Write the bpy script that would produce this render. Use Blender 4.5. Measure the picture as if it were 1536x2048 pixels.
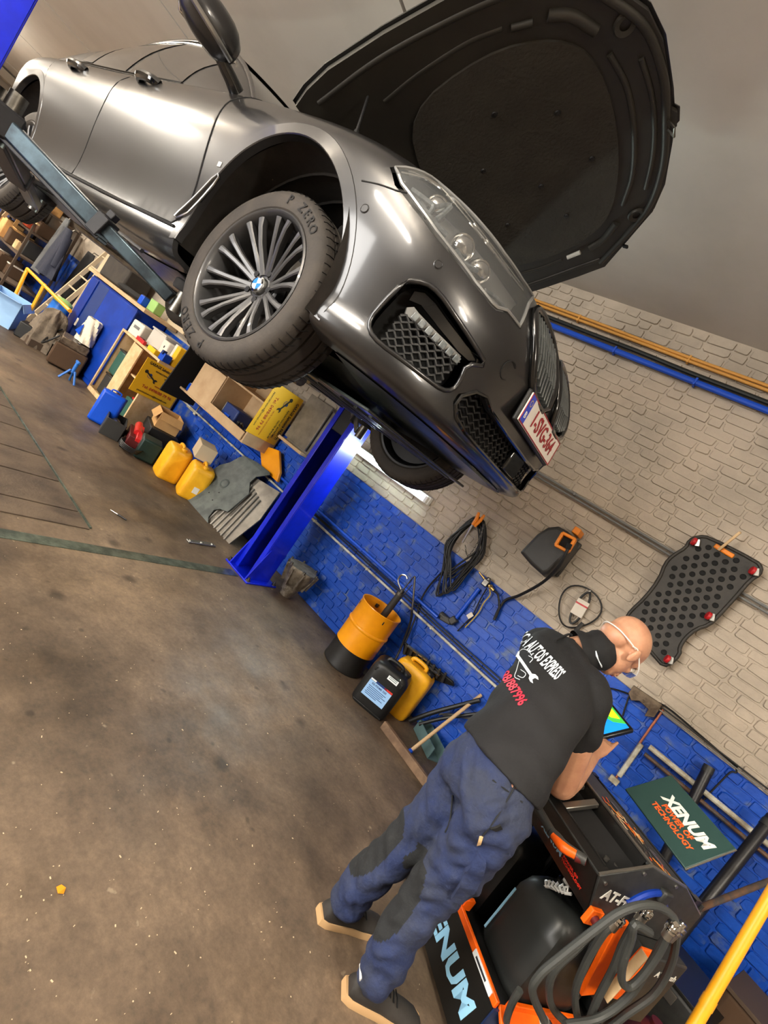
import bpy, bmesh, math, random
from mathutils import Vector, Matrix
from mathutils.bvhtree import BVHTree
from mathutils.geometry import tessellate_polygon
random.seed(7)
for _o in list(bpy.data.objects): bpy.data.objects.remove(_o)
SC = bpy.context.scene
COL = SC.collection
PI = math.pi
R_ = math.radians

# ---------------------------------------------------------------- camera
# world: X runs along the brick wall, Y points at it (wall face y = 3.8), Z up, floor z = 0
CAM_F, CAM_YAW, CAM_PITCH, CAM_ROLL, CAM_H = 980.0, R_(-31.7), R_(-5.8), R_(35.05), 1.6
_fw = Vector((math.sin(CAM_YAW)*math.cos(CAM_PITCH), math.cos(CAM_YAW)*math.cos(CAM_PITCH), math.sin(CAM_PITCH)))
_r0 = Vector((math.cos(CAM_YAW), -math.sin(CAM_YAW), 0)); _u0 = _r0.cross(_fw)
_ir = _r0*math.cos(CAM_ROLL) + _u0*math.sin(CAM_ROLL)
_iu = -_r0*math.sin(CAM_ROLL) + _u0*math.cos(CAM_ROLL)
camd = bpy.data.cameras.new('camera'); cam = bpy.data.objects.new('camera', camd); COL.objects.link(cam)
camd.sensor_fit = 'VERTICAL'; camd.sensor_height = 36.0; camd.lens = CAM_F/2048*36.0
camd.clip_start = .05; camd.clip_end = 100
cam.matrix_world = Matrix(((_ir.x, _iu.x, -_fw.x, 0), (_ir.y, _iu.y, -_fw.y, 0), (_ir.z, _iu.z, -_fw.z, CAM_H), (0, 0, 0, 1)))
SC.camera = cam

# ---------------------------------------------------------------- world, lights, exposure
w = bpy.data.worlds.new('world'); SC.world = w; w.use_nodes = True
w.node_tree.nodes['Background'].inputs[0].default_value = (.80, .88, 1, 1)
w.node_tree.nodes['Background'].inputs[1].default_value = .6
def area(name, loc, rot, sx, sy, power, col):
    l = bpy.data.lights.new(name, 'AREA'); l.shape = 'RECTANGLE'; l.size = sx; l.size_y = sy; l.energy = power; l.color = col
    o = bpy.data.objects.new(name, l); COL.objects.link(o); o.location = loc; o.rotation_euler = rot
    return o
# daylight coming through the open roller doorway behind the photographer
area('daylight_doorway', (-3.4, -5.15, 1.75), (R_(90), 0, 0), 3.4, 3.3, 420, (1.0, .96, .90))
vs = SC.view_settings
vs.view_transform = 'Standard'; vs.look = 'None'; vs.gamma = 1.0; vs.use_curve_mapping = False
vs.exposure = 0.45

# ---------------------------------------------------------------- pixel -> world helpers (frame 1536 x 2048)
CAMP = Vector((0, 0, CAM_H))
def ray(px, py): return _fw*CAM_F + _ir*(px-768) - _iu*(py-1024)
def onplane(px, py, n, d):
    r = ray(px, py); n = Vector(n); return CAMP + r*((d-CAMP.dot(n))/r.dot(n))
def AY(px, py, y=3.8): return onplane(px, py, (0, 1, 0), y)
def AX(px, py, x): return onplane(px, py, (1, 0, 0), x)
def AZ(px, py, z=0.0): return onplane(px, py, (0, 0, 1), z)
def near(px, py, t): return CAMP + ray(px, py).normalized()*t

# ---------------------------------------------------------------- materials
def lin(c):
    return tuple(((v/255)/12.92 if v/255 <= .04045 else ((v/255+.055)/1.055)**2.4) for v in c)
MATS = {}
def P(name, rgb, rough=.5, metal=0.0, rgb2=None, nscale=6.0, bump=0.0, bscale=40.0, coat=0.0, spec=.5, emit=None, estr=0.0, trans=0.0, alpha=1.0, ior=1.45, detail=6, lo=.4, hi=.62, aniso=None):
    m = bpy.data.materials.new(name); m.use_nodes = True; nt = m.node_tree; b = nt.nodes['Principled BSDF']
    b.inputs['Base Color'].default_value = (*lin(rgb), 1); b.inputs['Roughness'].default_value = rough; b.inputs['Metallic'].default_value = metal
    b.inputs['Specular IOR Level'].default_value = spec; b.inputs['IOR'].default_value = ior
    if coat: b.inputs['Coat Weight'].default_value = coat; b.inputs['Coat Roughness'].default_value = .06
    if trans: b.inputs['Transmission Weight'].default_value = trans
    if alpha < 1: b.inputs['Alpha'].default_value = alpha
    if emit: b.inputs['Emission Color'].default_value = (*lin(emit), 1); b.inputs['Emission Strength'].default_value = estr
    if rgb2 or bump:
        tc = nt.nodes.new('ShaderNodeTexCoord'); src = tc.outputs['Object']
    if rgb2:
        n = nt.nodes.new('ShaderNodeTexNoise'); n.inputs['Scale'].default_value = nscale; n.inputs['Detail'].default_value = detail; n.inputs['Roughness'].default_value = .62
        nt.links.new(src, n.inputs['Vector'])
        cr = nt.nodes.new('ShaderNodeValToRGB'); cr.color_ramp.elements[0].position = lo; cr.color_ramp.elements[1].position = hi
        cr.color_ramp.elements[0].color = (*lin(rgb), 1); cr.color_ramp.elements[1].color = (*lin(rgb2), 1)
        nt.links.new(n.outputs['Fac'], cr.inputs['Fac']); nt.links.new(cr.outputs['Color'], b.inputs['Base Color'])
    if bump:
        n2 = nt.nodes.new('ShaderNodeTexNoise'); n2.inputs['Scale'].default_value = bscale; n2.inputs['Detail'].default_value = 5
        nt.links.new(src, n2.inputs['Vector'])
        bp = nt.nodes.new('ShaderNodeBump'); bp.inputs['Strength'].default_value = bump; bp.inputs['Distance'].default_value = .01
        nt.links.new(n2.outputs['Fac'], bp.inputs['Height']); nt.links.new(bp.outputs['Normal'], b.inputs['Normal'])
    MATS[name] = m
    return m

# ---------------------------------------------------------------- mesh builder
ROOTM = {}
def rootmat(o):
    while o is not None and o.parent is not None: o = o.parent
    return ROOTM.get(o.name, Matrix()) if o is not None else Matrix()
class MB:
    def __init__(s): s.v = []; s.f = []; s.mi = []; s.M = Matrix(); s.cm = 0
    def add(s, vs, fs):
        k = len(s.v); M = s.M
        s.v += [M @ Vector(p) for p in vs]; s.f += [tuple(i+k for i in f) for f in fs]; s.mi += [s.cm]*len(fs); return s
    def box(s, c, d, rz=0, rx=0, ry=0):
        Q = Matrix.Translation(c) @ Matrix.Rotation(rz, 4, 'Z') @ Matrix.Rotation(ry, 4, 'Y') @ Matrix.Rotation(rx, 4, 'X')
        x, y, z = d[0]/2, d[1]/2, d[2]/2
        vs = [Q @ Vector(p) for p in ((-x,-y,-z),(x,-y,-z),(x,y,-z),(-x,y,-z),(-x,-y,z),(x,-y,z),(x,y,z),(-x,y,z))]
        return s.add(vs, [(0,3,2,1),(4,5,6,7),(0,1,5,4),(1,2,6,5),(2,3,7,6),(3,0,4,7)])
    def cyl(s, p0, p1, r0, r1=None, n=16, cap=True):
        r1 = r0 if r1 is None else r1
        p0 = Vector(p0); p1 = Vector(p1); d = (p1-p0).normalized(); a = d.orthogonal().normalized(); b = d.cross(a)
        vs = []
        for p, r in ((p0, r0), (p1, r1)):
            for i in range(n):
                t = 2*PI*i/n; vs.append(p + a*(r*math.cos(t)) + b*(r*math.sin(t)))
        fs = [(i, (i+1) % n, n+(i+1) % n, n+i) for i in range(n)]
        if cap: fs += [tuple(range(n-1, -1, -1)), tuple(range(n, 2*n))]
        return s.add(vs, fs)
    def tube(s, pts, r, n=8, closed=False, smooth=0):
        pts = [Vector(p) for p in pts]
        if smooth: pts = crom(pts, smooth, closed)
        N = len(pts); rs = r if isinstance(r, (list, tuple)) else None
        if rs and len(rs) != N:
            rs = [rs[min(len(rs)-1, int(i/(N-1)*(len(rs)-1)))] + (rs[min(len(rs)-1, int(i/(N-1)*(len(rs)-1))+1)]-rs[int(i/(N-1)*(len(rs)-1))])*((i/(N-1)*(len(rs)-1)) % 1) for i in range(N)]
        vs = []; a = None
        for i, p in enumerate(pts):
            q0 = pts[i-1] if (i or closed) else p; q1 = pts[(i+1) % N] if (i < N-1 or closed) else p
            d = (q1-q0)
            if d.length < 1e-9: d = Vector((0, 0, 1))
            d.normalize()
            if a is None: a = d.orthogonal().normalized()
            else:
                a = a - d*a.dot(d)
                a = a.normalized() if a.length > 1e-6 else d.orthogonal().normalized()
            b = d.cross(a); rr = rs[i] if rs else r
            for k in range(n):
                t = 2*PI*k/n; vs.append(p + a*(rr*math.cos(t)) + b*(rr*math.sin(t)))
        fs = []
        for i in range(N if closed else N-1):
            j = (i+1) % N
            for k in range(n): fs.append((i*n+k, i*n+(k+1) % n, j*n+(k+1) % n, j*n+k))
        if not closed: fs += [tuple(range(n-1, -1, -1)), tuple(range((N-1)*n, N*n))]
        return s.add(vs, fs)
    def lathe(s, prof, n=32, M=None, a0=0.0, a1=2*PI, close=False, cap=False):
        """profile of (r, h) about local Z (or about matrix M's Z)"""
        Q = M or Matrix(); full = abs(a1-a0-2*PI) < 1e-6; cnt = n if full else n+1
        vs = []
        for i in range(cnt):
            t = a0+(a1-a0)*i/n
            for r, h in prof: vs.append(Q @ Vector((r*math.cos(t), r*math.sin(t), h)))
        m = len(prof); fs = []
        for i in range(n):
            j = (i+1) % cnt
            for k in range(m if close else m-1):
                l = (k+1) % m; fs.append((i*m+k, j*m+k, j*m+l, i*m+l))
        if cap and full:
            if prof[0][0] > 1e-6: fs.append(tuple(i*m for i in range(cnt-1, -1, -1)))
            if prof[-1][0] > 1e-6: fs.append(tuple(i*m+m-1 for i in range(cnt)))
        return s.add(vs, fs)
    def prism(s, poly, h0, h1, M=None):
        """poly of (x,y) extruded from h0 to h1 along local z of M"""
        Q = M or Matrix(); n = len(poly)
        ar = sum(poly[i][0]*poly[(i+1) % n][1]-poly[(i+1) % n][0]*poly[i][1] for i in range(n))
        if (ar < 0) != (h1 < h0): poly = list(poly)[::-1]
        vs = [Q @ Vector((x, y, h0)) for x, y in poly] + [Q @ Vector((x, y, h1)) for x, y in poly]
        return s.add(vs, [tuple(range(n-1, -1, -1)), tuple(range(n, 2*n))] + [(i, (i+1) % n, n+(i+1) % n, n+i) for i in range(n)])
    def grid(s, fn, nu, nv, cu=False, cv=False):
        vs = [fn(i/(nu if cu else nu-1), j/(nv if cv else nv-1)) for i in range(nu) for j in range(nv)]
        fs = []
        for i in range(nu if cu else nu-1):
            for j in range(nv if cv else nv-1):
                i2 = (i+1) % nu; j2 = (j+1) % nv
                fs.append((i*nv+j, i2*nv+j, i2*nv+j2, i*nv+j2))
        return s.add(vs, fs)
    def ball(s, c, r, nu=14, nv=9):
        c = Vector(c); r = Vector(r) if hasattr(r, '__len__') else Vector((r, r, r))
        vs = [c+Vector((0, 0, -r.z))]
        for j in range(1, nv):
            t = -PI/2+PI*j/nv
            for i in range(nu):
                q = 2*PI*i/nu; vs.append(c+Vector((r.x*math.cos(t)*math.cos(q), r.y*math.cos(t)*math.sin(q), r.z*math.sin(t))))
        vs.append(c+Vector((0, 0, r.z))); fs = []
        for i in range(nu): fs.append((0, 1+(i+1) % nu, 1+i)); fs.append((len(vs)-1, 1+(nv-2)*nu+i, 1+(nv-2)*nu+(i+1) % nu))
        for j in range(nv-2):
            for i in range(nu): fs.append((1+j*nu+i, 1+j*nu+(i+1) % nu, 1+(j+1)*nu+(i+1) % nu, 1+(j+1)*nu+i))
        return s.add(vs, fs)
    def loft(s, rings, cap=True):
        n = len(rings[0]); vs = [p for r in rings for p in r]; fs = []
        for i in range(len(rings)-1):
            for k in range(n): fs.append((i*n+k, i*n+(k+1) % n, (i+1)*n+(k+1) % n, (i+1)*n+k))
        if cap: fs += [tuple(range(n-1, -1, -1)), tuple(range((len(rings)-1)*n, len(rings)*n))]
        return s.add(vs, fs)
    def mesh(s, name, mats):
        me = bpy.data.meshes.new(name); me.from_pydata([tuple(p) for p in s.v], [], s.f)
        for m in (mats if isinstance(mats, (list, tuple)) else [mats]): me.materials.append(MATS[m] if isinstance(m, str) else m)
        if any(s.mi): me.polygons.foreach_set('material_index', s.mi)
        return me
    def build(s, name, mat, parent=None, world=False, smooth=35, bevel=0, seg=2, fixn=False):
        if world:
            inv = rootmat(parent).inverted(); s.v = [inv @ p for p in s.v]
        me = s.mesh(name, mat)
        if fixn:
            bm = bmesh.new(); bm.from_mesh(me); bmesh.ops.recalc_face_normals(bm, faces=bm.faces); bm.to_mesh(me); bm.free()
        return link(name, me, parent, smooth, bevel, seg)
def link(name, me, parent=None, smooth=35, bevel=0, seg=2):
    if smooth:
        me.polygons.foreach_set('use_smooth', [True]*len(me.polygons))
        if smooth < 180: me.set_sharp_from_angle(angle=R_(smooth))
    me.update()
    o = bpy.data.objects.new(name, me); COL.objects.link(o)
    if parent is not None: o.parent = parent
    if bevel:
        md = o.modifiers.new('bevel', 'BEVEL'); md.width = bevel; md.segments = seg; md.limit_method = 'ANGLE'; md.angle_limit = R_(40); md.harden_normals = False
    return o
def crom(pts, k, closed=False):
    pts = [Vector(p) for p in pts]; N = len(pts); out = []
    for i in range(N if closed else N-1):
        p0 = pts[i-1] if (i or closed) else pts[0]*2-pts[1]; p1 = pts[i]; p2 = pts[(i+1) % N]
        p3 = pts[(i+2) % N] if (i < N-2 or closed) else p2*2-p1
        for j in range(k):
            t = j/k; out.append(.5*((2*p1)+(p2-p0)*t+(2*p0-5*p1+4*p2-p3)*t*t+(-p0+3*p1-3*p2+p3)*t**3))
    if not closed: out.append(pts[-1])
    return out
def chaikin(pts, k=2, closed=True):
    pts = [Vector(p) for p in pts]
    for _ in range(k):
        out = []; n = len(pts)
        for i in range(n if closed else n-1):
            a = pts[i]; b = pts[(i+1) % n]; out += [a*.75+b*.25, a*.25+b*.75]
        pts = out
    return pts
def tag(o, label, cat, group=None):
    o['label'] = label; o['category'] = cat
    if group: o['group'] = group
    return o
def thing(name, label, cat, loc=(0, 0, 0), rotz=0.0, group=None):
    o = bpy.data.objects.new(name, None); COL.objects.link(o); o.empty_display_size = .1
    o.location = loc; o.rotation_euler = (0, 0, rotz); tag(o, label, cat, group)
    ROOTM[o.name] = Matrix.Translation(loc) @ Matrix.Rotation(rotz, 4, 'Z')
    return o
def struct(o): o['kind'] = 'structure'; return o
def copy_tree(o, parent=None):
    c = o.copy(); COL.objects.link(c); c.parent = parent
    for ch in list(o.children): copy_tree(ch, c)
    return c
def basis(o, x, y):
    """matrix with local x, y axes and origin o"""
    x = Vector(x).normalized(); z = x.cross(Vector(y)).normalized(); y = z.cross(x)
    return Matrix(((x.x, y.x, z.x, o[0]), (x.y, y.y, z.y, o[1]), (x.z, y.z, z.z, o[2]), (0, 0, 0, 1)))
_tc = {}
def text_mesh(txt, size, extrude=.0008, shear=0.0, align='CENTER', bold=0.0, space=1.0):
    cu = bpy.data.curves.new('t', 'FONT'); cu.body = txt; cu.size = size; cu.extrude = extrude; cu.shear = shear; cu.align_x = align; cu.align_y = 'CENTER'
    cu.offset = bold*size; cu.resolution_u = 2; cu.space_character = space
    ob = bpy.data.objects.new('t', cu); COL.objects.link(ob)
    dg = bpy.context.evaluated_depsgraph_get(); me = bpy.data.meshes.new_from_object(ob.evaluated_get(dg))
    bpy.data.objects.remove(ob); bpy.data.curves.remove(cu)
    return me
def text(name, txt, size, mat, parent, M, world=False, sx=1.0, project=None, **kw):
    me = text_mesh(txt, size, **kw); me.materials.clear(); me.materials.append(MATS[mat])
    Q = (rootmat(parent).inverted() if world else Matrix()) @ M @ Matrix.Diagonal((sx, 1, 1, 1))
    for v in me.vertices: v.co = Q @ v.co
    if project: project(me)
    o = link(name, me, parent, smooth=0)
    return o
# ================================================================ materials of the place
def floor_mat():
    m = P('floor_concrete', (104, 88, 72), .62); nt = m.node_tree; b = nt.nodes['Principled BSDF']; L = nt.links.new
    tc = nt.nodes.new('ShaderNodeTexCoord')
    def noise(s, d=6, r=.6):
        n = nt.nodes.new('ShaderNodeTexNoise'); n.inputs['Scale'].default_value = s; n.inputs['Detail'].default_value = d; n.inputs['Roughness'].default_value = r; L(tc.outputs['Object'], n.inputs['Vector']); return n
    def ramp(f, p0, p1, c0, c1):
        r = nt.nodes.new('ShaderNodeValToRGB'); r.color_ramp.elements[0].position = p0; r.color_ramp.elements[1].position = p1
        r.color_ramp.elements[0].color = (*c0, 1); r.color_ramp.elements[1].color = (*c1, 1); L(f, r.inputs['Fac']); return r
    def mix(f, a, c, t='MIX'):
        x = nt.nodes.new('ShaderNodeMix'); x.data_type = 'RGBA'; x.blend_type = t
        if f is None: x.inputs[0].default_value = 1
        else: L(f, x.inputs[0])
        L(a, x.inputs[6]); L(c, x.inputs[7]); return x.outputs[2]
    base = ramp(noise(.9, 9, .68).outputs['Fac'], .33, .68, lin((70, 58, 47)), lin((120, 103, 85)))
    oil = ramp(noise(.62, 7, .62).outputs['Fac'], .50, .64, (1, 1, 1), (.50, .50, .50))
    c = mix(None, base.outputs['Color'], oil.outputs['Color'], 'MULTIPLY')
    mid = ramp(noise(4.2, 8, .72).outputs['Fac'], .36, .66, (.72, .71, .70), (1.18, 1.16, 1.13))
    c = mix(None, c, mid.outputs['Color'], 'MULTIPLY')
    fine = ramp(noise(38, 6, .75).outputs['Fac'], .34, .7, (.74, .74, .74), (1.2, 1.18, 1.14))
    c = mix(None, c, fine.outputs['Color'], 'MULTIPLY')
    dn = noise(7, 4, .6); ad = nt.nodes.new('ShaderNodeMix'); ad.data_type = 'RGBA'; ad.inputs[0].default_value = .055; L(tc.outputs['Object'], ad.inputs[6]); L(dn.outputs['Color'], ad.inputs[7])
    for sc, p0, p1, dk in ((3.1, .07, .17, .42), (6.5, .05, .12, .5)):
        v = nt.nodes.new('ShaderNodeTexVoronoi'); v.inputs['Scale'].default_value = sc; L(ad.outputs[2], v.inputs['Vector'])
        spot = ramp(v.outputs['Distance'], p0, p1, (dk, dk, dk), (1, 1, 1))
        c = mix(None, c, spot.outputs['Color'], 'MULTIPLY')
    # scattered pale scuffs
    sc_ = ramp(noise(17, 3, .5).outputs['Fac'], .70, .76, (0, 0, 0), (.35, .35, .35)); pale = nt.nodes.new('ShaderNodeRGB'); pale.outputs[0].default_value = (*lin((168, 152, 128)), 1)
    c = mix(sc_.outputs['Color'], c, pale.outputs[0])
    L(c, b.inputs['Base Color'])
    rr = ramp(noise(2.2, 5).outputs['Fac'], .35, .7, (.45, .45, .45), (.8, .8, .8)); L(rr.outputs['Color'], b.inputs['Roughness'])
    bp = nt.nodes.new('ShaderNodeBump'); bp.inputs['Strength'].default_value = .25; bp.inputs['Distance'].default_value = .004; L(noise(60, 6).outputs['Fac'], bp.inputs['Height']); L(bp.outputs['Normal'], b.inputs['Normal'])
floor_mat()
P('paint_grey', (180, 167, 150), .7, rgb2=(160, 149, 134), nscale=2.2, bump=.35, bscale=45)
P('paint_blue', (2, 72, 178), .48, rgb2=(6, 56, 142), nscale=3.0, bump=.3, bscale=40)
P('paint_blue_worn', (4, 68, 170), .5, rgb2=(86, 104, 142), nscale=9, bump=.3, bscale=40, lo=.52, hi=.66)
P('ceiling_panel', (186, 180, 171), .6, rgb2=(177, 171, 162), nscale=1.2)
P('seam_dark', (16, 12, 9), .9)
P('wall_plain', (150, 140, 126), .8)
P('steel_strip', (84, 96, 90), .28, .75, rgb2=(124, 138, 126), nscale=10, bump=.25)
P('plank', (84, 70, 56), .65, rgb2=(58, 47, 38), nscale=4, bump=.3, bscale=60)
P('debris', (188, 170, 140), .8)
P('lamp_white', (235, 236, 232), .4)
P('tube_emit', (255, 255, 255), .4, emit=(226, 255, 246), estr=14)
P('tube_emit_warm', (255, 255, 255), .4, emit=(255, 232, 200), estr=14)

# ================================================================ the shell
YW = 3.8
def ceil_z(y): return 3.63 + .05*(YW-y)
X0, X1, Y0 = -17.0, 5.0, -5.0
m = MB(); m.box(((X0+X1)/2, (Y0+YW)/2, -.1), (X1-X0+.4, YW-Y0+.4, .2)); floor = struct(m.build('floor', 'floor_concrete', smooth=0))
# ceiling made of sandwich panels, joints every 3.1 m
ceil = MB(); ceil.box(((X0+X1)/2, (Y0+YW)/2, 3.99), (X1-X0+.4, 9.6, .1), rx=-math.atan(.05)); ceil = struct(ceil.build('ceiling', 'seam_dark', smooth=0))
seams = [-15.3, -12.14, -9.32, -6.05, -2.93, .2, 3.3]
edges = [X0] + seams + [X1]
for a, b in zip(edges, edges[1:]):
    m = MB(); zc = ceil_z((Y0+YW)/2)
    m.box(((a+b)/2, (Y0+YW)/2, zc+.03), (b-a-.03, 8.86, .06), rx=-math.atan(.05)); m.build('panel', 'ceiling_panel', ceil, smooth=0)
# brick wall: flat mortar backing with single bricks proud of it
H1 = ceil_z(YW)
m = MB(); m.box(((X0+X1)/2, YW+.1, 1.25/2), (X1-X0, .192, 1.25)); m.cm = 1; m.box(((X0+X1)/2, YW+.1, (1.25+H1)/2), (X1-X0, .192, H1-1.25))
wall_back = struct(m.build('wall_back', ['paint_blue_worn', 'paint_grey'], smooth=0))
CH = 1.25/19
def brick_verts(mb, x0, x1, z0, z1, rnd):
    """worn painted brick: eight-cornered face with uneven corners, some nearly flush"""
    j = lambda a: rnd.uniform(-a, a); o = -.0015-rnd.random()**1.5*.0085
    cx = (x0+x1)/2; cz = (z0+z1)/2; hx = (x1-x0)/2; hz = (z1-z0)/2; q = []
    for sx, sz in ((-1, -1), (1, -1), (1, 1), (-1, 1)):
        c = rnd.uniform(.003, .013); d = rnd.uniform(.004, .020); A = (cx+sx*hx, cz+sz*(hz-c)); B = (cx+sx*(hx-d), cz+sz*hz)
        q += [A, B] if sx*sz > 0 else [B, A]
    # order runs counter-clockwise seen from -y
    q = [(x+j(.003), z+j(.0035)) for x, z in q]; t = rnd.uniform(.003, .008); tilt = j(.03); tz = j(.05)
    def shr(p, a): dx, dz = cx-p[0], cz-p[1]; l = math.hypot(dx, dz); return (p[0]+dx/l*a, p[1]+dz/l*a)
    back = [(x, YW+.006, z) for x, z in q]; fr = [(x, YW+o+tilt*(x-cx)*.3+tz*(z-cz), z) for x, z in (shr(p, t) for p in q)]
    mb.add(back+fr, [tuple(range(8, 16))]+[(k, (k+1) % 8, 8+(k+1) % 8, 8+k) for k in range(8)])
rnd = random.Random(3); bricks = []
nz = int((H1-.01)/CH)
for c in range(nz+1):
    z0 = c*CH+.004; z1 = min((c+1)*CH-.004, H1-.004)
    if z1-z0 < .02: continue
    x = -5.4+rnd.uniform(0, .12); k = c % 2
    while x < 2.2:
        L_ = (.185 if (k % 2 == 0) else .095)+rnd.uniform(-.012, .012)
        if rnd.random() < .2: L_ = rnd.choice((.12, .15, .19))
        bricks.append((x, x+L_, z0, z1)); x += L_+.010; k += 1
def bscore(b):
    c = Vector(((b[0]+b[1])/2, YW, (b[2]+b[3])/2)); v = c-CAMP; d = v.dot(_fw)
    px = 768+CAM_F*v.dot(_ir)/d; py = 1024-CAM_F*v.dot(_iu)/d
    vis = 900 < px < 1530 and 600 < py < 1600 and not (px < 1330 and py > 1230) and not (px < 1110 and py < 960) and not (px < 1420 and 1080 < py < 1330 and px > 1250)
    return (1 if vis else 0, (b[1]-b[0]))
order = sorted(range(len(bricks)), key=lambda i: bscore(bricks[i]), reverse=True)
single = set(order[:300])
ms = MB()
for i, b in enumerate(bricks):
    blue = b[3] < 1.252
    if i in single:
        m = MB(); brick_verts(m, *b, rnd); m.build('brick', ('paint_blue' if rnd.random() < .6 else 'paint_blue_worn') if blue else 'paint_grey', wall_back, smooth=0)
    else:
        ms.cm = (0 if rnd.random() < .55 else 2) if blue else 1
        brick_verts(ms, *b, rnd)
o = ms.build('brick_field', ['paint_blue', 'paint_grey', 'paint_blue_worn'], wall_back, smooth=0); o['kind'] = 'stuff'
# the other walls of the workshop (left end, right end, front with the roller doorway)
m = MB(); m.box((X0-.1, (Y0+YW)/2, 2.05), (.2, YW-Y0+.4, 4.1)); struct(m.build('wall_left', 'wall_plain', smooth=0))
m = MB(); m.box((X1+.1, (Y0+YW)/2, 2.05), (.2, YW-Y0+.4, 4.1)); struct(m.build('wall_right', 'wall_plain', smooth=0))
m = MB(); zt = 4.1
m.box(((X0-5.1)/2, Y0-.1, zt/2), (-5.1-X0, .2, zt)); m.box(((-1.7+X1)/2, Y0-.1, zt/2), (X1+1.7, .2, zt)); m.box((-3.4, Y0-.1, (3.45+zt)/2), (3.4, .2, zt-3.45))
struct(m.build('wall_front', 'wall_plain', smooth=0))
# steel plate strip let into the floor between the two lift posts
m = MB(); m.box((-2.80, 1.1, .0015), (.10, 4.0, .003)); struct(m.build('trim_1', 'steel_strip', smooth=0))
# covered pit left of the strip: planks side by side
pit = thing('pit_cover', 'dark worn boards laid over the inspection pit, left edge of the floor', 'pit cover', (-5, 1.2, 0))
x = -7.6; k = 0
while x < -3.06:
    wdt = (.43, .47, .40)[k % 3]; x2 = min(x+wdt, -3.04); m = MB()
    m.box(((x+x2)/2, .88, .002), (x2-x-.016, 2.06, .012)); m.build('plank', 'plank', pit, world=True, smooth=0, bevel=.003); x = x2; k += 1
m = MB(); m.box((-5.32, 1.925, .004), (4.5, .012, .014)); m.build('edge_rail', 'steel_strip', pit, world=True, smooth=0)
# crumbs and chips on the concrete
rnd = random.Random(11); m = MB()
for i in range(300):
    p = AZ(rnd.uniform(-40, 950), rnd.uniform(1000, 2060))
    if p.y > 3.6 or p.x < -5 or p.x > 2: continue
    s = rnd.choice((.001, .0012, .0015, .002, .003)); a = rnd.random()*PI
    m.box((p.x, p.y, .001), (s*rnd.uniform(1, 3.2), s, .002), rz=a)
o = m.build('floor_debris', 'debris', smooth=0); tag(o, 'pale crumbs and chips scattered over the brown floor', 'debris'); o['kind'] = 'stuff'

# ================================================================ ceiling lamps outside the view (battens placed unseen, uplights added to brighten the ceiling)
def batten(loc, ln, power, name='ceiling_lamp', label='', rz=0.0, col=(1.0, .92, .80)):
    t = thing(name, label, 'lamp', loc, rz, 'ceiling battens')
    m = MB(); m.box((0, 0, -.47), (ln, .06, .04)); m.build('housing', 'lamp_white', t, bevel=.008)
    for s in (-1, 1):
        m = MB(); m.cyl((-ln/2+.03, s*.055, -.48), (ln/2-.03, s*.055, -.48), .013, n=10); m.build('tube', 'tube_emit_warm', t)
        m = MB(); m.cyl((s*ln*.4, 0, -.46), (s*ln*.4, 0, .01), .004, n=6); m.build('suspension_rod', 'lamp_white', t)
    area(name+'_light', (loc[0], loc[1], loc[2]-.51), (0, 0, rz), ln, .16, power, col)
    area(name+'_uplight', (loc[0], loc[1], loc[2]-.43), (PI, 0, rz), ln, .16, power*1.3, col)  # extra upward light added to brighten the ceiling, stronger than the downlight
    return t
for i, (x, y, pw) in enumerate(((-8.6, -1.2, 230), (-5.0, -1.6, 190), (-1.2, -1.6, 160), (2.8, -.2, 150), (-12.6, .6, 260))):
    batten((x, y, ceil_z(y)-.03), 1.5, pw, label='white twin tube ceiling lamp behind the photographer, number %s from the doorway' % ('five four three two one'.split()[i]))
# the lit fluorescent batten on the wall under the car
t = thing('wall_lamp', 'lit fluorescent batten on the wall above the blue paint', 'lamp', (-2.62, 3.74, 1.47))
m = MB(); m.box((0, .03, 0), (1.24, .05, .075)); m.build('housing', 'lamp_white', t, bevel=.006)
m = MB(); m.cyl((-.58, -.012, -.01), (.58, -.012, -.01), .017, n=12); m.build('tube', 'tube_emit', t)
for s in (-1, 1):
    m = MB(); m.box((s*.595, -.006, -.005), (.03, .05, .06)); m.build('socket', 'lamp_white', t, bevel=.004)
area('wall_lamp_light', (-2.62, 3.70, 1.46), (R_(-90), 0, 0), 1.16, .05, 26, (.86, 1.0, .94))
# ================================================================ car materials
def carpaint():
    m = P('car_paint', (56, 56, 57), .33, .75, coat=.7); m.node_tree.nodes['Principled BSDF'].inputs['Coat Roughness'].default_value = .10; nt = m.node_tree; b = nt.nodes['Principled BSDF']
    tc = nt.nodes.new('ShaderNodeTexCoord'); n = nt.nodes.new('ShaderNodeTexNoise'); n.inputs['Scale'].default_value = 900
    nt.links.new(tc.outputs['Object'], n.inputs['Vector']); bp = nt.nodes.new('ShaderNodeBump'); bp.inputs['Strength'].default_value = .05; bp.inputs['Distance'].default_value = .001
    nt.links.new(n.outputs['Fac'], bp.inputs['Height']); nt.links.new(bp.outputs['Normal'], b.inputs['Normal'])
carpaint()
P('black_gloss', (14, 15, 16), .12, coat=.6)
P('black_plastic', (24, 24, 24), .5, bump=.15, bscale=300)
P('black_matt', (13, 13, 13), .85)
P('liner', (30, 27, 24), .9, rgb2=(42, 38, 34), nscale=9)
P('under_tray', (46, 52, 52), .3, rgb2=(62, 68, 66), nscale=5, bump=.4, bscale=14)
P('rubber', (42, 38, 34), .78, rgb2=(54, 48, 42), nscale=7, bump=.1, bscale=90)
P('rubber_dark', (16, 15, 15), .85)
P('rim_grey', (70, 70, 71), .42, .6, coat=.25)
P('rim_dark', (26, 26, 27), .5, .5)
P('chrome', (215, 215, 212), .08, 1.0)
P('alu', (176, 176, 172), .32, 1.0)
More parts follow.
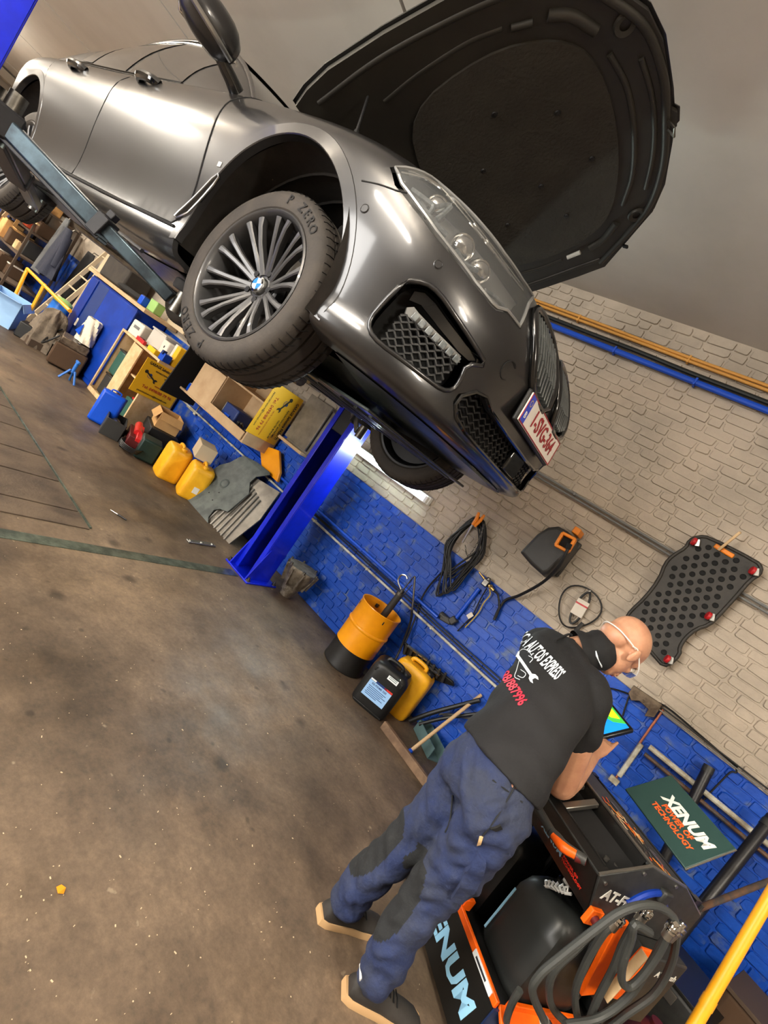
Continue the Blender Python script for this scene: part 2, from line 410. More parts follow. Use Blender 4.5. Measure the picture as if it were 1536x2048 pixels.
P('steel', (120, 118, 112), .38, .95, rgb2=(92, 88, 82), nscale=20)
P('glass_dark', (20, 21, 22), .03, coat=1.0, spec=.8)
P('lens', (120, 122, 122), .03, alpha=.22, coat=1.0, spec=.9)
P('lens_led', (128, 132, 132), .25, .2, rgb2=(84, 90, 92), nscale=40, emit=(210, 220, 225), estr=.0)
P('hl_inner', (128, 128, 126), .3, .25); P('slat_dark', (74, 78, 78), .28, coat=.3)
P('plate_white', (232, 226, 214), .35); P('plate_red', (150, 22, 34), .4); P('plate_blue', (24, 60, 190), .35); P('plate_yellow', (240, 200, 40), .4)
P('white_print', (232, 232, 230), .5); P('bmw_blue', (40, 110, 200), .25)
P('disc_steel', (130, 126, 120), .35, .9)
P('hood_inner', (56, 54, 50), .5, .3, rgb2=(62, 60, 55), nscale=3)
P('hood_mat', (54, 51, 46), .92, rgb2=(62, 59, 53), nscale=4, bump=.5, bscale=70)
P('chip_white', (205, 205, 198), .6)

CARO = Vector((-1.68, 1.877, 1.512))
CAR = thing('car', 'dark grey metallic saloon raised on the lift with its bonnet open', 'car', CARO)
# ---------------------------------------------------------------- analytic lower body surface (x forward, y left, z up; origin on the ground under the front axle)
XA = [.95, .2, -.6, -2.0, -3.2, -4.1]
LEV = [([.235, .268, .205, .205, .21, .30], .800, .800, -3.95), ([.262, .288, .225, .225, .23, .33], .885, .862, -4.02), ([.315, .325, .285, .285, .30, .39], .912, .872, -4.06),
       ([.385, .39, .365, .365, .37, .46], .902, .868, -4.08), ([.48, .47, .46, .46, .47, .55], .905, .882, -4.09), ([.58, .58, .57, .57, .58, .65], .918, .885, -4.09),
       ([.67, .69, .69, .69, .70, .75], .930, .850, -4.08), ([.745, .785, .79, .80, .82, .85], .933, .795, -4.07), ([.795, .838, .86, .87, .90, .92], .914, .752, -4.05),
       ([.825, .878, .925, .935, .965, .97], .868, .722, -4.0), ([.838, .905, .972, .985, 1.015, 1.0], .800, .700, -3.95)]
def smooth_interp(xs, ys, x):
    if x >= xs[0]: return ys[0]
    if x <= xs[-1]: return ys[-1]
    for i in range(len(xs)-1):
        if xs[i] >= x >= xs[i+1]:
            t = (xs[i]-x)/(xs[i]-xs[i+1]); n = len(xs)
            def sl(k):
                if k == 0: return (ys[1]-ys[0])/(xs[1]-xs[0])
                if k == n-1: return (ys[-1]-ys[-2])/(xs[-1]-xs[-2])
                return (ys[k+1]-ys[k-1])/(xs[k+1]-xs[k-1])
            h = xs[i+1]-xs[i]; m0 = sl(i)*h; m1 = sl(i+1)*h
            return (2*t**3-3*t*t+1)*ys[i]+(t**3-2*t*t+t)*m0+(-2*t**3+3*t*t)*ys[i+1]+(t**3-t*t)*m1
def level(v):
    """catmull-rom across the levels"""
    n = len(LEV)-1; s = min(max(v, 0), 1)*n; i = min(int(s), n-1); t = s-i
    g = lambda k: LEV[min(max(k, 0), n)]
    def cr(a, b, c, d): return .5*(2*b+(c-a)*t+(2*a-5*b+4*c-d)*t*t+(-a+3*b-3*c+d)*t**3)
    L0, L1, L2, L3 = g(i-1), g(i), g(i+1), g(i+2)
    return [cr(L0[0][k], L1[0][k], L2[0][k], L3[0][k]) for k in range(6)], cr(L0[1], L1[1], L2[1], L3[1]), cr(L0[2], L1[2], L2[2], L3[2]), cr(L0[3], L1[3], L2[3], L3[3])
NF, NM, NR = 46, 64, 22
def half_outline(v):
    zs, W, xf, xr = level(v); x0, x1 = -.15, -3.05; n = 2.85
    def arc(xe, xb, cnt):
        pts = []
        for k in range(241):
            f = PI/2*k/240; pts.append((xb+(xe-xb)*max(math.cos(f), 0)**(2/n), W*max(math.sin(f), 0)**(2/n)))
        d = [0]
        for p, q in zip(pts, pts[1:]): d.append(d[-1]+math.hypot(q[0]-p[0], q[1]-p[1]))
        out = []; j = 0
        for k in range(cnt):
            s = d[-1]*k/cnt
            while d[j+1] < s: j += 1
            t = (s-d[j])/(d[j+1]-d[j]) if d[j+1] > d[j] else 0
            out.append((pts[j][0]+(pts[j+1][0]-pts[j][0])*t, pts[j][1]+(pts[j+1][1]-pts[j][1])*t))
        return out
    f = arc(xf, x0, NF); r = arc(xr, x1, NR)
    mid = [(x0+(x1-x0)*k/NM, W) for k in range(NM+1)]
    pts = f+mid+r[:0:-1]+[(xr, 0)]
    return [(x, y, smooth_interp(XA, zs, x)) for x, y in pts]
NV = 44
rows = []
for j in range(NV):
    h = half_outline(j/(NV-1))
    rows.append([Vector((x, -y, z)) for x, y, z in h] + [Vector((x, y, z)) for x, y, z in h[-2:0:-1]])
NU = len(rows[0])
def body_grid(off):
    """outer shell offset inwards by off"""
    if not off: return rows
    out = []
    for j in range(NV):
        r = []
        for i in range(NU):
            du = rows[j][(i+1) % NU]-rows[j][i-1]; dv = rows[min(j+1, NV-1)][i]-rows[max(j-1, 0)][i]
            n = dv.cross(du).normalized(); p = rows[j][i]
            if n.dot(Vector((p.x+1.5 if abs(p.x+1.5) > 1.4 else 0, p.y*3, 0))) < 0: n = -n
            r.append(p-n*off)
        out.append(r)
    return out
_g = body_grid(0); _flat = [p for r in _g for p in r]
_fs = [(j*NU+i, j*NU+(i+1) % NU, (j+1)*NU+(i+1) % NU, (j+1)*NU+i) for j in range(NV-1) for i in range(NU)]
BODY = BVHTree.FromPolygons(_flat, _fs)
def hit(px, py):
    """photo pixel -> point on the car's body surface, car coordinates"""
    d = ray(px, py).normalized(); o = CAMP-CARO
    loc, n, i, dist = BODY.ray_cast(o, d)
    if loc is None or (loc.y > .1 and px < 1090): 
        best = None
        for k in range(60, 500):
            p = o+d*(k*.01); q, nn, ii, dd = BODY.find_nearest(p)
            if best is None or dd < best[0]: best = (dd, q)
        loc = best[1]
    return loc.copy()
def Z5(x, y): return hit(650+x/2.793, 300+y/2.793)
def mirror(pts): return [Vector((p.x, -p.y, p.z)) for p in pts][::-1]
def patch(poly, off, thick=0.0, d=.03, surf=None, flat=False, back_along=None):
    """curved plate: 3D outline laid on the body surface, lifted by off, thick inwards"""
    surf = surf or BODY
    n = Vector((0, 0, 0)); N = len(poly); c = sum(poly, Vector())/N
    for i in range(N): n += (poly[i]-c).cross(poly[(i+1) % N]-c)
    n.normalize()
    out = Vector((c.x+1.6 if abs(c.x+1.6) > 1.9 else 0, c.y, 0))
    if n.dot(out) < 0: n = -n; poly = poly[::-1]
    u = n.orthogonal().normalized(); v = n.cross(u)
    bm = bmesh.new()
    bm.faces.new([bm.verts.new(((p-c).dot(u), (p-c).dot(v), 0)) for p in poly])
    us = [(p-c).dot(u) for p in poly]; vsd = [(p-c).dot(v) for p in poly]
    for ax, arr in ((0, us), (1, vsd)):
        lo, hi = min(arr), max(arr); k = max(1, int((hi-lo)/d))
        for i in range(1, k):
            t = lo+(hi-lo)*i/k; co = (t, 0, 0) if ax == 0 else (0, t, 0); no = (1, 0, 0) if ax == 0 else (0, 1, 0)
            bmesh.ops.bisect_plane(bm, geom=bm.verts[:]+bm.edges[:]+bm.faces[:], plane_co=co, plane_no=no)
    bmesh.ops.triangulate(bm, faces=[f for f in bm.faces if len(f.verts) > 4])
    bm.verts.ensure_lookup_table(); bm.verts.index_update()
    top = []; nor = []
    for vv in bm.verts:
        p = c+u*vv.co.x+v*vv.co.y
        loc, nn, i, dd = surf.ray_cast(p+n*.25, -n, .6)
        if loc is None: loc, nn, i, dd = surf.find_nearest(p)
        if nn.dot(n) < 0: nn = -nn
        top.append(loc); nor.append(n if flat else nn)
    k = len(top)
    vs = [p+q*off for p, q in zip(top, nor)]
    fs = [tuple(x.index for x in f.verts) for f in bm.faces]
    if thick:
        bd = back_along or n
        vs += [p+(q*off) - (bd*thick) for p, q in zip(top, nor)]
        be = [(e.verts[0].index, e.verts[1].index, e.link_faces[0]) for e in bm.edges if len(e.link_faces) == 1]
        fs2 = [tuple(i+k for i in f[::-1]) for f in fs]
        for a, b, f in be:
            idx = [x.index for x in f.verts]; ia = idx.index(a)
            if idx[(ia+1) % len(idx)] == b: fs2.append((b, a, a+k, b+k))
            else: fs2.append((a, b, b+k, a+k))
        fs = fs+fs2
    bm.free(); m = MB(); m.add(vs, fs); return m
def strip(pts, wdt, off, closed=False, surf=None):
    """thin raised bead following the body surface along a polyline"""
    surf = surf or BODY; q = []
    P2 = pts if not closed else pts+[pts[0]]
    for a, b in zip(P2, P2[1:]):
        k = max(1, int((b-a).length/.03))
        q += [a+(b-a)*i/k for i in range(k)]
    if not closed: q.append(P2[-1])
    out = []
    for p in q:
        loc, n, i, d = surf.find_nearest(p)
        if n.dot(Vector((0 if abs(loc.x+1.6) < 1.9 else loc.x+1.6, loc.y, 0))) < 0: n = -n
        out.append(loc+n*off)
    m = MB(); m.tube(out, wdt/2, 6, closed=closed); return m

# ---------------------------------------------------------------- outlines on the near front corner (measured on the photo)
hl_top = [(395, 100), (500, 112), (640, 165), (700, 215), (760, 282), (880, 425), (1000, 580), (1100, 725), (1160, 818)]
hl_low = [(1135, 860), (1085, 985), (1015, 895), (960, 880), (930, 852), (840, 740), (730, 590), (620, 450), (520, 310), (430, 190)]
HL = [Z5(*p) for p in hl_top+hl_low]
INT = chaikin([Z5(*p) for p in [(440, 735), (560, 738), (640, 800), (720, 915), (820, 1065), (905, 1208), (790, 1195), (755, 1290), (712, 1343), (650, 1340), (560, 1272), (440, 1180), (305, 1082), (246, 1010), (252, 940), (330, 850)]], 1)
LGR = [Z5(*p) for p in [(910, 1310), (885, 1400), (860, 1500), (872, 1572), (960, 1695)]]
lg_z0 = min(p.z for p in LGR); lg_z1 = max(p.z for p in LGR); lg_y = -max(-p.y for p in LGR)
def bodypt(y, z):
    loc, n, i, d = BODY.ray_cast(Vector((2, y, z)), Vector((-1, 0, 0))); return loc.copy() if loc else Vector((.8, y, z))
LG = chaikin([bodypt(y, z) for y, z in [(-.43, .445), (-.30, .405), (.30, .405), (.43, .445), (.50, .36), (.44, .302), (.2, .288), (-.2, .288), (-.44, .302), (-.50, .36)]], 1)
KD = chaikin([bodypt(y, z) for y, z in [(-.045, .80), (-.20, .832), (-.335, .80), (-.35, .72), (-.30, .60), (-.21, .552), (-.06, .556), (-.035, .66)]], 1)

# ---------------------------------------------------------------- body shell with openings
outer = _g; inner = body_grid(.022)
vs = [p for r in outer for p in r]+[p for r in inner for p in r]; K = NV*NU
fs = [f for f in _fs]+[tuple(i+K for i in f[::-1]) for f in _fs]
fs += [(i, i+K, (i+1) % NU+K, (i+1) % NU) for i in range(NU)]
b = (NV-1)*NU; fs += [(b+(i+1) % NU, b+(i+1) % NU+K, b+i+K, b+i) for i in range(NU)]
shell = MB(); shell.add(vs, fs)
me = shell.mesh('body', 'car_paint')
bm = bmesh.new(); bm.from_mesh(me); bmesh.ops.recalc_face_normals(bm, faces=bm.faces); bm.to_mesh(me); bm.free()
body = bpy.data.objects.new('body', me); COL.objects.link(body)
cut = MB()
AR = .412
for xc in (0, -2.975):
    for s in (-1, 1): cut.cyl((xc, s*.55, .372), (xc, s*1.2, .372), AR, n=64)
for poly in (HL, mirror(HL), INT, mirror(INT), LG, KD, mirror(KD)):
    q = patch(poly, .03, .16, d=.06); cut.add(q.v, q.f)
cme = cut.mesh('cut', 'black_matt'); bm = bmesh.new(); bm.from_mesh(cme); bmesh.ops.recalc_face_normals(bm, faces=bm.faces); bm.to_mesh(cme); bm.free()
cutter = bpy.data.objects.new('cut', cme); COL.objects.link(cutter)
md = body.modifiers.new('b', 'BOOLEAN'); md.operation = 'DIFFERENCE'; md.object = cutter; md.solver = 'EXACT'; md.use_self = True
dg = bpy.context.evaluated_depsgraph_get(); me2 = bpy.data.meshes.new_from_object(body.evaluated_get(dg))
bpy.data.objects.remove(body); bpy.data.objects.remove(cutter)
me2.materials.clear(); me2.materials.append(MATS['car_paint'])
for p in me2.polygons: p.material_index = 0
body = link('body', me2, CAR, 28)
# ---------------------------------------------------------------- doors, seams, trims of both sides
def side(pts, s):
    """(x, z) points on the flank, s=-1 right (towards the photographer)"""
    out = []
    for x, z in pts:
        loc, n, i, d = BODY.ray_cast(Vector((x, s*2, z)), Vector((0, -s, 0))); out.append(loc.copy() if loc else Vector((x, s*.8, z)))
    return out
FD = [(-.56, .955), (-.58, .86), (-.535, .70), (-.475, .52), (-.45, .40), (-.50, .345), (-1.0, .335), (-1.655, .335), (-1.665, .60), (-1.66, .80), (-1.68, .965)]
RD = [(-1.69, .965), (-1.672, .80), (-1.677, .60), (-1.667, .335), (-2.42, .345), (-2.50, .42), (-2.56, .60), (-2.72, .76), (-2.85, .90), (-2.86, .985)]
for s in (-1, 1):
    for nm, D in (('front_door', FD), ('rear_door', RD)):
        pp = side(D, s); o = patch(pp, .0032, .006, d=.05, back_along=Vector((0, s, 0))).build(nm, 'car_paint', CAR, smooth=30, fixn=True)
        hx = -1.30 if nm == 'front_door' else -2.27
        hz = .885
        q = side([(hx-.19, hz), (hx-.15, hz), (hx-.09, hz), (hx-.02, hz), (hx+.01, hz)], s)
        for k, off in enumerate((-.004, .030, .040, .026, -.004)): q[k].y += s*off
        m = MB(); m.tube(q, .021, 10, smooth=4); m.build('handle', 'black_gloss', o)
        strip(pp, .006, .0005, True).build('seam', 'black_matt', o)
    # arch lip
    for xc in (0, -2.975):
        m = MB(); ring = []
        for k in range(49):
            a = R_(-9)+R_(200)*k/48; row = []
            for r, off in ((AR-.006, -.03), (AR-.006, -.001), (AR-.003, .0022), (AR+.038, .0020), (AR+.041, -.001)):
                x = xc+r*math.cos(a); z = .372+r*math.sin(a)
                loc, n, i, d = BODY.ray_cast(Vector((x, s*2, max(z, .21))), Vector((0, -s, 0)))
                y = loc.y if loc else s*.85
                row.append(Vector((x, y+s*off, z)))
            ring.append(row)
        m.grid(lambda u, v: ring[int(round(u*48))][int(round(v*4))], 49, 5)
        m.build('arch_lip', 'car_paint', CAR, smooth=25, fixn=True)
        # dark liner
        m = MB(); m.grid(lambda u, v: Vector((xc+(.428-.03*max(0, v-.75))*math.cos(R_(-9)+R_(200)*u), s*(.885-.45*v), .372+(.428-.03*max(0, v-.75))*math.sin(R_(-9)+R_(200)*u))), 41, 6)
        m.grid(lambda u, v: Vector((xc+.42*v*math.cos(R_(-9)+R_(200)*u), s*.436, .372+.42*v*math.sin(R_(-9)+R_(200)*u))), 41, 3)
        for q in (.3, .6): m.tube([(xc+.422*math.cos(R_(-10)+R_(200)*k/24), s*(.885-.45*q), .372+.422*math.sin(R_(-10)+R_(200)*k/24)) for k in range(25)], .006, 5)
        m.build('wheel_liner', 'liner', CAR, smooth=50)
    # breather behind the front wheel, sill edge, badge
    br = side([(-.335, .565), (-.35, .575), (-.375, .555), (-.495, .395), (-.505, .372), (-.485, .368), (-.43, .405), (-.35, .535)], s)
    o = patch(br, .004, .01, d=.03).build('fender_breather', 'black_gloss', CAR, fixn=True); strip(br, .009, .004, True).build('trim', 'alu', o)
    m = patch(side([(-.385, .618), (-.36, .618), (-.36, .600), (-.385, .600)], s), .004, .006); m.build('badge', 'alu', CAR, fixn=True)
    strip(side([(-.46, .335), (-1.2, .325), (-2.0, .325), (-2.55, .335)], s), .012, .002).build('sill_edge', 'black_matt', CAR)
strip([Z5(*p) for p in ((205, 172), (300, 192), (400, 228), (470, 243))], .005, .0005).build('seam', 'black_matt', CAR)
strip(mirror([Z5(*p) for p in ((205, 172), (300, 192), (400, 228), (470, 243))]), .005, .0005).build('seam', 'black_matt', CAR)
# ---------------------------------------------------------------- headlights
def insets(poly, f, push=Vector((0, 0, 0))):
    c = sum(poly, Vector())/len(poly); return [c+(p-c)*f+push for p in poly]
for s, poly in ((-1, HL), (1, mirror(HL))):
    h = patch(insets(poly, .985), -.06, .004, d=.04).build('headlight', 'hl_inner', CAR, fixn=True)
    rim = strip(poly, .012, .001, True); rim.build('bezel', 'hl_inner', h)
    def Q(pts): 
        r = [Z5(*p) for p in pts]; return r if s < 0 else mirror(r)
    # running light hooks, chrome blades and projector lenses behind the glass
    for pts in ([(520, 230), (600, 290), (640, 330), (600, 390)], [(640, 330), (740, 320), (700, 370), (660, 400)], [(560, 300), (640, 410), (720, 490)], [(770, 570), (800, 630), (830, 660), (890, 690)], [(930, 800), (1000, 850), (1080, 960)]):
        q = Q(pts)
        for p in q: p.x -= .028
        m = MB(); m.tube(q, .008, 6, smooth=4); m.build('light_guide', 'lens_led', h)
    for (x, y, r) in ((650, 290, .036), (800, 520, .040), (900, 660, .036)):
        c = Z5(x, y); n = Vector((.75, c.y*.9, .05)).normalized(); c = c-n*.042
        if s > 0: c.y = -c.y; n.y = -n.y
        m = MB(); M = basis(c, n.orthogonal(), n.cross(n.orthogonal()))
        m.lathe([(0, .022), (r*.5, .018), (r*.8, .008), (r*.9, 0), (r, .002), (r*1.12, -.01), (r*1.15, -.03)], 20, M); m.build('projector', 'chrome', h)
    for pts in ([(440, 130), (560, 160), (660, 215), (760, 330), (900, 500), (1050, 700), (1120, 790)], [(480, 120), (600, 170), (700, 240), (800, 350), (950, 545), (1100, 745)]):
        q = Q(pts)
        for p in q: p.x -= .012
        m = MB(); m.tube(q, .004, 6, smooth=3); m.build('reflector_line', 'chrome', h)
    patch(poly, .002, .004, d=.03).build('lens', 'lens', h, smooth=60, fixn=True)
# ---------------------------------------------------------------- side intakes
gr = [(322, 1030), (395, 935), (440, 905), (520, 930), (640, 1060), (762, 1185), (722, 1325), (648, 1322), (540, 1240), (420, 1150)]
for s, poly in ((-1, INT), (1, mirror(INT))):
    t = patch(insets(poly, .99), -.07, .004, d=.05).build('side_intake', 'black_matt', CAR, fixn=True)
    strip(poly, .016, .001, True).build('intake_frame', 'car_paint', t, smooth=80)
    def Q(pts, dx=0, dy=0):
        r = [Z5(*p) for p in pts]
        for p in r: p.x -= dx; p.y += dy
        return r if s < 0 else mirror(r)
    # upper vane (gloss) and the led fog strip
    v = Q([(500, 780), (560, 790), (620, 850), (700, 960), (800, 1090), (895, 1205), (820, 1185), (760, 1130), (640, 985), (540, 860), (470, 830)])
    patch(v, -.022, .02, d=.04).build('vane', 'black_gloss', t, fixn=True)
    v = Q([(450, 905), (458, 868), (500, 868), (530, 905), (640, 1020), (782, 1160), (752, 1210), (640, 1095), (510, 965)])
    f = patch(v, -.030, .02, d=.04).build('fog_light', 'hl_inner', t, fixn=True)
    for k in range(7):
        tt = (k+.5)/7; c = v[1]*(1-tt)+(v[6] if s < 0 else v[6])*tt
        a = Q([(470+tt*285, 890+tt*290)])[0]; b2 = Q([(470+(tt+.11)*285, 890+(tt+.11)*290)])[0]
        loc, n, i, d = BODY.find_nearest((a+b2)/2)
        dirv = (b2-a).normalized(); nn = n if n.x > 0 else -n
        M = basis((a+b2)/2-nn*.024, dirv, nn.cross(dirv)); m = MB(); m.M = M; m.box((0, 0, 0), ((b2-a).length*.86, .022, .008)); m.build('led', 'lens_led', t, bevel=.002)
    # honeycomb grille as stacked wavy bars
    g0 = Q([(322, 1030)])[0]; g1 = Q([(425, 905)])[0]; g2 = Q([(648, 1335)])[0]; g3 = Q([(775, 1190)])[0]
    for k in range(7):
        tt = k/6.0; a = g0.lerp(g1, tt); b2 = g2.lerp(g3, tt); pts = []
        for i in range(15):
            p = a.lerp(b2, i/14); loc, n, ii, d = BODY.find_nearest(p); nn = n if n.x > 0 else -n
            pts.append(loc-nn*.034+Vector((0, 0, .006 if (i+k) % 2 else -.006)))
        m = MB(); m.tube(pts, .0062, 6); m.build('grille_bar', 'black_plastic', t)
# ---------------------------------------------------------------- centre lower grille with honeycomb and plate bracket
t = patch(insets(LG, .99), -.09, .004, d=.08).build('lower_grille', 'black_matt', CAR, fixn=True)
strip(LG, .014, .001, True).build('grille_frame', 'black_gloss', t)
for k in range(7):
    z = .302+k*.0205; ymax = .40+.05*math.sin(PI*k/6); pts = []
    for i in range(41):
        y = -ymax+2*ymax*i/40; p = bodypt(y, z); pts.append(Vector((p.x-.035, y, z+(.0065 if (i+k) % 2 else -.0065))))
    m = MB(); m.tube(pts, .0048, 5); m.build('mesh_bar', 'black_plastic', t)
m = MB(); m.box((.845, .10, .35), (.03, .16, .10)); m.build('radar_cover', 'black_gloss', t, bevel=.01)
# kidneys
for s, poly in ((-1, KD), (1, mirror(KD))):
    t = patch(insets(poly, .99), -.075, .004, d=.06).build('kidney_grille', 'black_matt', CAR, fixn=True)
    fr = strip(poly, .030, .010, True); fr.build('kidney_frame', 'black_gloss', t, smooth=80)
    for k in range(9):
        y = s*(.075+.029*k)
        zt = .80-abs(y-s*.19)*.12; zb = .578+max(0, (abs(y)-.19))*.42
        a = bodypt(y, zb); b2 = bodypt(y, zt)
        pts = [a.lerp(b2, q) for q in (0, .33, .66, 1)]
        for p in pts: p.x = bodypt(y, p.z).x-.004
        m = MB()
        for p, q in zip(pts, pts[1:]):
            d = (q-p); M = basis((p+q)/2, d, (1, 0, 0)); m.M = M; m.box((0, 0, 0), (d.length*1.04, .044, .0075))
        m.build('slat', 'slat_dark', t, bevel=.003)
# roundel on the nose panel (the hood is up, so the nose ring only), tow cover, parking sensors
for s in (-1,):
    c = Z5(1022, 1232); loc, n, i, d = BODY.find_nearest(c); n = n if n.x > 0 else -n
    M = basis(c+n*.001, n.orthogonal(), n.cross(n.orthogonal())); m = MB(); m.M = M
    m.tube([(.032*math.cos(a*PI/16), .032*math.sin(a*PI/16), 0) for a in range(24)], .0016, 5); m.build('tow_cover', 'black_matt', CAR)
for (x, y) in ((632, 640), (222, 328)):
    c = Z5(x, y)
    for s in (-1, 1):
        q = Vector((c.x, s*abs(c.y), c.z)); loc, n, i, d = BODY.find_nearest(q)
        if n.dot(Vector((1, q.y, 0))) < 0: n = -n
        M = basis(loc+n*.0005, n.orthogonal(), n.cross(n.orthogonal())); m = MB(); m.M = M
        m.lathe([(0, .002), (.0105, .002), (.0115, .0005), (.0125, .0012), (.0145, 0)], 20); m.build('parking_sensor', 'car_paint', CAR)
# registration plate
p0 = bodypt(0, .50); M = basis((p0.x+.028, 0, .505), (0, 1, 0), (-.10, 0, 1))
pl = MB(); pl.M = M; pl.box((0, 0, -.016), (.535, .125, .018)); pl = pl.build('plate_holder', 'black_plastic', CAR, bevel=.006)
m = MB(); m.M = M; m.box((0, 0, -.004), (.52, .11, .006)); plate = m.build('registration_plate', 'plate_white', pl, bevel=.003)
m = MB(); m.M = M
for a, b2, c, d in ((0, .052, .516, .004), (0, -.052, .516, .004), (-.256, 0, .004, .106), (.256, 0, .004, .106)): m.box((a, b2, 0), (c, d, .0024))
m.build('plate_border', 'plate_red', pl)
m = MB(); m.M = M; m.box((-.232, 0, .0002), (.044, .1, .0022)); m.build('euro_band', 'plate_blue', pl)
m = MB(); m.M = M
for k in range(12):
    a = k*PI/6; m.cyl((-.232+.011*math.cos(a), .022+.011*math.sin(a), .0005), (-.232+.011*math.cos(a), .022+.011*math.sin(a), .0022), .0018, n=6)
m.build('star_ring', 'plate_yellow', pl)
text('euro_letter', 'B', .034, 'white_print', pl, M @ Matrix.Translation((-.232, -.024, .0022)), bold=.015)
text('plate_number', '1-SVG-364', .092, 'plate_red', pl, M @ Matrix.Translation((.022, 0, .0014)), sx=.86, bold=.012)
# ---------------------------------------------------------------- top of the engine bay, cowl, underbody
m = MB()
ring_t = rows[NV-1]
top = [Vector((p.x, p.y*.97, p.z-.012)) for p in ring_t if p.x > -.62]
n = len(top); c0 = Vector((.1, 0, .80)); 
right = [p for p in ring_t if p.y <= 0 and p.x > -.62]; right.sort(key=lambda p: -p.x)
def bay(u, v):
    k = u*(len(right)-1); i = min(int(k), len(right)-2); p = right[i].lerp(right[i+1], k-i); t = 2*v-1
    return Vector((p.x*.985, p.y*.985*(-t) if True else 0, p.z-.015-.06*(1-t*t)))
m.grid(bay, 40, 13); m.build('engine_bay_top', 'black_plastic', CAR, smooth=50)
# flat underbody following the body's lower edge
m = MB(); low = rows[0]; N = len(low); rr = [low[i] for i in range(0, NU//2+1)]
rr.sort(key=lambda p: -p.x)
def und(u, v):
    k = u*(len(rr)-1); i = min(int(k), len(rr)-2); p = rr[i].lerp(rr[i+1], k-i); t = 2*v-1
    wy = abs(p.y)
    for xc in (0, -2.975):
        q = abs(p.x-xc)
        if q < .44: wy = min(wy, .56)
    e = min(1, (1-abs(t))*3)
    return Vector((p.x, -wy*t, p.z-.004-.035*e*(1-min(1, max(0, p.x-.45)*2))))
m.grid(und, 90, 17); m.build('underbody', 'under_tray', CAR, smooth=50)
for (x, y, sx, sy) in ((.38, 0, .30, 1.0), (-.05, 0, .5, .9), (-.75, .34, .8, .42), (-.75, -.34, .8, .42), (-1.7, .36, .9, .5), (-1.7, -.36, .9, .5), (-2.55, 0, .5, .9)):
    m = MB(); m.box((x, y, .176), (sx, sy, .012))
    for k in range(3): m.box((x-sx*.3+sx*.3*k, y, .168), (.02, sy*.8, .016))
    m.build('undertray_panel', 'under_tray', CAR, bevel=.004)
m = MB(); m.tube([(-.4, .0, .15), (-1.4, .02, .14), (-2.4, .0, .14), (-3.4, -.2, .17)], .04, 10, smooth=4); m.build('exhaust_pipe', 'steel', CAR)
# ---------------------------------------------------------------- greenhouse
def ws(t, k):  # windscreen: k 0 at the cowl, 1 at the header
    y = (2*t-1); a = Vector((-.60-.16*y*y, .73*y, 1.0-.02*y*y)); b2 = Vector((-1.44-.10*y*y, .585*y, 1.405-.035*y*y))
    p = a.lerp(b2, k); p.z += .03*math.sin(PI*k); return p
def rf(t, k):
    y = (2*t-1); x = -1.44+k*(-3.02+1.44); wd = .585-.02*abs(k-.4)
    return Vector((x-.10*y*y*(1-2*k), wd*y, 1.405+.075*math.sin(PI*(k*.86+.06))-.0-.035*y*y-.028*k))
def rw(t, k):
    y = (2*t-1); a = rf(t, 1); b2 = Vector((-3.72+.10*y*y, .70*y, 1.03)); p = a.lerp(b2, k); p.z += .03*math.sin(PI*k); return p
m = MB(); m.grid(ws, 17, 9); m.build('windscreen', 'glass_dark', CAR, smooth=80)
m = MB(); m.grid(rf, 17, 17); m.build('roof', 'car_paint', CAR, smooth=80)
m = MB(); m.grid(rw, 17, 9); m.build('rear_window', 'glass_dark', CAR, smooth=80)
m = MB(); m.grid(lambda u, v: Vector((-3.62-.33*u, (2*v-1)*(.74-.02*u), 1.03-.03*u-.01*(2*v-1)**2)), 6, 9); m.build('boot_lid', 'car_paint', CAR, smooth=80)
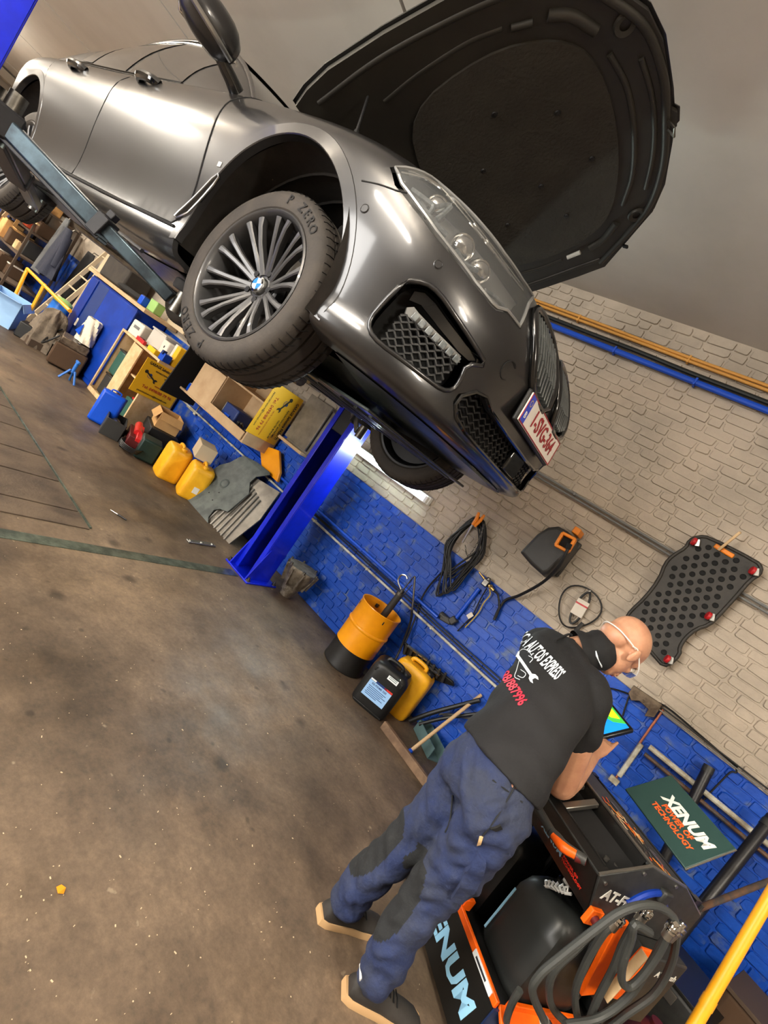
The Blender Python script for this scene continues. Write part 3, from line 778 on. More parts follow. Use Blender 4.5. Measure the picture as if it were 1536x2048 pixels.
# floor of the cabin belt so the body is closed on top
m = MB(); m.grid(lambda u, v: Vector((-.60-3.0*u, (2*v-1)*.80, .972+.04*u)), 12, 5); m.build('belt_panel', 'black_matt', CAR)
m = MB(); m.grid(lambda u, v: Vector((-.42-.24*u-.10*(2*v-1)**2, (2*v-1)*.78, .955+.05*u)), 4, 9); m.build('cowl_panel', 'black_plastic', CAR)
for s in (-1, 1):
    A = [ws((1+s)/2, k/8) for k in range(9)]; Rr = [rf((1+s)/2, k/16) for k in range(17)]; Cc = [rw((1+s)/2, k/8) for k in range(9)]
    railp = A+Rr[1:]+Cc[1:]
    belt = [Vector((p.x, s*.80, smooth_interp(XA, LEV[-1][0], p.x)-.004)) for p in railp]
    def sidef(u, v):
        k = u*(len(railp)-1); i = min(int(k), len(railp)-2); p = railp[i].lerp(railp[i+1], k-i); q = belt[i].lerp(belt[i+1], k-i)
        r = q.lerp(p, v); r.y += s*.035*math.sin(PI*v)*min(1, (p.z-q.z)/.3); return r
    m = MB(); m.grid(sidef, 65, 9); sd = m.build('side_frame', 'car_paint', CAR, smooth=80, fixn=True)
    for nm, u0, u1, v0, v1 in (('side_window', .20, .44, .06, .90), ('side_window', .46, .66, .06, .90), ('quarter_window', .67, .74, .10, .85)):
        m = MB(); m.grid(lambda u, v: sidef(u0+(u1-u0)*u, v0+(v1-v0)*v)+Vector((0, s*.004, 0)), 14, 7); m.build(nm, 'glass_dark', CAR, smooth=80)
    m = MB(); m.tube([p+Vector((0, s*.004, .004)) for p in railp], .012, 8); m.build('roof_rail', 'car_paint', CAR, smooth=80)
    m = MB(); m.tube([sidef(u/40*.56+.19, .04)+Vector((0, s*.008, 0)) for u in range(41)], .007, 6); m.build('belt_trim', 'black_gloss', CAR)
    m = MB(); m.tube([sidef(u/40*.56+.19, .92)+Vector((0, s*.006, 0)) for u in range(41)], .006, 6); m.build('window_trim', 'chrome', CAR)
    # mirror
    t = thing_part = MB(); base = Vector((-.70, s*.86, .945))
    t.tube([base, (-.70, s*.90, .96), (-.705, s*.945, .975), (-.71, s*.98, .995)], [.032, .028, .026, .03], 10, smooth=4); mo = t.build('door_mirror', 'black_gloss', CAR, smooth=80)
    rings = []
    for k in range(9):
        u = k/8; yy = s*(.935+.245*u); sc = (.55, .85, .97, 1, 1, .97, .9, .72, .35)[k]
        rings.append([Vector((-.705+.075*sc*math.cos(a)*(1.0 if math.cos(a) > 0 else .55)+.03*u*-1, yy, 1.025+.02*u+.078*sc*math.sin(a))) for a in [2*PI*q/18 for q in range(18)]])
    m = MB(); m.loft(rings); m.build('mirror_housing', 'car_paint', mo, smooth=80, fixn=True)
    m = MB(); m.M = basis((-.752, s*1.055, 1.034), (0, s, 0), (0, 0, 1)); m.prism([(x*.105, z*.062) for x, z in [(-.9, -.9), (.8, -.9), (1, -.4), (.9, .8), (-.8, .95), (-1, .2)]], -.006*s, .006*s); m.build('mirror_glass', 'chrome', mo, bevel=.004)
    m = MB(); m.tube([(-.665, s*.95, .99), (-.645, s*1.05, .995), (-.675, s*1.16, 1.02)], .010, 8, smooth=5); m.build('indicator', 'alu', mo)

# ---------------------------------------------------------------- open bonnet (hinged at the cowl, up 37 degrees)
HT = R_(37); HM = basis((-.5, 0, 1.02), (math.cos(HT), 0, math.sin(HT)), (0, 1, 0))
HP = [(0, .745), (.08, .775), (.2, .798), (.45, .805), (.7, .797), (.9, .778), (1.045, .752), (1.17, .605), (1.29, .455), (1.335, .33), (1.362, .12), (1.366, .05), (1.385, .03)]
HP = HP+[(x, -y) for x, y in HP[::-1]]
def crown(x, y): return .05*(1-(y/.8)**2)*(.6+.4*min(1, x))-.04*max(0, (x-.75)/.6)**2+.015
def hood_grid(poly, off, thick, d=.06):
    bm = bmesh.new(); bm.faces.new([bm.verts.new((x, y, 0)) for x, y in poly])
    xs = [p[0] for p in poly]; ys = [p[1] for p in poly]
    for ax, arr in ((0, xs), (1, ys)):
        lo, hi = min(arr), max(arr); k = max(1, int((hi-lo)/d))
        for i in range(1, k):
            t = lo+(hi-lo)*i/k; co = (t, 0, 0) if ax == 0 else (0, t, 0); no = (1, 0, 0) if ax == 0 else (0, 1, 0)
            bmesh.ops.bisect_plane(bm, geom=bm.verts[:]+bm.edges[:]+bm.faces[:], plane_co=co, plane_no=no)
    bmesh.ops.recalc_face_normals(bm, faces=bm.faces)
    bm.verts.index_update(); N = len(bm.verts)
    vs = [(v.co.x, v.co.y, crown(v.co.x, v.co.y)+off) for v in bm.verts]+[(v.co.x, v.co.y, crown(v.co.x, v.co.y)+off-thick) for v in bm.verts]
    fs = [tuple(v.index for v in f.verts) for f in bm.faces]; fs += [tuple(i+N for i in f[::-1]) for f in fs]
    for e in bm.edges:
        if len(e.link_faces) == 1: a, b2 = e.verts[0].index, e.verts[1].index; fs.append((a, b2, b2+N, a+N))
    bm.free(); m = MB(); m.M = HM; m.add(vs, fs); return m
hood = hood_grid(HP, .02, .006).build('bonnet', 'car_paint', CAR, smooth=30, fixn=True)
def shr(poly, f, fy=None): return [(.66+(x-.66)*f, y*(fy or f)) for x, y in poly]
hood_grid(shr(HP, .985), .012, .022).build('inner_panel', 'hood_inner', hood, smooth=30, fixn=True)
# raised rim frame, insulation mat and pressed ribs on the underside (local z down = underside)
def hl(x, y, dz): return HM @ Vector((x, y, crown(x, y)+dz))
def rib(pts, r, mat, name, dz=-.012, n=8): 
    m = MB(); m.tube([hl(x, y, dz) for x, y in [tuple(p)[:2] for p in crom([(a, b2, 0) for a, b2 in pts], 6)]], r, n); return m.build(name, mat, hood, smooth=80)
MATP = [(.40, .50), (.75, .57), (1.00, .50), (1.12, .36), (1.17, .0), (1.12, -.36), (1.00, -.50), (.75, -.57), (.40, -.50), (.33, -.2), (.36, 0), (.33, .2)]
MATP = [(p.x, p.y) for p in chaikin([(x, y, 0) for x, y in MATP], 2)]
hood_grid(MATP, -.008, .014, d=.08).build('insulation_mat', 'hood_mat', hood, smooth=40, fixn=True)
rib([(1.155, -.36), (1.205, -.2), (1.22, 0), (1.205, .2), (1.155, .36)], .012, 'hood_inner', 'rib')
rib([(1.255, -.30), (1.285, -.15), (1.295, 0), (1.285, .15), (1.255, .30)], .011, 'hood_inner', 'rib')
rib([(1.02, -.70), (1.16, -.55), (1.27, -.40), (1.325, -.2), (1.335, 0), (1.325, .2), (1.27, .40), (1.16, .55), (1.02, .70)], .016, 'hood_inner', 'rib')
for s in (-1, 1):
    rib([(.10, s*.70), (.4, s*.73), (.7, s*.72), (.95, s*.69), (1.02, s*.68)], .012, 'hood_inner', 'rib', -.006)
    rib([(.34, s*.58), (.5, s*.61), (.7, s*.625), (.83, s*.61)], .010, 'hood_inner', 'rib', -.006)
    rib([(.98, s*.58), (1.05, s*.545), (1.12, s*.46)], .020, 'hood_inner', 'rib')
    m = MB(); m.tube([hl(.86, s*.60, -.014), hl(.93, s*.585, -.018)], .012, 8); m.build('reflex_strip', 'chip_white' if s > 0 else 'hood_inner', hood, smooth=80)
    # gas strut and hinge
    m = MB(); m.tube([hl(.02, s*.66, -.02), (-.42, s*.66, .955)], .016, 8); m.tube([hl(.06, s*.64, -.02), (-.36, s*.655, .93)], .012, 8); m.build('hinge', 'steel', hood)
    m = MB(); a = hl(.30, s*.64, -.03); b2 = Vector((-.05, s*.70, .86)); m.tube([a, a.lerp(b2, .5)], .006, 8); m.tube([a.lerp(b2, .5), b2], .011, 8); m.build('gas_strut', 'black_plastic', hood)
for (x, y) in ((.62, .25), (.60, -.1), (.82, .1), (.72, -.33), (.95, -.22), (.90, .32), (.48, .33), (1.05, .05), (.2, .42), (.25, -.3), (.16, .1), (.28, .62), (.14, .62)):
    m = MB(); M = basis(hl(x, y, -.022), HM.to_3x3() @ Vector((1, 0, 0)), HM.to_3x3() @ Vector((0, -1, 0))); m.M = M
    m.lathe([(0, .006), (.010, .005), (.013, 0), (.013, -.006)], 12); m.build('clip', 'black_plastic', hood)
m = MB(); m.tube([hl(1.34, .02, -.02), hl(1.36, .02, -.07), hl(1.36, -.02, -.07), hl(1.34, -.02, -.02)], .005, 6); m.build('latch_striker', 'steel', hood)
for s in (-1, 1):
    m = MB(); m.box((0, 0, 0), (.03, .02, .012)); 
    q = hl(1.15, s*.62, -.02); m.v = [p+q for p in m.v]; m.build('rubber_stop', 'rubber_dark', hood, bevel=.004)
    m = MB(); q = hl(1.21, s*.44, -.018); m.M = basis(q, HM.to_3x3() @ Vector((1, 0, 0)), HM.to_3x3() @ Vector((0, -1, 0))); m.lathe([(.018, 0), (.034, .006), (.036, 0), (.040, -.004)], 20); m.build('headlamp_cup', 'hood_inner', hood)

# ---------------------------------------------------------------- wheels
def make_wheel():
    W = bpy.data.objects.new('wheel', None); COL.objects.link(W); W.parent = CAR
    MX = Matrix.Rotation(R_(90), 4, 'X')   # lathe z -> -y (outer face)
    # profile (r, h) with h positive outwards
    pr = [(.247, .105), (.262, .120), (.290, .1255), (.315, .122), (.330, .110), (.3385, .098)]
    for g in (.068, .028, -.028, -.068):
        r = .344-.035*(g*g*10)
        pr += [(r, g+.0062), (r-.009, g+.0055), (r-.009, g-.0055), (r, g-.0062)]
    pr += [(.3385, -.098), (.330, -.110), (.315, -.122), (.290, -.1255), (.262, -.120), (.247, -.105)]
    m = MB(); m.lathe(pr, 72, MX); m.build('tyre', 'rubber', W, smooth=32)
    m = MB()
    for k in range(64):
        a = 2*PI*k/64
        for s in (1, -1):
            pts = []
            for h, r in ((.050, .3438), (.075, .3432), (.098, .3392), (.108, .3325)):
                aa = a+(.05 if h < .06 else 0)*s
                pts.append(MX @ Vector((r*math.cos(aa), r*math.sin(aa), h*s)))
            m.tube(pts, .0017, 4)
    m.build('tread_sipes', 'rubber_dark', W)['kind'] = 'stuff'
    for ang, st in ((88, 'P ZERO'), (268, 'P ZERO')):
        tot = 46; n = len(st); parts = []
        for i, ch in enumerate(st):
            if ch == ' ': continue
            a = R_(ang+tot/2-tot*(i+.5)/n); r = .293
            c = Vector((r*math.cos(a), 0, r*math.sin(a))); up = Vector((math.cos(a), 0, math.sin(a))); rt = Vector((math.sin(a), 0, -math.cos(a)))
            M = basis(c+Vector((0, -.1262, 0)), rt, up)
            parts.append((text_mesh(ch, .046, .0006, bold=.02), M))
        m = MB()
        for tm, M in parts:
            m.add([M @ v.co for v in tm.vertices], [tuple(p.vertices) for p in tm.polygons])
        m.build('tyre_lettering', 'rubber_dark', W, smooth=0)['kind'] = 'stuff'
    m = MB(); m.lathe([(.252, .112), (.256, .118), (.250, .122), (.243, .117), (.238, .100), (.228, .07), (.222, -.05), (.240, -.11), (.252, -.112)], 64, MX); m.build('rim', 'rim_grey', W, smooth=40)
    m = MB(); m.lathe([(.0, .040), (.070, .040), (.085, .03), (.088, .0)], 32, MX); m.build('hub_face', 'rim_grey', W, smooth=40)
    for k in range(10):
        for s in (-1, 1):
            a = 2*PI*k/10; m = MB(); prof = [(.045, .045, .10, .012), (.09, .062, .085, .0105), (.15, .085, .085, .0095), (.205, .102, .098, .0105), (.236, .108, .112, .014)]
            rings = []
            for r, h, da, wd in prof:
                aa = a+s*da*1.15; c = Vector((r*math.cos(aa), r*math.sin(aa), h)); tt = Vector((-math.sin(aa), math.cos(aa), 0))
                q = [c+tt*wd+Vector((0, 0, -.004)), c+tt*wd*.55, c-tt*wd*.55, c-tt*wd+Vector((0, 0, -.004)), c-tt*wd+Vector((0, 0, -.028)), c+tt*wd+Vector((0, 0, -.028))]
                rings.append([MX @ p for p in q])
            m.loft(rings); m.build('spoke', 'rim_grey', W, smooth=30, fixn=True)
    for k in range(5):
        a = R_(90)+2*PI*k/5; c = MX @ Vector((.056*math.cos(a), .056*math.sin(a), .030)); c2 = MX @ Vector((.056*math.cos(a), .056*math.sin(a), .052))
        m = MB(); m.cyl(c, c2, .0125, n=6); m.build('wheel_bolt', 'rim_dark', W)
        m = MB(); c2 = MX @ Vector((.056*math.cos(a), .056*math.sin(a), .0408)); m.cyl(c, c2, .018, n=16); m.build('bolt_recess', 'black_matt', W)
    # centre cap roundel
    m = MB(); m.lathe([(0, .062), (.024, .061), (.031, .058), (.034, .052), (.035, .03)], 28, MX); m.build('centre_cap', 'alu', W, smooth=40)
    m = MB(); m.lathe([(.0225, .0625), (.0305, .0605)], 28, MX); m.build('cap_ring', 'black_gloss', W)
    for q in range(4):
        m = MB(); m.lathe([(0, .0632), (.0222, .0628)], 8, MX, R_(35)+q*PI/2, R_(35)+(q+1)*PI/2); m.build('cap_quadrant', 'bmw_blue' if q % 2 else 'white_print', W)
    m = MB(); m.lathe([(.06, -.02), (.165, -.02), (.165, -.045), (.06, -.045)], 40, MX, close=True); m.build('brake_disc', 'disc_steel', W)
    m = MB(); m.lathe([(.10, -.005), (.185, -.005), (.185, -.07), (.10, -.07)], 10, MX, R_(-20), R_(40), close=True); m.build('brake_caliper', 'rim_dark', W)
    m = MB(); m.lathe([(.0, -.02), (.062, -.02), (.062, -.12), (0, -.12)], 20, MX); m.build('hub_carrier', 'rim_dark', W)
    m = MB(); m.lathe([(.238, .02), (.21, -.06), (.0, -.075)], 40, MX); m.build('rim_barrel_back', 'rim_dark', W)
    return W
wh = make_wheel()
WZ = .322
wheels = [wh]+[copy_tree(wh, CAR) for _ in range(3)]
for wv, (x, y, rz, ry) in zip(wheels, ((-.015, -.715, R_(3), .30), (-2.975, -.72, 0, 1.1), (0, .715, PI+R_(3), .6), (-2.975, .72, PI, .2))):
    wv.location = (x, y, WZ+(0 if x > -1 else -.035)); wv.rotation_euler = (0, ry, rz)
# suspension bits behind the front wheels
for s in (-1, 1):
    m = MB(); m.tube([(-.02, s*.60, .24), (.0, s*.35, .25)], .03, 8); m.tube([(.15, s*.62, .42), (.28, s*.74, .47)], .022, 8); m.build('track_rod', 'liner', CAR)
    m = MB(); m.tube([(-.03, s*.58, .33), (-.05, s*.52, .72)], .05, 12); m.build('strut', 'liner', CAR)
# ================================================================ two-post lift
P('lift_blue', (6, 34, 214), .32, rgb2=(5, 27, 180), nscale=3, coat=.3)
P('lift_dark', (18, 19, 24), .55, rgb2=(30, 30, 34), nscale=9)
P('arm_steel', (70, 84, 92), .30, .75, rgb2=(48, 56, 62), nscale=8)
P('grease', (20, 20, 20), .4)
def lift_post(y, s, label):
    """s = +1: post by the wall opening towards -y; s = -1: post by the photographer opening towards +y"""
    t = thing('lift_post', label, 'lift post', (-2.83, y, 0), 0.0, 'posts of the two-post lift')
    f = -s   # opening direction along y
    h = 2.75 if s < 0 else 2.25
    # channel column: back web, two flanges and returned lips
    m = MB(); m.box((0, -f*.11, h/2+.012), (.24, .014, h)); m.build('web', 'lift_dark', t)
    for q in (-1, 1):
        m = MB(); m.box((q*.12, 0, h/2+.012), (.014, .23, h)); m.build('flange', 'lift_blue', t, bevel=.003)
        m = MB(); m.box((q*.098, f*.114, h/2+.012), (.05, .014, h)); m.build('lip', 'lift_blue', t, bevel=.003)
    m = MB(); m.box((0, -f*.06, h/2+.012), (.05, .05, h-.1)); m.cyl((.03, f*.03, .06), (.03, f*.03, h-.06), .018, n=12); m.build('lift_spindle', 'grease', t)
    m = MB(); m.box((.045, f*.05, h*.72), (.02, .03, h*.42)); m.build('guide_rail', 'alu', t)
    m = MB(); m.box((0, 0, .008), (.36, .38, .016)); m.build('base_plate', 'lift_blue', t, bevel=.004)
    # gussets and anchor bolts
    for q in (-1, 1):
        m = MB(); m.M = basis((q*.127, f*.10, .016), (0, f, 0), (0, 0, 1)); m.prism([(0, 0), (.08, 0), (0, .32)], -.006, .006); m.build('gusset', 'lift_blue', t)
        for r in (-1, 1):
            m = MB(); m.cyl((q*.155, r*.165, .016), (q*.155, r*.165, .05), .011, n=8); m.cyl((q*.155, r*.165, .016), (q*.155, r*.165, .030), .02, n=6); m.build('anchor_bolt', 'steel', t)
    # carriage with two swing arms reaching under the sills
    zc = 1.60; zy = 1.79
    m = MB(); m.box((0, f*.02, zy+.02), (.20, .18, .62)); m.build('carriage', 'lift_dark', t, bevel=.006)
    m = MB(); m.box((0, f*.17, zy), (.34, .14, .11)); m.build('arm_yoke', 'lift_dark', t, bevel=.01)
    cy = CARO.y+(.74 if s > 0 else -.74)-y
    for xe, q in ((CARO.x-.45+2.83, 1), (CARO.x-2.52+2.83, -1)):
        a = Vector((q*.10, f*.20, zy)); b = Vector((xe, cy, zc)); d = (b-a); L = d.length; d.normalize()
        M = basis(a, d, (-d.y, d.x, 0)); 
        m = MB(); m.M = M; m.box((L*.27, 0, 0), (L*.54, .095, .07)); arm = m.build('swing_arm', 'arm_steel', t, bevel=.008)
        m = MB(); m.M = M; m.box((L*.54, 0, 0), (.05, .11, .085)); m.box((L*.54, 0, .06), (.03, .05, .03)); m.build('arm_collar', 'lift_dark', arm, bevel=.004)
        m = MB(); m.M = M; m.box((L*.73, 0, .004), (L*.46, .072, .052)); m.build('arm_extension', 'arm_steel', arm, bevel=.006)
        m = MB(); m.M = M; m.box((L*.30, 0, -.042), (L*.56, .085, .015)); m.build('arm_underplate', 'lift_dark', arm, bevel=.004)
        m = MB(); m.cyl((b.x, b.y, zc-.03), (b.x, b.y, zc+.062), .028, n=14); m.build('pad_screw', 'steel', arm)
        m = MB(); m.lathe([(0, zc+.060), (.055, zc+.060), (.06, zc+.068), (.06, zc+.098), (.052, zc+.104), (0, zc+.104)], 24, Matrix.Translation((b.x, b.y, 0))); m.build('lift_pad', 'rubber_dark', arm)
        m = MB(); m.cyl(a+Vector((0, 0, -.08)), a+Vector((0, 0, .12)), .032, n=14); m.build('pivot_pin', 'steel', arm)
    return t
lift_post(3.315, 1, 'blue lift post standing by the painted brick wall under the car')
t = lift_post(.345, -1, 'blue lift post at the top left corner nearest the photographer')
m = MB(); a = Vector((-2.75, .55, 1.90)); m.tube([a, CARO+Vector((-2.0, -.98, .262)), CARO+Vector((-.60, -.90, .19))], .009, 8); m.build('arm_cable', 'lift_dark', t, world=True)
# lever catch below the near arm
# ================================================================ pipes, hoses and tools on the brick wall
P('pipe_yellow', (206, 148, 66), .5); P('pipe_black', (22, 26, 24), .5); P('pipe_blue', (10, 72, 190), .4); P('pipe_grey', (112, 112, 110), .5)
P('pipe_white', (198, 198, 184), .5, rgb2=(150, 140, 120), nscale=12); P('pipe_rust', (110, 82, 62), .6, .3, rgb2=(70, 66, 66), nscale=14); P('copper', (176, 112, 88), .38, .8)
P('hose_black', (20, 20, 20), .5); P('orange', (230, 132, 24), .45); P('orange_bright', (250, 104, 10), .42, rgb2=(226, 86, 4), nscale=5)
P('dark_grey', (48, 47, 45), .5, bump=.1, bscale=200); P('brass', (170, 140, 84), .35, .9); P('card_white', (214, 206, 192), .7); P('red', (178, 28, 34), .45)
P('wood_light', (214, 184, 140), .6, rgb2=(192, 158, 112), nscale=7); P('wood_tan', (196, 166, 128), .62, rgb2=(182, 150, 112), nscale=4); P('wood_brown', (128, 102, 78), .65, rgb2=(98, 76, 58), nscale=10)
P('rust_steel', (112, 98, 82), .55, .6, rgb2=(74, 60, 48), nscale=16, bump=.3)
P('rope', (176, 152, 60), .8)
XL, XR = -10.5, 1.9
def run_pipe(name, label, mat, z, r, x0=XL, x1=XR, wav=0.0, clips=None, y=None, group=None, mat2='pipe_grey'):
    y = y or YW-.030-r; t = thing(name, label, name.split('_')[-1], (x0, YW, z), 0, group)
    n = max(2, int((x1-x0)/.4)); rn = random.Random(int(z*1000)); pts = [(x0+(x1-x0)*i/n, y, z+rn.uniform(-wav, wav)) for i in range(n+1)]
    m = MB(); m.tube(pts, r, 10, smooth=3 if wav else 0); m.build('run', mat, t, world=True)
    if clips:
        x = x0+clips*.6
        while x < x1:
            m = MB(); m.box((x, y+.006, z), (.016, r*2+.016, r*2.5)); m.build('clip', mat2, t, world=True, bevel=.002); x += clips
    return t
run_pipe('yellow_conduit', 'upper of the two thin yellow conduits along the top of the grey wall', 'pipe_yellow', 3.395, .011, wav=.003, clips=.9, mat2='pipe_yellow', group='yellow conduits')
run_pipe('yellow_conduit', 'lower of the two thin yellow conduits along the top of the grey wall', 'pipe_yellow', 3.367, .011, wav=.003, clips=.9, mat2='pipe_yellow', group='yellow conduits')
run_pipe('air_hose', 'black hose running between the yellow conduits and the blue pipe', 'pipe_black', 3.298, .016, wav=.006)
run_pipe('air_pipe', 'thick blue compressed air pipe along the top of the grey wall', 'pipe_blue', 3.243, .021, clips=.62, mat2='pipe_blue')
run_pipe('grey_conduit', 'upper of two thin grey conduits at mid height of the wall', 'pipe_grey', 2.155, .010, clips=1.1, group='grey conduits')
run_pipe('grey_conduit', 'lower of two thin grey conduits at mid height of the wall', 'pipe_grey', 2.125, .008, wav=.004, group='grey conduits')
run_pipe('white_pipe', 'thin white pipe running low along the blue wall', 'pipe_white', .655, .011, x0=-6.6, x1=-.35, clips=.8, mat2='pipe_white')
run_pipe('air_pipe', 'slim blue pipe running just above the white pipe on the blue wall', 'pipe_blue', .755, .013, x0=-6.2, x1=-1.33, clips=.7, mat2='pipe_blue')
run_pipe('black_cable', 'upper black cable sagging along the white pipe', 'hose_black', .715, .006, x0=-3.2, x1=-.3, wav=.007, group='low wall cables')
run_pipe('black_cable', 'lower black cable sagging along the white pipe', 'hose_black', .695, .006, x0=-3.2, x1=-.3, wav=.008, group='low wall cables')
run_pipe('cream_pipe', 'cream painted pipe above the machine lid on the blue wall', 'pipe_white', 1.04, .017, x0=.285, x1=2.2, clips=.5, mat2='pipe_white')
run_pipe('rusty_pipe', 'rusty dark pipe just below the cream painted pipe', 'pipe_rust', .985, .013, x0=.29, x1=2.2)
run_pipe('black_cable', 'thin black cable pinned along the edge of the grey paint', 'hose_black', 1.285, .005, x0=.16, x1=2.1, wav=.004)
run_pipe('grey_cable', 'thin grey cable along the top of the blue paint at the right', 'pipe_grey', 1.265, .004, x0=.16, x1=2.1, wav=.003)
# copper pipe with a white sleeve
t = thing('copper_pipe', 'upright copper pipe with a white sleeve on the blue wall', 'pipe', (.245, YW, .72))
m = MB(); m.tube([AY(1228, 1562, 3.785), AY(1285, 1478, 3.785), AY(1327, 1418, 3.785)], .008, 8); m.build('pipe', 'copper', t, world=True)
m = MB(); m.tube([AY(1238, 1552, 3.78), AY(1283, 1488, 3.78)], .016, 8); m.build('sleeve', 'pipe_white', t, world=True)
m = MB(); q = AY(1228, 1560, 3.78); m.box(q, (.06, .03, .04)); m.build('bracket', 'pipe_white', t, world=True, bevel=.004)
# rusty junction brackets with cables
t = thing('junction_bracket', 'rusty steel bracket with cables on the blue and grey paint line', 'bracket', (.1, YW, 1.2))
a = AY(1262, 1378, 3.77); b = AY(1318, 1418, 3.77); M = basis((a+b)/2, b-a, (0, 0, 1))
m = MB(); m.M = M; L = (b-a).length; m.prism([(-L/2, .03), (L/2, .035), (L/2+.005, -.06), (L*.28, -.09), (L*.25, -.04), (-L*.1, -.03), (-L*.3, -.06), (-L/2, -.03)], -.02, .02); m.build('plate', 'rust_steel', t, world=True, bevel=.003)
for q in (-.3, .05, .38):
    m = MB(); m.M = M; m.cyl((L*q, 0, .018), (L*q, 0, .03), .012, n=10); m.build('bolt', 'rust_steel', t, world=True)
m = MB(); m.tube([AY(1190, 1372, 3.78), AY(1235, 1380, 3.775), AY(1290, 1400, 3.76), AY(1330, 1412, 3.775), AY(1400, 1470, 3.783), AY(1475, 1535, 3.785)], .006, 6, smooth=4); m.build('cable', 'hose_black', t, world=True)
m = MB(); m.tube([AY(1245, 1432, 3.775), AY(1252, 1410, 3.77), AY(1258, 1392, 3.765)], .006, 6, smooth=4); m.build('cable', 'hose_black', t, world=True)
m = MB(); m.tube([AY(1472, 1533, 3.78), AY(1472, 1545, 3.78), AY(1460, 1545, 3.78), AY(1430, 1575, 3.782), AY(1402, 1605, 3.782)], .005, 6, smooth=4); m.build('cable', 'hose_black', t, world=True)
# blue drop pipe with elbow and regulator
t = thing('air_regulator', 'compressed air regulator on a blue drop pipe with black elbow', 'regulator', (-1.2, YW, .74))
m = MB(); m.tube([AY(912, 1236, 3.77), AY(958, 1177, 3.77)], .016, 10); m.build('drop_pipe', 'pipe_blue', t, world=True)
m = MB(); e = AY(905, 1243, 3.76); m.box(e+Vector((-.05, 0, -.02)), (.10, .05, .05), ry=R_(-12)); m.box(e+Vector((.0, 0, .01)), (.055, .055, .06), ry=R_(20)); m.cyl(e+Vector((-.12, 0, -.015)), e+Vector((-.06, 0, -.02)), .026, n=12); m.build('elbow', 'dark_grey', t, world=True, bevel=.008)
r = AY(972, 1166, 3.74)
m = MB(); m.box(r, (.05, .05, .055)); m.cyl(r+Vector((0, 0, .02)), r+Vector((0, 0, .05)), .018, n=10); m.build('valve_body', 'steel', t, world=True, bevel=.006)
m = MB(); m.cyl(r+Vector((-.02, 0, .015)), r+Vector((-.095, -.01, .035)), .011, .006, n=10); m.build('nozzle', 'brass', t, world=True)
m = MB(); m.cyl(r+Vector((.03, 0, .0)), r+Vector((.085, 0, -.01)), .013, n=10); m.cyl(r+Vector((.04, 0, 0)), r+Vector((.055, 0, -.003)), .02, n=6); m.build('coupling', 'brass', t, world=True)
m = MB(); m.tube([r+Vector((.085, 0, -.01)), AY(996, 1190, 3.74), AY(998, 1215, 3.75), AY(992, 1235, 3.76)], .008, 8, smooth=5); m.build('short_hose', 'hose_black', t, world=True)
m = MB(); m.tube([r+Vector((.05, 0, -.02)), AY(980, 1190, 3.76), AY(968, 1205, 3.765), AY(955, 1228, 3.77), AY(930, 1255, 3.77)], .005, 6, smooth=4); m.build('yellow_cord', 'rope', t, world=True)
m = MB(); m.tube([r+Vector((.03, 0, -.03)), AY(960, 1200, 3.765), AY(945, 1230, 3.77), AY(915, 1262, 3.775)], .006, 6, smooth=4); m.build('thin_cable', 'hose_black', t, world=True)
m = MB(); q = AY(940, 1231, 3.76); m.box(q, (.035, .003, .05), ry=R_(20)); m.build('paper_tag', 'card_white', t, world=True)
# hose coil with chain and orange clamp
t = thing('cable_coil', 'thick bundle of black cable hanging coiled from a wall hook', 'cable coil', (-1.5, YW, 1.25))
top = AY(955, 1040, 3.70); rn = random.Random(5)
for k in range(11):
    b0 = AY(905-rn.uniform(-4, 18), 1150+rn.uniform(-12, 45), 3.74); w1 = rn.uniform(.03, .12); off = rn.uniform(-.03, .03); y1 = 3.74-rn.uniform(0, .07)
    l = AY(915-rn.uniform(0, 16), 1085, y1)+Vector((-w1*.3, 0, 0)); rgt = AY(965+rn.uniform(-8, 10), 1095+rn.uniform(-5, 10), y1)
    if k > 8: b0 = AY(873+5*k-45, 1192, 3.76)
    m = MB(); m.tube([top+Vector((off, -.02*rn.random(), rn.uniform(-.02, .03))), l, (l+b0)/2+Vector((-.012, 0, 0)), b0, (b0+rgt)/2+Vector((.012, 0, -.02)), rgt], .0075, 7, closed=True, smooth=5); m.build('cable_loop', 'hose_black', t, world=True)
m = MB(); m.tube([AY(898, 1130, 3.75), AY(860, 1170, 3.765), AY(842, 1200, 3.77), AY(835, 1225, 3.77), AY(820, 1262, 3.74), AY(808, 1290, 3.70)], .008, 7, smooth=5); m.build('cable_tail', 'hose_black', t, world=True)
m = MB(); m.tube([top+Vector((0, .09, .0)), top+Vector((0, -.02, -.01)), top+Vector((0, -.05, .02))], .007, 8, smooth=3); m.build('hook', 'steel', t, world=True)
t2 = thing('battery_clamp', 'orange handled clamp hanging over the cable coil', 'clamp', top)
a = AY(960, 1030, 3.64); b = AY(945, 1050, 3.63); m = MB()
m.tube([a+Vector((-.02, 0, .01)), (a+b)/2, b], [.012, .018, .013], 8); m.build('handle', 'orange', t2, world=True)
m = MB(); m.tube([a+Vector((.03, 0, .02)), (a+b)/2+Vector((.03, 0, .015)), b+Vector((.02, 0, 0))], [.01, .015, .012], 8); m.build('handle', 'orange', t2, world=True)
m = MB(); m.tube([b, AY(925, 1085, 3.64)], .009, 8); m.build('jaw', 'alu', t2, world=True)
t3 = thing('chain', 'thin steel chain hanging in front of the cable coil', 'chain', (-1.5, 3.62, 1.3))
pts = crom([AY(968, 1048, 3.63), AY(962, 1070, 3.63), AY(950, 1095, 3.635), AY(935, 1112, 3.64), AY(930, 1090, 3.64)], 6)
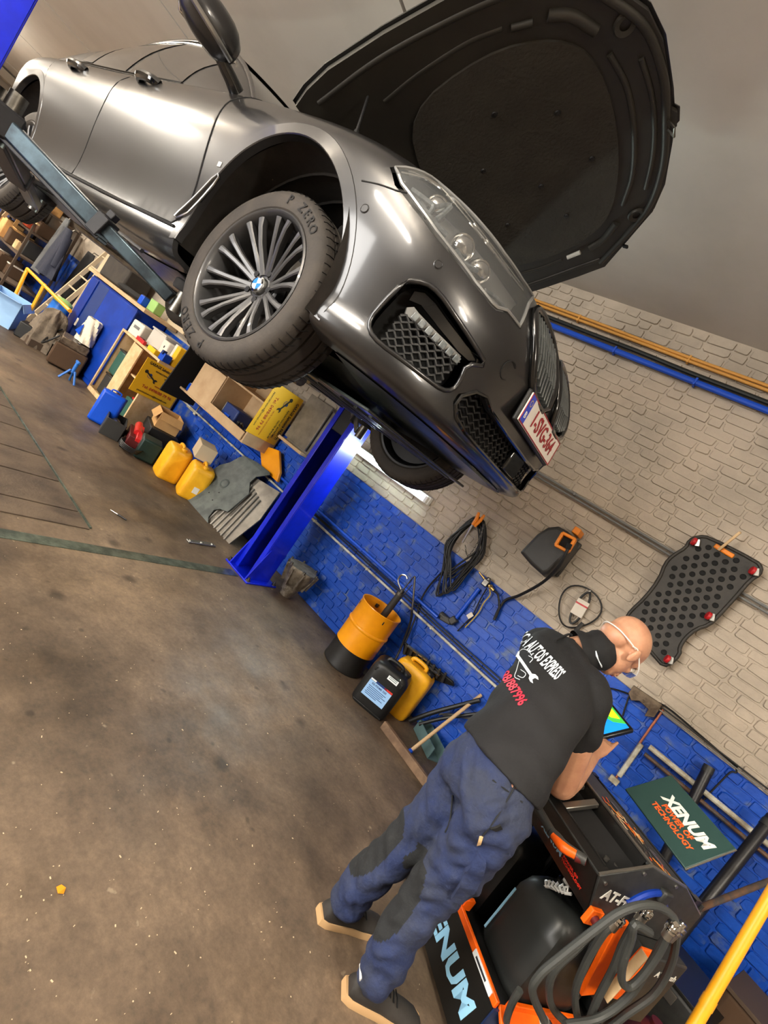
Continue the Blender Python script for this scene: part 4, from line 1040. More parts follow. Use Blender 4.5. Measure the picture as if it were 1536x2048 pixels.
for i, (p, q) in enumerate(zip(pts, pts[1:])):
    d = (q-p); M = basis((p+q)/2, d, (0, 1, 0) if i % 2 else (.7, 0, .7)); m = MB(); m.M = M
    L = d.length*.75; m.tube([(L*math.cos(a2)*.75, L*.38*math.sin(a2), 0) for a2 in [2*PI*k/10 for k in range(10)]], .0022, 5, closed=True); m.build('chain_link', 'steel', t3, world=True)
# hose reel
o = AY(1105, 1098, 3.64); t = thing('hose_reel', 'dark grey enclosed hose reel with orange mouth on the wall', 'hose reel', o)
m = MB(); rings = []
for k, (y, sc) in enumerate(((-.12, .86), (-.10, .97), (0, 1.0), (.10, .97), (.12, .86))):
    rings.append([Vector((.125*sc*x, y, .175*sc*z-.01)) for x, z in [(-1, -.95), (-.1, -1.02), (.85, -1.0), (1.0, -.8), (1.02, .2), (.92, .72), (.6, .95), (.1, 1.0), (-.45, .92), (-.85, .6), (-1.02, .1)]])
m.loft(rings); m.v = [Matrix.Rotation(R_(8), 4, 'Y') @ p for p in m.v]; m.build('housing', 'dark_grey', t, smooth=40, fixn=True, bevel=.008)
mo = AY(1131, 1085, 3.50)-o
m = MB(); m.M = basis(mo, (1, 0, .1), (-.1, 0, 1))
for (x, z, dx, dz) in ((0, .048, .10, .022), (0, -.048, .10, .022), (-.045, 0, .022, .10), (.045, 0, .022, .10)): m.box((x, z, 0), (dx, dz, .05))
m.build('mouth', 'orange', t, bevel=.006)
m = MB(); m.M = basis(mo, (1, 0, .1), (-.1, 0, 1)); m.box((0, 0, -.015), (.08, .08, .02)); m.build('mouth_inside', 'black_matt', t)
m = MB(); m.box((.06, .06, .20), (.05, .16, .05)); m.build('wall_bracket', 'orange', t, bevel=.006)
m = MB(); m.box((0, .135, 0), (.24, .03, .30)); m.build('back_plate', 'dark_grey', t, bevel=.01)
m = MB(); p0 = AY(1140, 1088, 3.47); m.tube([p0, AY(1131, 1108, 3.46), AY(1116, 1135, 3.5), AY(1085, 1165, 3.6), AY(1040, 1190, 3.72), AY(1012, 1200, 3.765), AY(998, 1218, 3.77), AY(988, 1240, 3.77)], .011, 9, smooth=6); m.build('hose', 'hose_black', t, world=True)
m = MB(); m.cyl(p0+Vector((0, -.01, 0)), p0+(AY(1131, 1108, 3.46)-p0)*.5, .018, n=10); m.build('hose_stopper', 'rubber_dark', t, world=True)
# drive belts on a nail
c = AY(1157, 1214, 3.77); t = thing('drive_belt', 'large thin black drive belt hanging as an open ring', 'belt', c)
m = MB(); a = AY(1117, 1222, 3.775)-c; m.tube([(.135*math.cos(k*PI/18)+.02*math.sin(2*k*PI/18), -.006, .155*math.sin(k*PI/18)-.01) for k in range(36)], .006, 7, closed=True); m.build('belt', 'hose_black', t)
t = thing('boxed_belt', 'small black belt in a white card sleeve with a red stripe', 'belt', c)
u = (AY(1178, 1186, 3.75)-AY(1140, 1250, 3.75)).normalized(); v = Vector((u.z, 0, -u.x)); cc = AY(1160, 1216, 3.755)-c
pts = [cc+u*(.125*math.cos(k*PI/12)*1.0)+v*(.036*math.sin(k*PI/12)) for k in range(24)]
m = MB(); m.tube(pts, .008, 8, closed=True); m.build('belt', 'hose_black', t)
m = MB(); m.M = basis(cc, u, v); m.box((0, 0, 0), (.12, .085, .024)); sl = m.build('card_sleeve', 'card_white', t, bevel=.003)
m = MB(); m.M = basis(cc, u, v); m.box((.025, 0, 0), (.012, .0855, .0246)); m.build('red_stripe', 'red', sl)
m = MB(); m.M = basis(cc, u, v); m.box((.048, 0, .0122), (.02, .05, .0008)); m.build('print', 'pipe_grey', sl)
m = MB(); q = AY(1180, 1184, 3.77); m.cyl(q-c+Vector((0, .03, 0)), q-c+Vector((0, -.03, .005)), .006, n=8); m.build('nail', 'steel', t)
a = AY(1166, 1246, 3.76); b = AY(1138, 1275, 3.75); t = thing('screwdriver', 'black handled screwdriver tucked behind the belts on the wall', 'screwdriver', b)
m = MB(); m.tube([a, a.lerp(b, .55)], .014, 8); m.build('handle', 'dark_grey', t, world=True); m = MB(); m.tube([a.lerp(b, .5), b+(b-a)*.6], .005, 6); m.build('blade', 'steel', t, world=True)
# mechanic's creeper board on the wall
YC = 3.72
P('creeper_black', (38, 35, 31), .55, rgb2=(50, 46, 40), nscale=5, bump=.15, bscale=60)
co = AY(1390, 1200, YC); t = thing('creeper', 'black moulded mechanics creeper with red castors hung on the wall', 'creeper', co)
cp = [(1378, 1082), (1398, 1074), (1418, 1076), (1512, 1124), (1522, 1136), (1518, 1150), (1500, 1160), (1470, 1195), (1436, 1232), (1418, 1250), (1392, 1258), (1370, 1276), (1358, 1296), (1360, 1308), (1336, 1332), (1318, 1326), (1252, 1236), (1262, 1222), (1290, 1196), (1318, 1160), (1330, 1128), (1345, 1112), (1372, 1096)]
poly = [AY(x, y, YC)-co for x, y in cp]; poly2 = [(p.x, p.z) for p in chaikin(poly, 1)]
CM = basis((0, 0, 0), (1, 0, 0), (0, 0, 1))
m = MB(); m.M = CM; m.prism(poly2, -.02, .02); board = m.build('board', 'creeper_black', t, bevel=.012, seg=3)
m = MB(); m.M = CM; pc = (sum(p[0] for p in poly2)/len(poly2), sum(p[1] for p in poly2)/len(poly2))
m.tube([(x, z, .018) for x, z in poly2], .012, 6, closed=True); m.build('rim', 'creeper_black', board, smooth=80)
for r in range(-12, 13):
    for q in range(-8, 9):
        p = Matrix.Rotation(R_(12), 3, 'Y') @ Vector((q*.062+(r % 2)*.031, 0, r*.047+.01))
        if q in (0, 1) and r > 6: continue
        ins = False; j = len(poly2)-1
        for i in range(len(poly2)):
            (xi, zi), (xj, zj) = poly2[i], poly2[j]
            if (zi > p.z) != (zj > p.z) and p.x < (xj-xi)*(p.z-zi)/(zj-zi)+xi: ins = not ins
            j = i
        if not ins or min((Vector((p.x, p.z))-Vector(c2)).length for c2 in chaikin(poly, 3) for c2 in [(c2.x, c2.z)]) < .034: continue
        m = MB(); m.M = CM @ Matrix.Translation((p.x, p.z, 0)); m.lathe([(0, .0205), (.010, .0205), (.0145, .0225), (.018, .0205)], 14); m.build('dimple', 'black_matt', board)
for (x, y) in ((1388, 1084), (1505, 1142), (1417, 1232), (1335, 1318)):
    p = AY(x, y, YC-.04)-co; m = MB(); m.box(p+Vector((.018, .01, .005)), (.03, .045, .05), ry=R_(-25)); cas = m.build('castor_bracket', 'alu', board, bevel=.004)
    m = MB(); m.cyl(p+Vector((-.012, -.018, 0)), p+Vector((.008, -.012, 0)), .026, n=16); m.build('castor_wheel', 'red', board, bevel=.004)
p = AY(1448, 1102, YC-.02)-co; u = (AY(1465, 1112, YC)-AY(1432, 1092, YC)).normalized()
m = MB(); m.M = basis(p, u, Vector((0, 1, 0)).cross(u)); m.box((0, 0, -.004), (.12, .03, .012)); m.build('hand_slot', 'orange', board, bevel=.006)
a = AY(1437, 1100, 3.68); b = AY(1481, 1064, 3.62); t = thing('wooden_peg', 'wooden peg sticking out through the hand slot of the creeper', 'peg', a)
m = MB(); M = basis((a+b)/2, b-a, (0, 1, 0)); m.M = M; m.box((0, 0, 0), ((b-a).length, .03, .016)); m.build('stick', 'wood_light', t, world=True, bevel=.003)
# cream inspection lamp hung behind the lift post
a = AY(586, 1040, 3.52); b = AY(624, 980, 3.52); t = thing('inspection_lamp', 'cream hand lamp hanging beside the blue lift post', 'lamp', a)
m = MB(); m.tube([a, a.lerp(b, .05), a.lerp(b, .9), b, b+(b-a)*.1], [.03, .036, .036, .026, .012], 14); m.build('lamp_body', 'pipe_white', t, world=True, smooth=50)
m = MB(); d = (b-a).normalized(); m.tube([b+d*.03, b+d*.06+Vector((.03, 0, 0)), b+d*.09, b+d*.06+Vector((-.03, 0, 0))], .005, 6, closed=True, smooth=4); m.build('hanging_ring', 'pipe_white', t, world=True)
m = MB(); m.tube([b+d*.12, b+d*.30], .02, 10); m.build('hook_handle', 'dark_grey', t, world=True)

t = thing('pipe_bracket', 'small white cranked pipe end on the blue wall under the hanging cabinet', 'pipe', AY(380, 812, 3.77))
m = MB(); m.tube([AY(374, 812, 3.77), AY(390, 826, 3.77), AY(400, 812, 3.77), AY(407, 812, 3.77)], .010, 8); m.build('pipe', 'pipe_white', t, world=True)
m = MB(); m.box(AY(390, 826, 3.775), (.05, .02, .05)); m.build('fixing', 'pipe_white', t, world=True, bevel=.004)
# ================================================================ things standing on the floor by the blue wall
P('drum_yellow', (242, 158, 12), .38, rgb2=(232, 146, 8), nscale=5, coat=.2); P('drum_black', (20, 18, 17), .5, rgb2=(30, 28, 26), nscale=8)
P('can_yellow', (238, 176, 34), .42, rgb2=(226, 160, 24), nscale=6); P('can_black', (24, 24, 24), .42, bump=.08, bscale=120)
P('label_blue', (150, 190, 232), .5); P('label_white', (226, 230, 232), .5); P('label_dark', (30, 52, 110), .5); P('label_red', (196, 52, 40), .5); P('text_dark', (38, 38, 44), .6)
P('tray_grey', (88, 94, 90), .6, rgb2=(66, 70, 68), nscale=8, bump=.3, bscale=20); P('sheet_grey', (134, 128, 118), .45, .5, rgb2=(110, 104, 96), nscale=6)
P('cast_alu', (132, 122, 108), .5, .6, rgb2=(92, 82, 70), nscale=14, bump=.5, bscale=40)
P('kraft', (206, 162, 104), .75, rgb2=(190, 146, 92), nscale=4); P('box_beige', (190, 172, 142), .75); P('box_green', (44, 84, 74), .5)
P('red_paint', (196, 34, 34), .35, coat=.3); P('dark_red', (84, 18, 18), .5); P('dark_green', (18, 40, 34), .5); P('case_blue', (6, 74, 196), .4); P('stand_blue', (34, 104, 190), .45)
P('poster_yellow', (240, 184, 22), .5); P('poster_ink', (46, 44, 30), .6); P('poster_red', (176, 60, 30), .6); P('poster_blue', (28, 66, 130), .6)
P('cabinet_blue', (8, 56, 158), .38, rgb2=(6, 44, 130), nscale=3); P('cloth_grey', (110, 98, 84), .9, rgb2=(90, 80, 68), nscale=12, bump=.5, bscale=60); P('jacket_navy', (32, 36, 52), .8, bump=.4, bscale=30); P('jacket_black', (16, 15, 15), .85)
P('jacket_grey', (84, 86, 88), .85, bump=.4, bscale=30); P('bag_white', (226, 214, 190), .5, alpha=1.0); P('clear_plastic', (196, 190, 180), .25); P('frame_yellow', (240, 166, 26), .4); P('teal_sheet', (100, 128, 130), .4, .4)
P('lamp_green', (150, 190, 110), .5); P('clutter_tan', (196, 150, 92), .75, rgb2=(140, 100, 58), nscale=9); P('clutter_brown', (70, 50, 32), .8); P('crate_red', (186, 74, 46), .6); P('plank_dark', (70, 56, 44), .7)
# ---- open yellow and black oil drum with a hand pump
d0 = Vector((-1.655, 3.50, 0)); t = thing('oil_drum', 'open steel drum, black below and yellow above, against the blue wall', 'drum', d0)
R0, HD = .178, .565
m = MB(); m.lathe([(0, 0), (R0-.006, 0), (R0, .006), (R0, .02), (R0-.003, .03), (R0-.003, .185)], 48); m.build('lower_band', 'drum_black', t)
m = MB(); m.lathe([(R0-.003, .185), (R0, .187), (R0, .36), (R0+.006, .367), (R0+.008, .375), (R0+.006, .383), (R0, .39), (R0, HD-.012), (R0+.005, HD-.004), (R0+.004, HD+.003), (R0-.004, HD), (R0-.008, HD-.014), (R0-.008, .30), (0, .30)], 48); m.build('shell', 'drum_yellow', t)
for a in (2.3, 3.9, 5.6):
    m = MB(); m.box((.165*math.cos(a), .165*math.sin(a), HD-.05), (.025, .025, .03)); m.build('lug', 'drum_black', t, bevel=.004)
P0 = d0+Vector((.01, .05, .50)); t = thing('hand_pump', 'dark grey barrel pump standing in the yellow drum', 'pump', P0-Vector((0, 0, .19)))
ax = (AY(800, 1190, 3.50)-AY(772, 1222, 3.5)).normalized()
a = AY(766, 1232, 3.53)-Vector((0, 0, .10)); b = AY(801, 1187, 3.50)
m = MB(); m.tube([a, b], .029, 14); m.build('pump_barrel', 'dark_grey', t, world=True)
m = MB(); m.tube([b-(b-a)*.04, b+(b-a)*.04], .034, 14); m.tube([b, b+(b-a)*.10], .018, 12); m.build('pump_head', 'steel', t, world=True)
m = MB(); m.tube([b+(b-a)*.06, AY(797, 1166, 3.49), AY(797, 1158, 3.49), AY(803, 1150, 3.48), AY(812, 1152, 3.48), AY(815, 1158, 3.48)], .0075, 8, smooth=5); m.build('hook_spout', 'alu', t, world=True)
m = MB(); m.tube([b+(b-a)*.02, AY(826, 1155, 3.5), AY(830, 1152, 3.5)], .005, 6); m.tube([AY(830, 1153, 3.5), AY(826, 1205, 3.52), AY(824, 1220, 3.53)], .008, 8); m.tube([AY(803, 1195, 3.5), AY(824, 1170, 3.5)], .004, 6); m.build('pump_lever', 'steel', t, world=True)
m = MB(); m.tube([AY(824, 1218, 3.53), AY(822, 1240, 3.56), AY(812, 1270, 3.6), AY(800, 1300, 3.62), AY(790, 1320, 3.6)], .010, 8, smooth=4); m.build('pump_hose', 'hose_black', t, world=True)
m = MB(); m.box(d0+Vector((.05, .03, .32)), (.10, .09, .04)); t2 = m.build('foot_valve', 'steel', t, world=True, bevel=.01)
# ---- jerrycan builder
def jerry(name, label, mat, loc, rz, sz, group=None, cap='can_black', handle=True, lean=0.0, notch=True):
    t = thing(name, label, 'jerrycan', loc, rz, group); wx, wy, h = sz; c = .035
    prof = [(0, 0, .90), (.012, 0, .97), (.03, 0, 1.0), (h*.78, 0, 1.0), (h*.86, 0, .97), (h*.92, .0, .86), (h*.95, 0, .70)]
    rings = []
    for z, _, s in prof:
        ring = []
        for q in range(32):
            a = 2*PI*q/32; ca, sa = math.cos(a), math.sin(a); n = 6
            r = 1/((abs(ca)**n+abs(sa)**n)**(1/n)); ring.append(Vector((wx/2*r*ca*s, wy/2*r*sa*(1-(1-s)*.6), z)))
        rings.append(ring)
    m = MB(); m.loft(rings); m.v = [Matrix.Rotation(lean, 4, 'X') @ p for p in m.v]; m.build('body', mat, t, smooth=45)
    if handle:
        m = MB(); m.tube([(-wx*.25, 0, h*.93), (-wx*.22, 0, h*1.0), (0, 0, h*1.02), (wx*.16, 0, h*1.0), (wx*.18, 0, h*.93)], .016, 10, smooth=4); m.v = [Matrix.Rotation(lean, 4, 'X') @ p for p in m.v]; m.build('handle', mat, t)
    m = MB(); m.M = Matrix.Rotation(lean, 4, 'X'); m.lathe([(0, h*1.0), (.026, h*1.0), (.03, h*.99), (.03, h*.93)], 20, Matrix.Translation((wx*.32, 0, 0))); m.build('cap', cap, t)
    return t
# black can with blue and white label, seen face on
jl = AZ(698, 1394); jr = AZ(762, 1448); u = (jr-jl); u.z = 0; ang = math.atan2(u.y, u.x); cen = (jl+jr)/2+Vector((-math.sin(ang), math.cos(ang), 0))*.125
t = jerry('jerrycan', 'black jerrycan with a pale blue label in front of the yellow one', 'can_black', cen, ang, (u.length*1.02, .25, .375))
F = basis((0, -.1262, .16), (1, 0, 0), (0, 0, 1))
m = MB(); m.M = F; m.box((-.005, -.01, .001), (.19, .125, .0016)); lb = m.build('label', 'label_blue', t)
m = MB(); m.M = F; m.box((-.03, .0615, .0012), (.14, .014, .0018)); m.build('label_band', 'label_dark', lb); m = MB(); m.M = F; m.box((-.075, .0615, .0016), (.045, .012, .0018)); m.build('label_mark', 'label_white', lb)
m = MB(); m.M = F; m.box((.055, .0615, .0012), (.07, .014, .0018)); m.build('label_band', 'label_red', lb)
text('label_title', 'RE-FIRME 500', .022, 'label_dark', lb, F @ Matrix.Translation((-.01, .035, .0022)), bold=.01)
m = MB(); m.M = F
for k, (ln, x) in enumerate(((.15, -.01), (.13, -.015), (.16, -.005), (.12, -.02), (.15, -.01), (.10, -.03))): m.box((x, .012-k*.0125, .0021), (ln, .004, .0006))
m.build('small_print', 'label_dark', lb)
m = MB(); m.M = basis((.035, -.121, .315), (1, 0, 0), (0, .35, 1)); m.box((0, 0, .002), (.085, .055, .002)); l2 = m.build('label', 'label_white', t)
m = MB(); m.M = basis((.035, -.121, .315), (1, 0, 0), (0, .35, 1))
for k in range(4): m.box((0, .018-k*.011, .0034), (.068, .004, .0008))
m.build('small_print', 'box_green', l2)
for s in (-1, 1):
    m = MB(); m.box((s*.085, -.112, .30), (.07, .02, .045)); m.build('shoulder_bulge', 'can_black', t, bevel=.009)
m = MB(); m.box((0, -.127, .02), (.25, .006, .012)); m.build('base_rib', 'can_black', t, bevel=.003)
# yellow can behind it
a = AZ(800, 1428); cen2 = cen+Vector((.10, .235, 0)); t = jerry('jerrycan', 'yellow jerrycan wedged between the black can and the wall', 'can_yellow', Vector((-1.165, 3.635, 0)), ang-R_(10), (.31, .22, .42))
# black plastic grille tray on the wall side above the yellow can
t = thing('grille_panel', 'black plastic radiator grille leaning on the wall above the yellow can', 'car part', (-.95, 3.68, .38))
a = AY(805, 1292, 3.64); b = AY(905, 1365, 3.70); M = basis((a+b)/2, b-a, (0, -.5, .87)); L = (b-a).length
m = MB(); m.M = M; m.prism([(-L/2, .04), (L/2, .0), (L/2+.02, -.03), (L*.2, -.10), (-L/2+.02, -.06)], -.02, .0); m.build('panel', 'black_plastic', t, world=True, bevel=.004)
for k in range(8):
    m = MB(); m.M = M; m.box((-L*.42+L*.11*k, .0, .012), (.02, .10, .018)); m.build('rib', 'dark_grey', t, world=True, bevel=.003)
m = MB(); m.M = M; m.box((-.10, .045, .01), (L*.4, .012, .02)); m.build('bright_edge', 'alu', t, world=True); m = MB(); m.M = M; m.box((.06, -.005, .016), (L*.3, .010, .02)); m.build('bright_edge', 'alu', t, world=True)
# lengths of hose, channel, timber by the wall
t = thing('timber_kerb', 'long worn timber batten lying on the floor behind the mechanic', 'timber', AZ(760, 1450))
a = AZ(762, 1455)+Vector((0, 0, .03)); b = AZ(875, 1610)+Vector((0, 0, .03)); m = MB(); M = basis((a+b)/2, b-a, (0, 0, 1)); m.M = M; m.box((0, 0, 0), ((b-a).length, .06, .03)); m.build('batten', 'wood_brown', t, world=True, bevel=.004)
t = thing('metal_trough', 'light blue grey sheet metal trough lying by the wall', 'trough', AZ(845, 1495))
M = Matrix.Translation(AZ(852, 1492)) @ Matrix.Rotation(R_(-35), 4, 'Z'); m = MB(); m.M = M
m.box((0, 0, .006), (.30, .12, .008)); m.box((0, -.06, .05), (.30, .006, .09)); m.box((0, .06, .05), (.30, .006, .09)); m.box((-.15, 0, .05), (.006, .12, .09)); m.build('trough', 'teal_sheet', t, world=True)
for i, (p, q, r, mt, lab) in enumerate((((815, 1448), (960, 1400), .018, 'hose_black', 'thick black rubber hose lying along the wall foot'), ((830, 1462), (975, 1425), .014, 'hose_black', 'middle black rubber hose lying along the wall foot'), ((850, 1450), (960, 1440), .012, 'pipe_grey', 'grey tube lying with the black hoses'))):
    a = AZ(*p)+Vector((0, -.02*i, .03+.04*i)); b = AY(q[0], q[1], 3.70)
    if b.z < .03: b.z = .04
    m = MB(); m.tube([a, a.lerp(b, .3)+Vector((0, 0, .02)), a.lerp(b, .7)+Vector((0, .01, .01)), b], r, 9, smooth=4); o = m.build('rubber_hose', mt); tag(o, lab, 'hose', 'hoses at the wall foot')
t = thing('broom_handle', 'wooden stick with a blue tip leaning against the wall', 'stick', AZ(815, 1508))
a = AZ(815, 1508)+Vector((0, 0, .015)); b = AY(962, 1390, 3.775); m = MB(); m.tube([a, b], .013, 10); m.build('stick', 'wood_tan', t, world=True); m = MB(); m.tube([a-(b-a)*.01, a+(b-a)*.035], .017, 10); m.build('tip', 'case_blue', t, world=True)
# ---- gearbox casting beside the post
g0 = Vector((-2.555, 3.56, 0)); t = thing('gearbox', 'bare aluminium gearbox casting standing on the floor beside the lift post', 'gearbox', g0)
m = MB(); rings = []
for z, r in ((.115, .085), (.13, .10), (.17, .115), (.22, .13), (.27, .15), (.30, .152), (.315, .145)):
    rings.append([Vector((r*math.cos(a)*(1+.12*math.sin(3*a+z*9)), r*math.sin(a)*(1+.1*math.cos(4*a)), z)) for a in [2*PI*k/28 for k in range(28)]])
m.loft(rings); m.build('bell_housing', 'cast_alu', t, smooth=30)
m = MB(); m.lathe([(0, .0), (.055, .0), (.062, .006), (.062, .05), (.075, .055), (.078, .075), (.085, .12)], 28); m.build('output_flange', 'cast_alu', t)
for k in range(9):
    a = 2*PI*k/9; m = MB(); m.box((.13*math.cos(a), .13*math.sin(a), .22), (.012, .05, .17), rz=a+PI/2, rx=R_(12)); m.build('cast_rib', 'cast_alu', t, bevel=.003)
for k in range(6):
    a = 2*PI*k/6+.3; m = MB(); m.cyl((.15*math.cos(a), .15*math.sin(a), .30), (.15*math.cos(a), .15*math.sin(a), .33), .012, n=8); m.build('bolt_boss', 'steel', t)
# ---- grey undertray and corrugated aluminium pan leaning behind the post
t = thing('corrugated_pan', 'ribbed bare metal pan leaning on the wall behind the lift post', 'car part', AZ(455, 1075))
# plate leans on the wall: from the floor at y=3.32 back to the wall
def lean(px, py, y0=3.32, k=.42): return onplane(px, py, (0, 1, -k), y0)
A, B, C = lean(452, 1092), lean(412, 1030), lean(520, 960)
m = MB(); pts = [lean(*q, 3.40) for q in ((450, 1095), (395, 1010), (470, 930), (560, 985), (520, 1040))]; o0 = pts[0]; u = (pts[1]-pts[0]).normalized(); nrm = Vector((0, -1, .42)).normalized(); v = nrm.cross(u)
m.M = basis(o0, u, v); m.prism([((p-o0).dot(u), (p-o0).dot(v)) for p in pts], -.006, .006); m.build('pan', 'sheet_grey', t, world=True)
for k in range(9):
    a = lean(442-k*6, 1085-k*8.5, 3.385); b = lean(520-k*4, 1000-k*7.5, 3.385); m = MB(); m.tube([a, b], .012, 8); m.build('rib', 'sheet_grey', t, world=True)
t = thing('undertray', 'flat grey engine undertray with cut-outs leaning in front of the ribbed pan', 'car part', AZ(385, 1010))
ut = [(366, 1003), (385, 1028), (408, 1056), (416, 1050), (417, 1034), (428, 1020), (440, 1018), (455, 1024), (498, 988), (500, 965), (512, 954), (540, 950), (540, 945), (515, 925), (490, 912), (478, 915), (460, 925), (440, 930), (425, 940), (416, 955), (400, 975)]
pts = [lean(*q, 3.35) for q in ut]; o0 = pts[0]; u = (pts[2]-pts[0]).normalized(); v = nrm.cross(u)
m = MB(); m.M = basis(o0, u, v); m.prism([((p-o0).dot(u), (p-o0).dot(v)) for p in pts], -.006, .004); m.build('tray', 'tray_grey', t, world=True, bevel=.002)
q = lean(449, 967, 3.345); m = MB(); m.M = basis(q, u, v); m.lathe([(0, .001), (.035, .003), (.045, .012), (.055, .004)], 24); m.build('recess_ring', 'tray_grey', t, world=True)
for (x, y) in ((418, 985), (438, 985), (425, 1000)):
    q = lean(x, y, 3.344); m = MB(); m.M = basis(q, u, v); m.lathe([(0, .002), (.006, .002), (.007, 0)], 10); m.build('hole', 'black_matt', t, world=True)
# two yellow cans with a carton on top
c1 = Vector((-4.62, 3.30, 0)); t = jerry('yellow_canister', 'yellow canister, farther of the pair, under a beige carton', 'can_yellow', c1, R_(-15), (.30, .25, .40), 'pair of yellow canisters', cap='can_yellow')
c2 = Vector((-4.27, 3.40, 0)); t = jerry('yellow_canister', 'yellow canister with a small label, next to the grey undertray', 'can_yellow', c2, R_(-25), (.30, .25, .40), 'pair of yellow canisters', cap='can_yellow')
m = MB(); m.box((.151, .02, .13), (.003, .06, .07)); m.build('sticker', 'card_white', t)
def carton(name, label, cat, loc, dims, rz, mat, flaps=(), tilt=0.0, group=None):
    t = thing(name, label, cat, loc, rz, group); x, y, z = dims; w_ = .004
    Q = Matrix.Rotation(tilt, 4, 'Y')
    for c, d in (((0, 0, w_/2), (x, y, w_)), ((0, -y/2, z/2), (x, w_, z)), ((0, y/2, z/2), (x, w_, z)), ((-x/2, 0, z/2), (w_, y, z)), ((x/2, 0, z/2), (w_, y, z))):
        m = MB(); m.M = Q; m.box(c, d); m.build('side', mat, t)
    if not flaps:
        m = MB(); m.M = Q; m.box((0, 0, z), (x, y, w_)); m.build('lid', mat, t)
    for fl in flaps:
        m = MB(); ax, sg, an = fl
        if ax == 'x': m.M = Q @ Matrix.Translation((sg*x/2, 0, z)) @ Matrix.Rotation(sg*an, 4, 'Y'); m.box((sg*.06 if abs(sg) else 0, 0, 0), (.12, y*.96, w_))
        else: m.M = Q @ Matrix.Translation((0, sg*y/2, z)) @ Matrix.Rotation(-sg*an, 4, 'X'); m.box((0, sg*.06, 0), (x*.96, .12, w_))
        m.build('flap', mat, t)
    return t
t = carton('carton', 'beige carton lying across the two yellow canisters', 'carton', (-4.47, 3.45, .40), (.30, .18, .16), R_(-25), 'box_beige')
o = t
# carton with kraft flap and lamp parts, red trolley jack, dark green battery charger
carton('carton', 'brown carton with an open kraft flap beside the wooden cabinet', 'carton', (-5.45, 3.52, .30), (.34, .26, .20), R_(-20), 'kraft', flaps=(('y', -1, R_(65)), ('x', 1, R_(40))))
m = MB(); m.box((-5.45, 3.52, .15), (.5, .34, .29), rz=R_(-20)); o = m.build('dark_crate', 'black_plastic', bevel=.01); tag(o, 'black crate carrying the brown carton beside the cabinet', 'crate')
t = thing('trolley_jack', 'red trolley jack on the floor beside the blue case', 'jack', (-5.22, 3.16, 0), R_(-25))
m = MB(); m.box((0, 0, .12), (.52, .20, .12)); m.build('frame', 'dark_red', t, bevel=.01); m = MB(); m.cyl((-.2, -.02, .22), (.12, -.02, .20), .045, n=16); m.build('ram_cylinder', 'red_paint', t)
m = MB(); m.box((.10, 0, .20), (.34, .06, .05), ry=R_(12)); m.build('lift_arm', 'red_paint', t, bevel=.008)
for sx in (-.2, .2):
    for sy in (-.11, .11): m = MB(); m.cyl((sx, sy-.015, .05), (sx, sy+.015, .05), .05, n=18); m.build('wheel', 'rubber_dark', t)
t = thing('battery_charger', 'dark green portable box with coiled cable beside the yellow canisters', 'charger', (-4.95, 3.18, 0), R_(-25))
m = MB(); m.box((0, 0, .13), (.26, .22, .24)); m.build('body', 'dark_green', t, bevel=.02); m = MB(); m.box((0, -.111, .17), (.16, .006, .10)); m.build('panel', 'alu', t)
for k in range(4):
    m = MB(); m.tube([(.17*math.cos(a)+.02*k, -.16+.12*math.sin(a), .05+.02*k) for a in [2*PI*i/20 for i in range(20)]], .007, 6, closed=True); m.build('cable_turn', 'hose_black', t)
t = thing('open_tool_box', 'black open tool box in front of the red trolley jack', 'tool box', (-5.42, 2.98, 0), R_(-25))
for c, d in (((0, 0, .01), (.38, .2, .02)), ((0, -.1, .1), (.38, .012, .2)), ((0, .1, .1), (.38, .012, .2)), ((-.19, 0, .1), (.012, .2, .2)), ((.19, 0, .1), (.012, .2, .2))):
    m = MB(); m.box(c, d); m.build('side', 'dark_grey', t, bevel=.003)
m = MB(); m.cyl((-.1, 0, .12), (.1, .02, .14), .05, n=14); m.build('air_filter', 'steel', t)
t = thing('tool_case', 'bright blue plastic case standing on edge by the cabinet', 'case', (-5.62, 2.93, 0), R_(-32))
m = MB(); m.box((0, 0, .20), (.13, .26, .40)); m.build('shell', 'case_blue', t, bevel=.035, seg=3); m = MB(); m.box((0, 0, .20), (.012, .265, .405)); m.build('seam', 'label_dark', t, bevel=.03); m = MB(); m.tube([(0, -.05, .39), (0, -.045, .425), (0, .045, .425), (0, .05, .39)], .009, 8, smooth=3); m.build('handle', 'case_blue', t)
t = thing('axle_stand', 'small blue three-legged axle stand in front of the wooden cabinet', 'axle stand', (-6.93, 3.0, 0))
for k in range(3):
    a = k*2*PI/3+.5; m = MB(); m.tube([(.11*math.cos(a), .11*math.sin(a), .006), (.03*math.cos(a), .03*math.sin(a), .16)], .014, 6); m.build('leg', 'stand_blue', t)
m = MB(); m.tube([(0, 0, .13), (0, 0, .28)], .022, 10); m.build('post', 'stand_blue', t); m = MB(); m.box((0, 0, .285), (.09, .03, .03)); m.build('saddle', 'stand_blue', t, bevel=.005)
